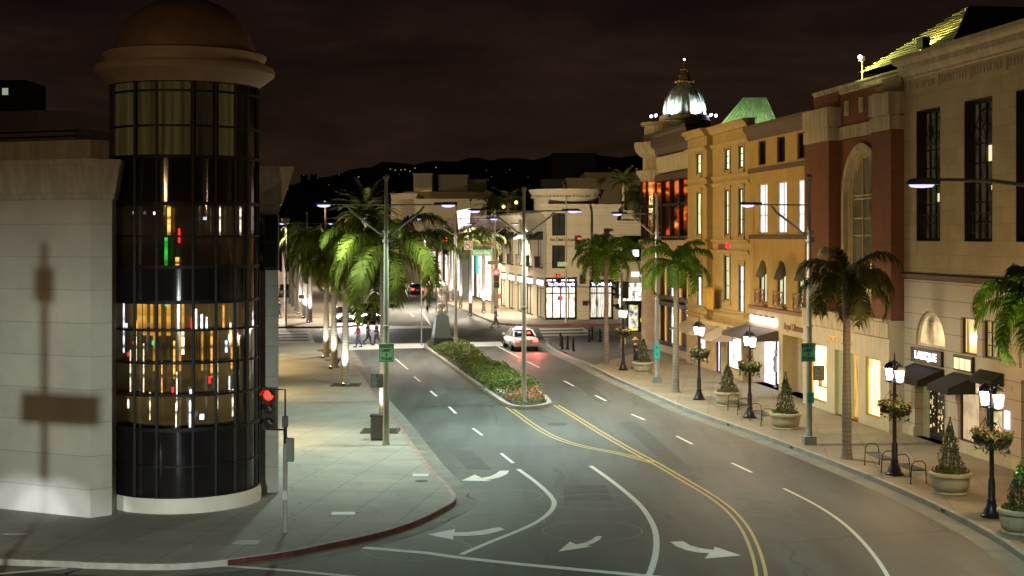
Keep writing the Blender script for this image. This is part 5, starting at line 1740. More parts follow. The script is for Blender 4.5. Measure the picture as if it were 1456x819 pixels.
t, X_, Y = mast('traffic_signal', 'traffic signal mast with a green street name sign above the far junction', 704, 127, 10.2, None)
arm = -(704 - 634) * Y / F
MB().tube([(0, 0, zat(349, Y) - KT), (arm, 0, zat(347, Y) - KT)], [.07, .05], 8).build('arm', pole_tan, t)
signal(t, arm - .05, -.2, zat(349, Y) - KT, 0, 0, 1.5, lit=red_hot)
signal(t, .12, -.25, zat(396, Y) - KT, 0, 0, 1.6, lit=red_hot)
signal(t, .40, -.25, zat(421, Y) - KT, 0, 0, 1.0, 1)
ns = MB().cbox(-(704 - 685) * Y / F, -.1, zat(359.5, Y) - KT, 1.9, .04, .56).build('street_sign', green_sign, t)
letters('Dayton Way', wsign, ns, -(704 - 685) * Y / F, -.125, zat(359.5, Y) - KT, .4, width=1.5, bold=.012)
q = MB().cbox(-(704 - 666) * Y / F, -.1, zat(349, Y) - KT, .78, .04, .78).build('no_turn_sign', wsign, t)
rg = MB(); cx, cz = -(704 - 666) * Y / F, zat(349, Y) - KT
rg.tube([(cx + .3 * cos(a * pi / 12), -.13, cz + .3 * sin(a * pi / 12)) for a in range(25)], .035, 5)
rg.obox((cx - .21, -.13, cz + .21), (cx + .21, -.13, cz - .21), .05, .05)
rg.build('prohibition_ring', M('sign red', (.40, .02, .02), .5), q)
ar = MB(); ar.tube([(cx + .12, -.125, cz - .2), (cx + .12, -.125, cz + .02), (cx + .02, -.125, cz + .1), (cx - .1, -.125, cz + .1)], .035, 5)
ar.poly([(cx - .08, -.13, cz + .2), (cx - .24, -.13, cz + .1), (cx - .08, -.13, cz)])
ar.build('left_arrow', ink, q)
MB().cbox(-.2, -.1, zat(373.5, Y) - KT, 1.0, .04, .34).build('small_sign', M('dark red blank sign', (.10, .03, .03), .5), t)
t, X_, Y = mast('traffic_signal', 'tall signal mast with three heads in front of the white corner building', 805, 126, 11.3, None)
signal(t, 1.0, -.1, zat(345, Y) - KT, radians(50), 0, 1.2)
MB().tube([(0, 0, zat(350, Y) - KT), (1.0, 0, zat(350, Y) - KT)], .05, 6).tube([(0, 0, 9.9), (.85, 0, 10.1), (.95, 0, 10.1)], .05, 6).build('arm', pole_tan, t)
MB().cbox(.95, -.02, 10.06, 1.0, .3, .12).build('lamp_head', M('dark lamp housing', (.05, .045, .04), .5), t)
MB().cbox(1.05, -.06, 9.98, .7, .26, .07).build('lens', led, t)
signal(t, -.75, -.2, zat(395, Y) - KT, radians(20), 0, 1.0, 2)
signal(t, -.55, -.2, zat(424, Y) - KT, radians(20), 0, 1.0, 1)
MB().tube([(0, 0, zat(405, Y) - KT), (-4.6, 0, zat(404, Y) - KT)], .04, 6).build('span_bar', pole_tan, t)
MB().cbox(-.3, -.1, zat(375.5, Y) - KT, .95, .04, .40).build('street_sign', M('pale green sign', (.28, .38, .30), .5), t)
t, X_, Y = mast('traffic_signal', 'dark traffic signal heads turned to the cross street at right corner', 884, 98, 5.2, None)
signal(t, -.35, 0, zat(412, Y) - KT, radians(-75), None, 1.1)
signal(t, .28, 0, zat(412, Y) - KT, radians(165), None, 1.1)
signal(t, -.30, 0, zat(436, Y) - KT, radians(-75), None, 1.0, 1)
t, X_, Y = mast('traffic_signal', 'far left corner traffic signal glowing red among palm trunks', 437.5, 128, 5.6, None)
signal(t, -.05, -.2, zat(395, Y) - KT, 0, 0, 1.0)
signal(t, .1, -.2, zat(421, Y) - KT, 0, 0, 1.0, 1)
MB().cbox(-.55, -.1, zat(422, Y) - KT, .45, .25, .35).build('control_box', black, t)


def sign(name, label, px, py, w, h, Y, mat, text=None, txtmat=None, sizes=None, rz=0, dx=0):
    x = (px - CX) * Y / F
    o = thing(name, label, 'sign', (x, Y, zat(py, Y)), rz)
    pb = MB().cbox(0, 0, 0, w, .02, h)
    pb.build('sign_panel', mat, o, bevel=.004)
    MB().cbox(0, .05, h * .3, w * .9, .04, .04).cbox(0, .05, -h * .3, w * .9, .04, .04).build('clamp', sign_back, o)
    if text:
        mm = MB()
        for ln, zf_, sz in text:
            letters(ln, None, None, 0, -.011, h * zf_, sz, mb=mm, extrude=.003, bold=.006)
        b = .018
        for (xa, xb, za, zb) in ((-w / 2 + .02, w / 2 - .02, h / 2 - .02 - b, h / 2 - .02), (-w / 2 + .02, w / 2 - .02, -h / 2 + .02, -h / 2 + .02 + b), (-w / 2 + .02, -w / 2 + .02 + b, -h / 2 + .04, h / 2 - .04), (w / 2 - .02 - b, w / 2 - .02, -h / 2 + .04, h / 2 - .04)):
            mm.box(xa, xb, -.013, -.010, za, zb)
        mm.build('lettering', txtmat or ink, o)
    return o


wl_ = lambda k: [('WEIGHT', .33, .17 * k), ('LIMIT', .11, .17 * k), ('5', -.11, .19 * k), ('TONS', -.33, .18 * k)]
leftsign = M('lime green sign sheeting', (.26, .66, .32), .5, var=.06)
sign('weight_limit_sign', 'green WEIGHT LIMIT 5 TONS sign on the left lamp pole', 549.5, 501.5, .56, .70, LPY - .2, leftsign, wl_(.86), ink)
sign('notice_sign', 'grey green shield notice sign beside the left lamp pole', 536, 541.5, .47, .52, LPY - .1, M('grey green sign back', (.17, .22, .18), .6), [('P', .3, .16), ('- - -', 0, .18), ('- - -', -.25, .18)], M('dull sign print', (.07, .09, .08), .6))
sign('weight_limit_sign', 'teal WEIGHT LIMIT 5 TONS sign on the right lamp pole', 1149.5, 501, .54, .70, RPY - .2, teal_sign, wl_(.84), ink)
sign('notice_sign', 'pale grey notice sign with a small shield beside the right lamp pole', 1164, 530.5, .42, .56, RPY - .05, M('pale sage sign', (.36, .40, .32), .6), [('v', .3, .16), ('- -', 0, .18), ('- -', -.25, .18)], M('dull sign print', (.07, .09, .08), .6))
sign('parking_sign', 'small teal parking sign low on the right lamp pole', 1152.5, 565.5, .26, .40, RPY - .2, teal_sign, [('P', .2, .14), ('2', -.2, .14)], M('dark teal print', (.01, .12, .10), .6))
sign('parking_sign', 'small teal parking sign on the farther right lamp pole', 934, 500, .34, .80, FPY - .2, teal_sign, [('P', .25, .2), ('2', -.2, .2)], M('dark teal print', (.01, .12, .10), .6))


# ------------------------------------------------------------------ black lantern posts with baskets
def lantern_post(label, px, py):
    x, y = gt(px, py)
    p = thing('lantern_post', label, 'lamp post', (x, y, KT), atan2(.99, -.137), 'black twin lantern posts on the right pavement')
    return p


lp = lantern_post('black twin lantern post before the LALIQUE entrance beside curved benches', 1272, 675)
MB().lathe([(.30, 0), (.30, .06), (.24, .1), (.2, .22), (.15, .3), (.12, .42), (.135, .46), (.105, .5), (.10, 1.0), (.085, 1.05), (.07, 1.1), (.055, 3.3), (.08, 3.32), (.08, 3.38), (.05, 3.42), (.035, 3.6), (.05, 3.62), (.03, 3.75), (.02, 3.95), (.001, 4.05)], 14).build('post', iron, lp, smooth=True)
for s in (-1, 1):
    m = MB()
    m.tube([(s * .05, 0, 3.05), (s * .25, 0, 3.0), (s * .4, 0, 3.03)], .03, 6)
    m.tube([(s * (.12 + .12 * cos(t * .5) * (1 - t / 16)), 0, 3.62 + .13 * sin(t * .5) * (1 - t / 16)) for t in range(13)], .025, 5)
    m.tube([(s * .05, 0, 3.3), (s * .22, 0, 3.62), (s * .4, 0, 3.62)], .025, 5)
    m.build('scroll_arm', iron, lp)
    lm = MB()
    lm.lathe([(.19, 3.47), (.2, 3.49), (.17, 3.56), (.08, 3.64), (.03, 3.67), (.02, 3.73)], 8, (s * .40, 0, 0))
    lm.lathe([(.05, 3.0), (.12, 3.03), (.13, 3.07)], 8, (s * .40, 0, 0))
    for k in range(8):
        a = 2 * pi * k / 8
        lm.obox((s * .4 + .125 * cos(a), .125 * sin(a), 3.05), (s * .4 + .185 * cos(a), .185 * sin(a), 3.48), .012, .012)
        lm.tube([(s * .4 + .12 * cos(a), .12 * sin(a), 3.06), (s * .4 + .12 * cos(a), .12 * sin(a), 2.99)], .01, 4)
    lo = lm.build('lantern_cage', iron, lp)
    MB().lathe([(.095, 3.10), (.145, 3.44)], 8, (s * .40, 0, 0)).build('lantern_glass', lantern_glass, lo)
MB().tube([(-.3, 0, 2.62), (.3, 0, 2.62)], .025, 6).tube([(0, -.12, 2.62), (0, .12, 2.62)], .025, 6).build('basket_arm', iron, lp)


def basket(label, loc, rz, tone, seed):
    b = thing('flower_basket', label, 'flower basket', loc, rz, 'hanging flower baskets on the lantern posts')
    rn = random.Random(seed)
    m = MB()
    for i in range(720):
        t = rn.uniform(0, 2 * pi); r = .40 * sqrt(rn.random()); z_ = rn.uniform(-.30, .12) * (1 - .3 * r)
        k = 1 - .35 * max(0, -z_ / .3)
        m.leaf((r * k * cos(t) * 1.08, r * k * sin(t), z_), .072, rn)
    for i in range(70):                                    # trailing sprays
        t = rn.uniform(0, 2 * pi)
        m.leaf((.32 * cos(t), .3 * sin(t), rn.uniform(-.48, -.2)), .055, rn)
    m.build('foliage', topi_m, b)
    m = MB()
    for i in range(60 if tone != 'red' else 34):
        t = rn.uniform(0, 2 * pi); r = .44 * sqrt(rn.uniform(.25, 1)); z_ = rn.uniform(-.25, .17)
        m.leaf((r * cos(t) * 1.05, r * sin(t), z_), .04, rn); m.leaf((r * cos(t) * 1.05 + .02, r * sin(t), z_ + .02), .035, rn)
    m.build('flowers', {'red': petal_r, 'pink': petal_p, 'magenta': petal_m}[tone], b)
    MB().tube([(0, 0, .45), (.28, 0, .02)], .008, 4).tube([(0, 0, .45), (-.28, 0, .02)], .008, 4).tube([(0, 0, .45), (0, .28, .02)], .008, 4).build('hanger', iron, b)
    MB().lathe([(.001, -.26), (.2, -.22), (.3, -.05), (.32, .0)], 12).build('basket_bowl', soil, b)
    return b


posts = [(1272, 675, None), (1410, 735, 'black twin lantern post nearest the right edge beside the pale plinth'), (1066, 594, 'black twin lantern post before the bright glass shop door'),
         (994, 568, 'black twin lantern post beside the slanted pale awnings'), (886, 526, 'farthest black twin lantern post near the corner poster kiosk')]
names = ['on the lantern post before LALIQUE', 'on the lantern post nearest the right edge', 'on the post before the bright shop door', 'on the post beside pale awnings', 'on the farthest post near the kiosk']
tones = [('red', 'red'), ('pink', 'red'), ('pink', 'red'), ('magenta', 'red'), ('magenta', 'red')]
for i, (px, py, lab) in enumerate(posts):
    x, y = gt(px, py)
    if lab: dup(lp, (x, y, KT), lp.rotation_euler.z, lab)
    for s in (-1, 1):
        c, sn = cos(lp.rotation_euler.z), sin(lp.rotation_euler.z)
        # local +x leads away from the camera
        basket(('%s flowered basket on the %s side %s' % (tones[i][0 if s > 0 else 1].replace('red', 'leafy red'), 'farther' if s > 0 else 'nearer', names[i])), (x + c * s * .36, y + sn * s * .36, KT + 2.28), R.uniform(0, 3), tones[i][0 if s > 0 else 1], 20 + i * 2 + s)
        light('lantern_light', 'POINT', (x + c * s * .85, y + sn * s * .85, KT + 3.4), 190, (1, .64, .28), None, .1)

# ------------------------------------------------------------------ planters, benches, bollards, bins
def planter(label, px, py, wpx, plant_px, obelisk=False, seed=1):
    x, y = gt(px, py)
    r = wpx / 2 * y / F
    y += r * .85
    x = (px - CX) * y / F
    p = thing('stone_planter', label, 'planter', (x, y, KT), 0, 'round stone planters along the right pavement')
    k = r / .66
    MB().lathe([(.50 * k, 0), (.52 * k, .03), (.50 * k, .07), (.46 * k, .09), (.53 * k, .14), (.57 * k, .28), (.585 * k, .42), (.585 * k, .52), (.66 * k, .55), (.66 * k, .62), (.62 * k, .66), (.56 * k, .66), (.54 * k, .55), (.001, .55)], 36).build('bowl', stone_pot, p, smooth=True)
    rn = random.Random(seed)
    hh = plant_px * y / F - .66
    m = MB()
    for i in range(int(1500)):
        t = rn.random() ** 1.25
        a = rn.uniform(0, 2 * pi); rr_ = (.40 * k * (1 - t) ** .75 + .04) * sqrt(rn.uniform(.3, 1)) * (1 + .22 * sin(a * 3 + t * 13))
        m.leaf((rr_ * cos(a), rr_ * sin(a), .6 + t * hh), .045, rn)
    m.build('topiary', topi_m, p)
    MB().tube([(0, 0, .5), (0, 0, .6 + hh * .9)], .02, 5).build('stem', trunk_m, p)
    m = MB()
    for i in range(330):
        a = rn.uniform(0, 2 * pi); rr_ = .55 * k * sqrt(rn.random())
        m.leaf((rr_ * cos(a), rr_ * sin(a), .62 + rn.uniform(0, .12)), .05, rn)
    m.build('underplanting', shrub_m, p)
    m = MB()
    for i in range(60):
        a = rn.uniform(0, 2 * pi); rr_ = .56 * k * sqrt(rn.uniform(.3, 1))
        if sin(a * 2 + seed) < -.2: continue
        c = (rr_ * cos(a), rr_ * sin(a), .72 + rn.uniform(-.03, .06))
        for j in range(3): m.leaf(c, .04, rn)
    m.build('flowers', petal_r if seed % 2 else petal_p, p)
    if obelisk:
        m = MB()
        for j in range(4):
            a = pi / 4 + j * pi / 2
            m.tube([(.3 * k * cos(a), .3 * k * sin(a), .6), (.08 * cos(a), .08 * sin(a), .62 + hh), (0, 0, .85 + hh)], .012, 5)
        m.ball((0, 0, .86 + hh), .035, 8)
        m.build('obelisk_frame', iron, p)
    return p


planter('stone planter with a broad cone shrub between LALIQUE post and nearest post', 1351, 706, 62, 98, True, 1)
planter('stone planter cut off by the right edge with pinkish flowers', 1451, 764, 66, 100, False, 2)
planter('stone planter with a spired cone shrub right of the curved benches', 1117, 612, 47, 73, True, 4)
planter('stone planter with a green cone shrub left of the bright shop door', 1035, 579, 40, 60, False, 3)
planter('stone planter with red flowers beside the farther right lamp pole', 914.5, 532, 31, 50, False, 5)


def bench(label, pa, pb):
    a = Vector(gt(*pa)); b = Vector(gt(*pb))
    L = (b - a).length; c = (a + b) / 2
    t = thing('curved_bench', label, 'bench', (c.x, c.y, KT), atan2(b.y - a.y, b.x - a.x), 'backless iron benches on the right pavement')
    s = MB()
    for k in range(7):
        yy = -.24 + .08 * k
        s.tube([(-L / 2, yy, .44 + .02 * (abs(yy) > .2)), (-L / 4, yy, .42), (L / 4, yy, .42), (L / 2, yy, .44 + .02 * (abs(yy) > .2))], .012, 5)
    s.build('seat', iron, t)
    for e in (-1, 1):
        f = MB()
        f.tube([(e * L / 2, -.26, 0), (e * L / 2, -.24, .45), (e * (L / 2 + .02), -.22, .62), (e * (L / 2 + .02), -.12, .72), (e * (L / 2 + .02), .12, .72), (e * (L / 2 + .02), .22, .62), (e * L / 2, .24, .45), (e * L / 2, .26, 0)], .017, 6)
        f.tube([(e * L / 2, -.24, .42), (e * L / 2, .24, .42)], .014, 5)
        f.ball((e * L / 2, -.26, .01), .03, 6); f.ball((e * L / 2, .26, .01), .03, 6)
        f.build('arm_loop', iron, t)
    return t


bench('curved iron bench just left of the LALIQUE lantern post', (1240, 661), (1264, 672))
bench('curved iron bench just right of the LALIQUE lantern post', (1283, 678), (1306, 688))
bench('thin iron bench left of the lantern post by the bright door', (1043, 583), (1057, 590))
bench('thin iron bench between the bright door post and the spired planter', (1075, 598), (1091, 606))
bn = thing('bollard', 'dark slim bollard on the corner paving by the crosswalk', 'bollard', (*gt(797, 492), KT), 0, 'bollards on the right corner')
MB().lathe([(.13, 0), (.13, .08), (.09, .12), (.075, .7), (.1, .72), (.1, .78), (.06, .82), (.07, .92), (.001, 1.0)], 12).build('post', iron, bn, smooth=True)
for px, py in ((799, 497), (807, 497), (815, 499.5), (838, 486), (842, 483), (853, 486), (864, 484)):
    dup(bn, (*gt(px, py), KT), 0, bn['label'])
x, y = gt(537, 627)
tb = thing('litter_bin', 'dark square litter bin at the foot of the left lamp pole', 'litter bin', (x, y + .25, KT), 0)
MB().cbox(0, 0, .5, .55, .5, .84).build('bin_body', M('dark bronze slats', (.055, .05, .04), .6, var=.3, scale=8), tb, bevel=.02)
s_ = MB()
for k in range(9): s_.cbox(-.25 + .0625 * k, -.262, .5, .035, .02, .8)
s_.build('slats', M('brown slat', (.08, .07, .055), .6), tb)
MB().cbox(0, 0, .95, .6, .55, .06).cbox(0, 0, .05, .5, .45, .08).build('lid', black, tb)
# poster kiosk and bins at the far right corner
x, y = gt(905, 517)
Yk = 102
kx = (902 - CX) * Yk / F
kk = thing('poster_kiosk', 'lit advertising kiosk with yellow and white posters at right corner', 'kiosk', (kx, Yk, KT), radians(10))
MB().box(-.75, .75, -.5, .5, .0, .9).build('base', stone_pot, kk)
MB().box(-.7, .7, -.45, .45, .9, 2.95).box(-.85, .85, -.6, .6, 2.95, 3.1).build('cabinet', M('dark olive cabinet', (.05, .05, .025), .5), kk)
MB().box(-.55, .15, -.47, -.455, 1.0, 2.85).build('poster', LIT('white poster art', (.95, .86, .70), .9, 'blot', .04, 1.4), kk)
MB().box(-.5, .1, -.48, -.471, 1.02, 1.16).box(-.3, .05, -.48, -.471, 2.7, 2.8).cbox(.45, -.47, 1.75, .22, .03, .3).build('poster_band', EM('yellow poster band', (.9, .80, .02), 1.0), kk)
# tree benches and grates on the left pavement
for px, py, lab in ((476, 521, 'round brown tree bench around the second trunk left'), (464, 507, 'round brown tree bench around the farther trunk left')):
    x, y = gt(px, py)
    t = thing('tree_bench', lab, 'bench', (x, y, KT))
    MB().lathe([(.35, .38), (.62, .38), (.62, .45), (.35, .45), (.35, .38)], 20).build('seat', M('brown bench boards', (.14, .085, .045), .7, var=.3, scale=6), t)
    MB().lathe([(.28, 0), (.2, .1), (.3, .38)], 12).build('pedestal', iron, t)
for px, py, lab in ((492, 547.5, 'dark iron tree grate around the third lit trunk'), (541, 613, 'brown tree grate behind the litter bin')):
    x, y = gt(px, py)
    t = MB()
    for k in range(9):
        t.box(x - .75, x + .75, y - .72 + k * .16, y - .62 + k * .16, KT + .002, KT + .03)
    for k in (-.75, .65): t.box(x + k, x + k + .1, y - .75, y + .75, KT + .031, KT + .04)
    tag(t.build('tree_grate', M('brown black grate', (.045, .035, .025), .7)), lab, 'tree grate')
# statue on its pedestal at the median nose
x, y = gt(627, 496, )
st = thing('pedestal_statue', 'silver lobed abstract sculpture on a tapered grey pedestal at the median end', 'statue', (x, y + 1.2, .16), radians(14))
st.scale = (.86, .86, .92)
MB().cbox(0, 0, .38, 1.55, 1.3, .76).build('plinth', M('black granite plinth', (.02, .02, .022), .35), st)
MB().add([(-.76, -.6, .762), (.7, -.6, .762), (.7, .6, .762), (-.76, .6, .762), (-.5, -.4, 2.45), (.46, -.4, 2.45), (.46, .4, 2.45), (-.5, .4, 2.45)], [(0, 1, 5, 4), (1, 2, 6, 5), (2, 3, 7, 6), (3, 0, 4, 7), (4, 5, 6, 7)]).build('pedestal', M('grey granite', (.045, .052, .05), .5, var=.1), st)
sv = M('bright cast silver', (.62, .60, .57), .22, .9, var=.2, scale=3)
tm = MB()
tm.lathe([(.2, 2.45), (.26, 2.6), (.29, 2.9), (.25, 3.15)], 14, (-.24, 0, 0))
tm.lathe([(.2, 2.45), (.26, 2.6), (.29, 2.9), (.25, 3.15)], 14, (.24, 0, 0))
tm.lathe([(.3, 3.0), (.5, 3.2), (.48, 3.45), (.36, 3.8), (.42, 4.15), (.54, 4.5), (.5, 4.75), (.3, 4.92), (.17, 5.0), (.15, 5.12), (.001, 5.14)], 18, sy=.62)
tm.build('sculpture', sv, st, smooth=True)
light('statue_uplight', 'SPOT', (x - 2.6, y + .6, .4), 900, (1, .9, .88), None, .08, (x - .2, y + 1.1, 3.2), 70, .5)
# ------------------------------------------------------------------ palms
def frond(mb, az, el, L, droop, rnd, dens=46, leafL=.62, hang=.75, mr=None):
    """one feather frond: arching rib with two rows of hanging leaflets; rib goes to mr"""
    p = Vector((0, 0, 0)); a = el; n = 14
    pts = [p.copy()]
    for i in range(n):
        t = i / n
        a -= droop / n * (.5 + 1.2 * t)
        d = Vector((cos(az) * cos(a), sin(az) * cos(a), sin(a)))
        p = p + d * L / n
        pts.append(p.copy())
    (mr or mb).tube(pts, [.035 * (1 - .85 * i / n) + .004 for i in range(n + 1)], 4)
    side = Vector((-sin(az), cos(az), 0))
    for i in range(dens):
        t = .14 + .86 * i / dens
        f = t * n; k = min(int(f), n - 1)
        q = pts[k].lerp(pts[k + 1], f - k)
        d = (pts[k + 1] - pts[k]).normalized()
        ll = leafL * (sin(pi * min(1, t * .85 + .12)) ** .6) * rnd.uniform(.8, 1.1)
        for s in (-1, 1):
            o = (side * s * rnd.uniform(.75, 1) + d * rnd.uniform(.5, .8) + Vector((0, 0, rnd.uniform(-.2, .35)))).normalized()
            m1 = q + o * ll * .5
            tip = q + o * ll * .85 + Vector((0, 0, -ll * hang * rnd.uniform(.5, 1.0)))
            w = d * .028
            mb.add([q - w, q + w, m1 + w * 1.1, m1 - w * 1.1, tip], [(0, 1, 2, 3), (3, 2, 4)])


def crown_mesh(nf, L, seed, droop=(1.5, 2.3), els=(-.15, 1.35), dens=46, leafL=.62, hang=.75, mr=None):
    rn = random.Random(seed); mb = MB()
    for i in range(nf):
        t = (i + .5) / nf
        frond(mb, i * 2.39996 + rn.uniform(-.2, .2), els[0] + (els[1] - els[0]) * t + rn.uniform(-.1, .1), L * rn.uniform(.85, 1.1), rn.uniform(*droop), rn, dens, leafL, hang, mr)
    return mb


def palm(name, label, x, y, H, crown, lm, group, r=.14, z=KT, shaft=True, own=None):
    t = thing(name, label, 'palm tree', (x, y, z), R.uniform(0, 6), group)
    m = MB()
    pr = [(r * 1.6, 0), (r * 1.35, .12), (r * 1.2, .5)]
    k = 14
    for i in range(1, k + 1):
        tt = i / k
        pr.append((r * (1.18 - .35 * tt + .08 * sin(tt * 9)), .5 + (H - .5) * tt))
    m.lathe(pr, 14)
    m.build('trunk', trunk_m, t, smooth=True)
    if shaft:
        MB().lathe([(r * .85, H - .9), (r * 1.05, H - .7), (r * .8, H - .2), (r * .4, H + .12)], 12).build('crownshaft', M('green crownshaft', (.12, .17, .05), .5), t, smooth=True)
    if isinstance(crown, MB):
        o = crown.build('crown', lm, t); o.location = (0, 0, H)
    else:
        o = bpy.data.objects.new('crown', crown); COL.objects.link(o); o.parent = t; o.location = (0, 0, H)
    return t, o


leaf_r = M('right row palm leaflet', (.10, .19, .02), .75, var=.5, scale=1.2, trans=.4, spec=.15)
G_R = 'palms along the right pavement'
G_L = 'royal palms along the left pavement'
c1 = crown_mesh(17, 2.35, 1, leafL=.66)
x, y = gt(1204, 652)
palm('palm_tree', 'dark drooping palm in front of the red brick building', x, y, zat(398, y) - KT, crown_mesh(18, 2.35, 31, (1.7, 2.5), leafL=.7), leaf_d, G_R)
x, y = gt(961, 557)
palm('palm_tree', 'green palm with pale trunk in front of the tan stone building', x, y, zat(374, y) - KT, crown_mesh(19, 2.45, 32, leafL=.68), leaf_r, G_R)
x, y = gt(862, 518)
palm('palm_tree', 'palm with full crown before the ornamental screen at right corner', x, y, zat(360, y) - KT, crown_mesh(22, 2.75, 33, leafL=.72), leaf_r, G_R)
palm('palm_tree', 'bright green lit palm cut off by the right edge', 14.05, 37.6, zat(428, 37.6) - KT, crown_mesh(18, 2.2, 34, (1.6, 2.3), leafL=.66), leaf_g, G_R)
light('palm_uplight', 'SPOT', (13.2, 36.6, 1.2), 3600, (.60, 1, .40), None, .1, (13.6, 37.2, 6.2), 60, .5)
x, y = gt(544.5, 616)
t, o = palm('palm_tree', 'large bright green palm behind the left lamp pole and litter bin', x, y, zat(356, y) - KT, crown_mesh(22, 3.85, 35, (1.7, 2.8), (-.3, 1.3), 74, leafL=.85), leaf_g, G_L, .13)
near = []
for i, (px, py, cy, L, lab) in enumerate(((491, 547, 362, 3.2, 'third lit trunk palm in the left row nearest but one'), (475, 523, 358, 3.4, 'palm in the left row rising from the nearer tree bench'), (464, 508, 357, 3.5, 'palm in the left row rising from the farther tree bench'))):
    x, y = gt(px, py)
    t, o = palm('palm_tree', lab, x, y, zat(cy, y) - KT, crown_mesh(24, L, 40 + i, (1.8, 2.9), dens=64, leafL=.85), leaf_m, G_L, .17)
    near.append(o)
# uplights at the palm feet
ul = thing('ground_uplight', 'small ground uplight at the foot of a left row palm', 'uplight', (*gt(492, 552), KT), 0, 'ground uplights at palm feet')
MB().lathe([(.10, 0), (.11, .12), (.09, .16), (.07, .16)], 12).build('housing', black, ul)
MB().lathe([(.07, .155), (.001, .165)], 12).build('lens', EM('uplight lens', (1, .95, 1), 30), ul)
for i, (px, py, dx, P) in enumerate(((492, 547, .0, 1500), (476, 523, .0, 1200), (464.5, 508, 0, 900), (543, 616, -.02, 1150))):
    x, y = gt(px, py)
    if i: dup(ul, (x - .15, y - .75, KT), 0, ul['label'])
    else: ul.location = (x - .05, y - .75, KT)
    light('palm_uplight', 'SPOT', (x - .1, y - .75, KT + .3), P, (1, .97, .93), None, .05, (x, y - .05, 5.2), 62, .6)
    light('palm_uplight', 'SPOT', (x + .5, y - .7, KT + .35), P * .16, (.9, 1, .5), None, .08, (x + .25, y - .1, 7.2), 70, .4)
# far rows of palms, sharing crown meshes
sh = []
for s in range(3):
    oo = crown_mesh(18, 2.9, 60 + s, (1.5, 2.4), dens=26, leafL=.8)
    me = oo.build('crown', [leaf_m, leaf_d, leaf_m][s])
    sh.append(me.data); bpy.data.objects.remove(me)
far = [(441, 458, 'left', 1), (433, 452, 'left', 1), (427, 446, 'left', 1), (421, 441, 'left', 0), (417, 436, 'left', 0), (413, 432, 'left', 0),
       (669, 449, 'right', 1), (688, 445, 'right', 1), (655, 437, 'right', 1), (641, 428, 'right', 1), (631, 421, 'right', 0), (622, 415, 'right', 0), (614, 410, 'right', 0), (706, 438, 'right', 0)]
for i, (px, py, sd_, lit) in enumerate(far):
    x, y = gt(px, py)
    palm('palm_tree', 'slim palm with lit pale trunk in the far %s row beyond the cross street' % sd_, x, y, R.uniform(6.9, 8.0), sh[i % 3], leaf_m, 'far palms on the %s side' % sd_, .16)
    if lit:
        light('palm_uplight', 'SPOT', (x, y - .9, .5), 2600, (1, .95, .88), None, .06, (x, y, 6.0), 62, .6)
        dup(ul, (x, y - .95, KT), 0, 'small glowing ground uplight at a far %s row palm' % sd_)
# palms in the distance
dp = crown_mesh(46, 4.4, 70, (.7, 1.5), (-.3, 1.5), 46, .75, .25)
Y = 150
palm('date_palm', 'great date palm with spreading crown above the left palm row', (520 - CX) * Y / F, Y, zat(305, Y) - KT, dp, leaf_d, None, .4, shaft=False)
light('palm_uplight', 'SPOT', ((505 - CX) * Y / F, Y - 5, .6), 16000, (1, .85, .45), None, .2, ((520 - CX) * Y / F, Y, 9), 50, .6)
sm_ = crown_mesh(30, 2.6, 71, (.8, 1.6), (-.2, 1.45), 30, .7, .3)
for px, py, Y, lab in ((702, 294, 172, 'dark spiky palm behind the white shop wing roof at left'), (722, 288, 170, 'dark spiky palm behind the white shop wing roof middle'), (742, 286, 176, 'dark spiky palm behind the two armed lamp head'), (760, 284, 178, 'dark spiky palm next to the drum attic'),
                       (886, 259, 190, 'dark palm before the low block right of the drum attic'), (916, 282, 118, 'tall drooping palm close beside the domed corner building')):
    x = (px - CX) * Y / F
    palm('palm_tree', lab, x, Y, zat(py, Y) - KT, (crown_mesh(22, 2.6, 90 + px, (1.6, 2.4), (-.3, 1.3), 30, .8, .7) if px == 916 else crown_mesh(26, 2.7, 90 + px, (.8, 1.6), (-.2, 1.45), 30, .7, .3)), leaf_d, None, .2, shaft=False)
for px, py in ((716, 294), (734, 288)):
    Y = 166
    tag(MB().ball(((px - CX) * Y / F, Y, zat(py, Y)), .2).build('garden_globe', EM('yellow garden lamp', (1, .75, .12), 2.2)), 'yellow glowing roof garden lamp among spiky palms', 'lamp', 'yellow roof garden lamps')
    light('garden_light', 'POINT', ((px - CX) * Y / F, Y - .6, zat(py, Y) + .5), 220, (1, .75, .2), None, .3)

# ------------------------------------------------------------------ median planting
def inside(p, poly):
    c = False; n = len(poly)
    for i in range(n):
        a, b_ = poly[i], poly[i - 1]
        if (a[1] > p[1]) != (b_[1] > p[1]) and p[0] < (b_[0] - a[0]) * (p[1] - a[1]) / (b_[1] - a[1]) + a[0]: c = not c
    return c


rn = random.Random(9)
spots = []
tries = 0
ymin = min(p[1] for p in inner); ymax = max(p[1] for p in inner)
while len(spots) < 64 and tries < 6000:
    tries += 1
    yy = rn.uniform(ymin + 5.2, ymax - 5.5); xs_ = rn.uniform(min(p[0] for p in inner), max(p[0] for p in inner))
    if not all(inside((xs_ + a_, yy), inner) for a_ in (-.33, 0, .33)): continue
    if any(hypot(xs_ - a, (yy - b_)) < .76 for a, b_ in spots): continue
    spots.append((xs_, yy))
sm3 = []
for s in range(4):
    m = MB(); r2 = random.Random(100 + s)
    for i in range(520):
        u = r2.uniform(0, 2 * pi); v = r2.random()
        rr_ = .72 * sqrt(v) * (1 + .2 * sin(3 * u + s)); zz = .62 * sqrt(max(0, 1 - v)) * r2.uniform(.5, 1.1) + .12
        m.leaf((rr_ * cos(u), rr_ * sin(u), zz), .075, r2)
    o = m.build('foliage', shrub_m); sm3.append(o.data); bpy.data.objects.remove(o)
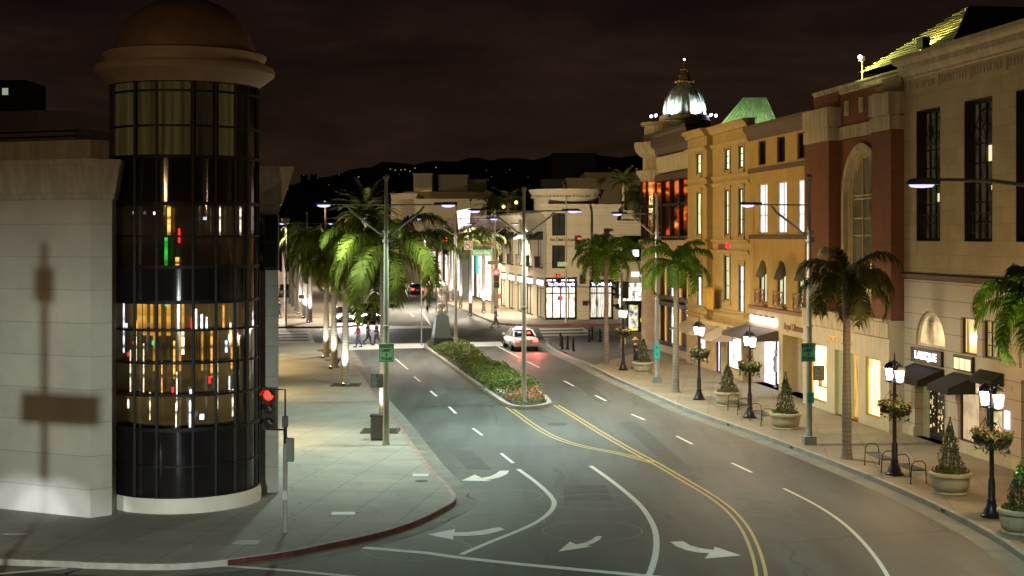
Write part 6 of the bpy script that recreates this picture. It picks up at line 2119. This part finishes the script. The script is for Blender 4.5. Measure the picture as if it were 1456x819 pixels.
for i, (a, b_) in enumerate(spots):
    s = thing('median_shrub', 'low rounded green shrub in the long median hedge', 'shrub', (a, b_, .16), rn.uniform(0, 6), 'shrubs of the median hedge')
    k = rn.uniform(.72, 1.0) * (1.1 if b_ < 78 else .95)
    s.scale = (k, k, k * rn.uniform(.75, 1.0))
    o = bpy.data.objects.new('foliage', sm3[i % 4]); COL.objects.link(o); o.parent = s
    st_ = MB().tube([(0, 0, 0), (.03, 0, .3)], .02, 5).build('stem', trunk_m, s) if i == 0 else None
    if i == 0: stem_me = st_.data
    else:
        o = bpy.data.objects.new('stem', stem_me); COL.objects.link(o); o.parent = s
# flower bed at the tip (one mass of small bedding plants)
m = MB(); mf = MB(); mw = MB(); mg = MB()
for i in range(2600):
    yy = rn.uniform(ymin, ymin + 7.5); xx = rn.uniform(-3, 2.4)
    if not inside((xx, yy), inner): continue
    m.leaf((xx, yy, .17 + rn.uniform(0, .28)), .06, rn)
    k = sin(xx * 2.1) + sin(yy * 1.7 + 1) + rn.uniform(-.6, .6)
    if 1.2 < yy - ymin < 6.5 and k > .1:
        mf.leaf((xx, yy, .25 + rn.uniform(0, .28)), .06, rn); mf.leaf((xx + .04, yy, .27 + rn.uniform(0, .28)), .06, rn)
    elif k < -1 and rn.random() < .6: mw.leaf((xx, yy, .25 + rn.uniform(0, .25)), .05, rn)
tag(m.build('bedding_foliage', shrub_m), 'low leafy bedding plants at the tip of the median', 'bedding plants', kind='stuff')
tag(mf.build('bedding_flowers', M('coral petals', (.50, .20, .13), .6, var=.4, scale=5, trans=.2)), 'coral pink bedding flowers at the tip of the median', 'flowers', kind='stuff')
tag(mw.build('bedding_flowers', petal_w), 'scattered white bedding flowers around the median lamp pole', 'flowers', kind='stuff')

# ------------------------------------------------------------------ vehicles
tyre = M('tyre rubber', (.012, .012, .012), .8)
rimm = M('alloy rim', (.35, .35, .36), .35, .8)
cglass = M('car window glass', (.012, .012, .016), .06)
tail = EM('tail light lit', (1, .03, .02), 14)
headl = EM('headlight lit', (.95, .92, 1), 140)
platem = M('number plate', (.6, .6, .58), .5)


def car(name, label, cat, x, y, rz, paint, kind='sedan', head=False, brake=False, group=None):
    """x forward, built with lofted body, glasshouse, roof, wheels and lamps"""
    t = thing(name, label, cat, (x, y, 0), rz, group)
    if kind == 'sedan':
        st_ = [(-2.55, .80, .42, .78), (-2.48, .88, .30, .96), (-1.7, .93, .24, 1.00), (-.9, .95, .22, .98), (.9, .95, .22, .95), (1.7, .93, .24, .88), (2.35, .86, .28, .78), (2.5, .76, .40, .62)]
        gh = [(-1.95, .78, 1.0), (-1.15, .64, 1.40), (.05, .65, 1.45), (1.15, .80, .97)]
        wx, wr = (-1.45, 1.50), .335
    else:
        st_ = [(-2.3, .86, .5, .95), (-2.25, .92, .38, 1.12), (-1.5, .95, .34, 1.15), (.9, .95, .34, 1.12), (1.75, .93, .36, 1.06), (2.2, .88, .4, .95), (2.3, .8, .5, .8)]
        gh = [(-2.2, .84, 1.14), (-1.95, .72, 1.72), (.35, .74, 1.76), (1.1, .84, 1.12)]
        wx, wr = (-1.4, 1.4), .38
    m = MB(); rows = []
    for (sx, w, zb, zt_) in st_:
        rows.append([(sx, -w * .9, zb), (sx, -w, zb + .14), (sx, -w * .99, zt_ - .16), (sx, -w * .93, zt_ - .04), (sx, -w * .6, zt_ + .015), (sx, 0, zt_ + .025),
                     (sx, w * .6, zt_ + .015), (sx, w * .93, zt_ - .04), (sx, w * .99, zt_ - .16), (sx, w, zb + .14), (sx, w * .9, zb)])
    n = len(rows[0])
    vs = [p for r_ in rows for p in r_]
    fs = [(i * n + j, i * n + (j + 1) % n, (i + 1) * n + (j + 1) % n, (i + 1) * n + j) for i in range(len(rows) - 1) for j in range(n)]
    fs += [tuple(range(n)), tuple(range((len(rows) - 1) * n + n - 1, (len(rows) - 1) * n - 1, -1))]
    m.add(vs, fs)
    bo = m.build('body', paint, t, smooth=True)
    bo.modifiers.new('s', 'SUBSURF').levels = 1; bo.modifiers['s'].render_levels = 1
    # glasshouse
    base = st_[2][3]
    (a0_, w0, z0_), (a1_, w1, z1_), (a2_, w2, z2_), (a3_, w3, z3_) = gh
    zb = z0_ - .05
    P = lambda s: [(a0_, s * w0, z0_ - .02), (a1_, s * w1, z1_), (a2_, s * w2, z2_), (a3_, s * w3, z3_ - .02)]
    L_, R_ = P(1), P(-1)
    g_ = MB().add(L_ + R_, [(0, 1, 2, 3), (7, 6, 5, 4), (0, 4, 5, 1), (2, 6, 7, 3), (1, 5, 6, 2)])
    g_.build('windows', cglass, t)
    m = MB()
    m.add([(a1_ - .02, w1 + .01, z1_ + .005), (a2_ + .05, w2 + .01, z2_ + .005), (a2_ + .05, -w2 - .01, z2_ + .005), (a1_ - .02, -w1 - .01, z1_ + .005),
           (a1_ + .1, w1 * .85, z1_ + .05), (a2_ - .1, w2 * .85, z2_ + .045), (a2_ - .1, -w2 * .85, z2_ + .045), (a1_ + .1, -w1 * .85, z1_ + .05)],
          [(4, 5, 6, 7), (0, 1, 5, 4), (1, 2, 6, 5), (2, 3, 7, 6), (3, 0, 4, 7)])
    for s in (-1, 1):
        q = P(s)
        for i, j, w in ((0, 1, .09), (2, 3, .07)): m.obox(q[i], q[j], w, .05)
        mid_t = ((a1_ + a2_) / 2, s * (w1 + .01), z1_ + .01); mid_b = ((a1_ + a2_) / 2 + .05, s * (w0 + .06), z0_)
        m.obox(mid_t, mid_b, .08, .04)
    m.build('roof', paint, t, smooth=True)
    ms = MB()
    for s in (-1, 1): ms.cbox(a3_ - .25, s * (.95 + .08), z3_ + .06, .16, .2, .13)
    ms.build('mirror', paint, t)
    for wxx in wx:
        for s in (-1, 1):
            w_ = MB().lathe([(wr * .62, -.1), (wr * .95, -.1), (wr, -.06), (wr, .06), (wr * .95, .1), (wr * .62, .1)], 22).xform(Matrix.Translation((wxx, s * .86, wr)) @ Matrix.Rotation(pi / 2, 4, 'X'))
            wo = w_.build('wheel', tyre, t, smooth=True)
            MB().lathe([(.001, .09), (wr * .3, .1), (wr * .62, .07), (wr * .62, -.07), (.001, -.06)], 16).xform(Matrix.Translation((wxx, s * .87, wr)) @ Matrix.Rotation(-s * pi / 2, 4, 'X')).build('rim', rimm, wo)
    xe, xf = st_[0][0], st_[-1][0]
    zl = st_[1][3] - .2
    for s in (-1, 1):
        MB().cbox(xe + .03, s * .66, zl, .12, .34, .17).build('tail_light', tail if brake else M('unlit tail lens', (.16, .01, .01), .3), t, bevel=.03)
        hb = MB().cbox(xf - .12, s * .62, st_[-2][3] - .18, .2, .40, .24)
        hb.build('headlight', headl if head else M('unlit headlight', (.3, .3, .3), .2), t, bevel=.04)
    MB().cbox(xe + .02, 0, zl - .12, .07, .34, .16).build('number_plate', platem, t)
    MB().cbox(xe + .06, 0, .42, .16, 1.66, .16).cbox(xf - .08, 0, .44, .16, 1.55, .16).build('bumper', paint, t, bevel=.04)
    MB().box(xe + .3, xf - .3, -.75, .75, .14, .32).build('underbody', black, t)
    MB().cbox(xf - .03, 0, .60, .06, .9, .16).build('grille', black, t)
    if head:
        c, s_ = cos(rz), sin(rz)
        for s in (-1, 1):
            lx, ly = x + c * (xf + .1) - s_ * s * .62, y + s_ * (xf + .1) + c * s * .62
            light('headlight_beam', 'SPOT', (lx, ly, .7), 900, (.95, .95, 1), None, .06, (lx + c * 8, ly + s_ * 8, .0), 55, .8)
    return t


away = atan2(.987, -.162)
toward = away + pi
cx_, cy_ = g(746, 500)
wc = car('white_sedan', 'white sedan with roof light bar braking at the crosswalk', 'car', cx_ - .30, cy_ + 2.5, away, M('white car paint', (.62, .61, .62), .25, var=.04), 'sedan', False, True)
MB().cbox(-.35, .12, 1.53, .24, .5, .13).build('roof_sign', EM('white roof sign', (1, .92, .95), 6), wc, bevel=.03)
MB().cbox(-1.0, .58, 1.40, .1, .2, .14).cbox(-1.55, -.35, 1.22, .06, .22, .12).build('red_flasher', EM('red flasher', (1, .06, .02), 5), wc)
MB().cbox(-1.45, .30, 1.28, .08, .22, .09).cbox(-1.3, .52, 1.28, .08, .16, .09).build('rear_lamp_glow', EM('blue cabin lamp', (.30, .30, 1), 3), wc)
light('brake_glow', 'SPOT', (cx_ - .35, cy_ - .35, .75), 260, (1, .10, .07), None, .1, (cx_ + .1, cy_ - 4, -.6), 110, .8)
light('brake_glow', 'SPOT', (cx_ + .8, cy_ - .3, .75), 260, (1, .10, .07), None, .1, (cx_ + 1.2, cy_ - 4, -.6), 110, .8)
x, y = g(484, 461)
car('oncoming_car', 'oncoming car with dazzling headlights behind the crossing people at left', 'car', x, y + 2.5, toward, M('silver car paint', (.25, .25, .26), .3, .4, var=.05), 'sedan', True)
x, y = g(522, 461)
car('oncoming_car', 'dark oncoming off road car with bright headlights and chrome front', 'car', x, y + 2.4, toward, M('dark car paint', (.03, .03, .035), .25, .2, var=.05), 'suv', True)
x, y = g(590, 419)
car('departing_car', 'dark car with red tail lights far up the street', 'car', x, y + 2, away, M('dark green car paint', (.02, .04, .04), .3), 'sedan', False, True)
x, y = g(612, 410)
car('departing_car', 'farther pale car with tail lights near the distant palms', 'car', x, y + 2, away, M('pale car paint', (.4, .4, .4), .3), 'suv', False, True)
x, y = gt(404, 423)
car('parked_van', 'dark parked van at far left behind the glass tower', 'van', x, y + 2, toward, M('black car paint', (.015, .015, .02), .3), 'suv', False)

# a car waiting on the avenue, beyond the left edge, whose headlights graze the foot of the stone wall
x, y = -17.6, 22.5
wa = atan2(40.3 - y, -13.2 - x)
car('waiting_car', 'grey car waiting on the avenue beyond the left edge with headlights on', 'car', x, y, wa, M('grey car paint', (.1, .1, .1), .3), 'sedan')
for s in (-1, 1):
    q = (x + cos(wa) * 2.75 - sin(wa) * s * .62, y + sin(wa) * 2.75 + cos(wa) * s * .62)
    light('headlight_beam', 'SPOT', (*q, .62), 5200, (.88, .92, 1), None, .05, (q[0] + cos(wa) * 14, q[1] + sin(wa) * 14, -.75), 17, .5)

# ------------------------------------------------------------------ people
def person(label, x, y, rz, z, top, legs, skin=(.32, .19, .13), hair=(.03, .02, .015), stride=.3, hat=None, group=None, arm=.25, h=1.72):
    """walking figure facing local +x; one continuous skinned body with clothes and hair as children"""
    s = h / 1.75
    V = [((0, 0, .95), .135), ((0, 0, 1.12), .13), ((.01, 0, 1.30), .155), ((.01, 0, 1.45), .11), ((.015, 0, 1.52), .055), ((.03, 0, 1.60), .085), ((.03, 0, 1.69), .095), ((.025, 0, 1.745), .06),
         ((0, .09, .92), .10), ((stride * .45, .10, .50), .068), ((stride * .55, .10, .10), .045), ((stride * .55 + .15, .11, .04), .04),
         ((0, -.09, .92), .10), ((-stride * .15, -.10, .50), .068), ((-stride * .9, -.10, .14), .045), ((-stride * .9 + .12, -.11, .04), .04),
         ((.0, .19, 1.41), .065), ((-arm * .4, .25, 1.16), .047), ((arm * .1, .26, .93), .036), ((arm * .25, .26, .84), .035),
         ((.0, -.19, 1.41), .065), ((arm * .2, -.25, 1.16), .047), ((arm * .9, -.25, .97), .036), ((arm * 1.2, -.25, .90), .035)]
    E = [(0, 1), (1, 2), (2, 3), (3, 4), (4, 5), (5, 6), (6, 7), (0, 8), (8, 9), (9, 10), (10, 11), (0, 12), (12, 13), (13, 14), (14, 15), (3, 16), (16, 17), (17, 18), (18, 19), (3, 20), (20, 21), (21, 22), (22, 23)]

    def skin_obj(nm, idx, scale, mat, parent):
        mp = {k: i for i, k in enumerate(idx)}
        me = bpy.data.meshes.new(nm)
        me.from_pydata([tuple(c * s for c in V[k][0]) for k in idx], [(mp[a], mp[b_]) for a, b_ in E if a in mp and b_ in mp], [])
        o = bpy.data.objects.new(nm, me); COL.objects.link(o)
        md = o.modifiers.new('skin', 'SKIN')
        for i, k in enumerate(idx):
            sv_ = me.skin_vertices[0].data[i]
            sv_.radius = (V[k][1] * s * scale,) * 2
            sv_.use_root = (i == 0)
        sb_ = o.modifiers.new('sub', 'SUBSURF'); sb_.levels = 2; sb_.render_levels = 2
        bpy.context.view_layer.update()
        dg = bpy.context.evaluated_depsgraph_get()
        m2 = bpy.data.meshes.new_from_object(o.evaluated_get(dg))
        bpy.data.objects.remove(o)
        m2.materials.clear(); m2.materials.append(mat)
        m2.polygons.foreach_set('use_smooth', [True] * len(m2.polygons))
        o = bpy.data.objects.new(nm, m2); COL.objects.link(o)
        o.parent = parent
        return o

    b_ = skin_obj('person', list(range(24)), 1, M('skin %.2f' % skin[0], skin, .55), None)
    b_.location = (x, y, z); b_.rotation_euler = (0, 0, rz)
    tag(b_, label, 'person', group)
    skin_obj('shirt', [1, 2, 3, 16, 17, 18, 20, 21, 22], 1.14, M('cloth %.2f %.2f %.2f' % top, top, .85, var=.15, scale=6), b_)
    skin_obj('trousers', [0, 1, 8, 9, 10, 12, 13, 14], 1.14, M('cloth %.2f %.2f %.2f' % legs, legs, .85, var=.15, scale=6), b_)
    fm = MB()
    for (k1, k2) in ((10, 11), (14, 15)):
        a, c = Vector(V[k1][0]) * s, Vector(V[k2][0]) * s
        fm.cbox((a.x + c.x) / 2 + .02, c.y, max(c.z - .0, .04), .26, .095, .075)
    fm.build('shoes', black, b_, bevel=.02)
    hm_ = MB().lathe([(.105 * s * sin(pi * i / 10), -.105 * s * cos(pi * i / 10)) for i in range(4, 11)], 12, (.012 * s, 0, 1.70 * s), sx=1.05)
    hm_.build('hair', M('hair %.3f' % hair[0], hair, .7), b_, smooth=True)
    if hat:
        MB().lathe([(.22, 1.70), (.21, 1.72), (.10, 1.73), (.09, 1.85), (.001, 1.87)], 14, (.03, 0, 0)).build('hat', hat, b_)
    return b_


dkc = (.02, .02, .025); jean = (.05, .07, .14)
for px, py, rz, top, leg, lab, st_, hh in ((476, 486, pi, dkc, (.03, .03, .035), 'person in dark clothes walking behind the two lit palm trunks', .42, 1.70), (509.5, 494, pi + .2, (.42, .03, .05), jean, 'person in a red shirt and jeans on the crosswalk', .28, 1.75),
                                           (523, 490, .2, (.035, .025, .025), (.03, .025, .03), 'person in dark brown top walking in front of the headlights', .40, 1.72), (536, 491, pi, (.04, .035, .09), (.025, .03, .06), 'person in dark blue clothes next to the left lamp pole', .34, 1.74),
                                           (704.5, 466, 0.1, (.05, .03, .045), (.06, .07, .12), 'person in dark top and jeans walking by the far crosswalk', .40, 1.78)):
    x, y = g(px, py)
    person(lab, x, y, rz, 0.01, top, leg, stride=st_, h=hh)
x, y = gt(904, 524)
person('person in black with a straw hat standing by the planter', x, y, 2.6, KT, (.02, .02, .02), (.02, .02, .025), stride=.08, hat=M('straw hat', (.42, .30, .14), .8), arm=.1, h=1.74)
for px, py, lab in ((633, 418, 'distant person in dark clothes outside the blush lit shop'), (641, 420, 'distant person in black beside another outside lit shops'), (397.5, 452, 'dim person at far left on the far pavement')):
    x, y = gt(px, py)
    person(lab, x, y, R.uniform(0, 6), KT, dkc, (.03, .03, .03), stride=.2)

# added unseen sodium lamps and added floodlights that wash the shop fronts
for lx, ly, P, lab in ((-17.0, 17.0, 2100, 'added orange avenue lamp beyond the left edge of the view'), (15.5, 16.0, 900, 'added orange avenue lamp beyond the right edge of the view')):
    t = thing('added_avenue_lamp', lab, 'street lamp', (lx, ly, 0))
    MB().lathe([(.18, 0), (.12, .3), (.08, 9.6), (.15, 9.7)], 12).build('pole', pole_tan, t)  # pole and globe of the added lamp
    MB().ball((0, 0, 10), .28).build('globe', EM('added sodium globe', (1, .55, .18), 12), t)
    light('avenue_fill', 'POINT', (lx, ly + .5, 10), P, (1, .64, .30), None, .35)
for fx_, fy_, tx, ty, tz, P, lab in ((-15.5, 74, 12.6, 76, 9.5, 9000, 'added floodlight on the left building roof, nearer one'), (-18.2, 92, 11.0, 88, 9.0, 6500, 'added floodlight on the left building roof, farther one'), (-17.2, 84, 10.5, 97.5, 14.2, 5200, 'added floodlight on the left building roof aimed at the corner turret')):
    t = thing('added_floodlight', lab, 'floodlight', (fx_, fy_, 10.1))
    MB().tube([(0, 0, 0), (0, 0, .6)], .04, 6).cbox(0, 0, .75, .3, .4, .3).build('added_lamp_body', black, t)
    light('facade_fill', 'SPOT', (fx_ + .5, fy_, 10.9), P, (1, .66, .25), None, .2, (tx, ty, tz), 62, .9)
t = thing('added_floodlight', 'added floodlight post by the median facing the white corner building', 'floodlight', (-6.5, 101, KT))  # added lamp post that brightens the white corner building
MB().tube([(0, 0, 0), (0, 0, 5.2)], .05, 6).cbox(0, 0, 5.3, .3, .3, .25).build('added_lamp_body', pole_tan, t)
light('facade_fill', 'SPOT', (-6.5, 101.4, 5.3), 18000, (1, .78, .46), None, .2, (6.5, 131, 7.5), 50, .8)
for fx_, fy_, tx, ty, P in ((-6.5, 101.4, 12, 135, 12000), (-14.5, 140, .5, 148, 9000)):
    light('facade_fill', 'SPOT', (fx_, fy_, 5.5), P, (1, .78, .48), None, .2, (tx, ty, 6), 60, .8)  # added fill with no fixture, for the white building and its wing

# ------------------------------------------------------------------ night sky, moonless glow, camera
w = bpy.data.worlds.new('World'); sc.world = w; w.use_nodes = True
nt = w.node_tree; bg = nt.nodes['Background']
tc = N(nt, 'ShaderNodeTexCoord')
sx_ = N(nt, 'ShaderNodeSeparateXYZ'); nt.links.new(tc.outputs['Generated'], sx_.inputs[0])
base = ramp(nt, sx_.outputs['Z'], [(.0, (.0190, .0112, .0058)), (.07, (.0128, .0074, .0044)), (.17, (.0066, .0037, .0033)), (.5, (.005, .003, .003))])
mp = N(nt, 'ShaderNodeMapping'); mp.inputs['Scale'].default_value = (3.0, 3.0, 13)
nt.links.new(tc.outputs['Generated'], mp.inputs[0])
nz = N(nt, 'ShaderNodeTexNoise', Scale=1.5, Detail=7.0, Roughness=.62, Distortion=.4); nt.links.new(mp.outputs[0], nz.inputs['Vector'])
cl_ = ramp(nt, nz.outputs['Fac'], [(.36, (.55, .55, .62)), (.55, (1.05, 1.0, 1.0)), (.72, (1.75, 1.6, 1.5))])
mx = N(nt, 'ShaderNodeMix', data_type='RGBA', blend_type='MULTIPLY'); mx.inputs[0].default_value = 1
nt.links.new(base, mx.inputs[6]); nt.links.new(cl_, mx.inputs[7])
nt.links.new(mx.outputs[2], bg.inputs['Color']); bg.inputs['Strength'].default_value = 1.0

cam = bpy.data.cameras.new('camera'); co = bpy.data.objects.new('camera', cam); COL.objects.link(co)
co.location = (0, 0, HC); co.rotation_euler = (pi / 2, 0, 0)
cam.sensor_width = 36; cam.lens = F / 1456 * 36; cam.shift_y = -(409.5 - HY) / 1456
cam.clip_start = .5; cam.clip_end = 6000
sc.camera = co
vs = sc.view_settings
vs.view_transform = 'Standard'; vs.look = 'None'; vs.exposure = .28; vs.gamma = 1; vs.use_curve_mapping = False
cy = sc.cycles
cy.use_denoising = True
cy.use_light_tree = True
cy.max_bounces = 6; cy.diffuse_bounces = 3; cy.glossy_bounces = 3; cy.transparent_max_bounces = 8
cy.sample_clamp_indirect = 4; cy.sample_clamp_direct = 0
cy.caustics_reflective = False; cy.caustics_refractive = False
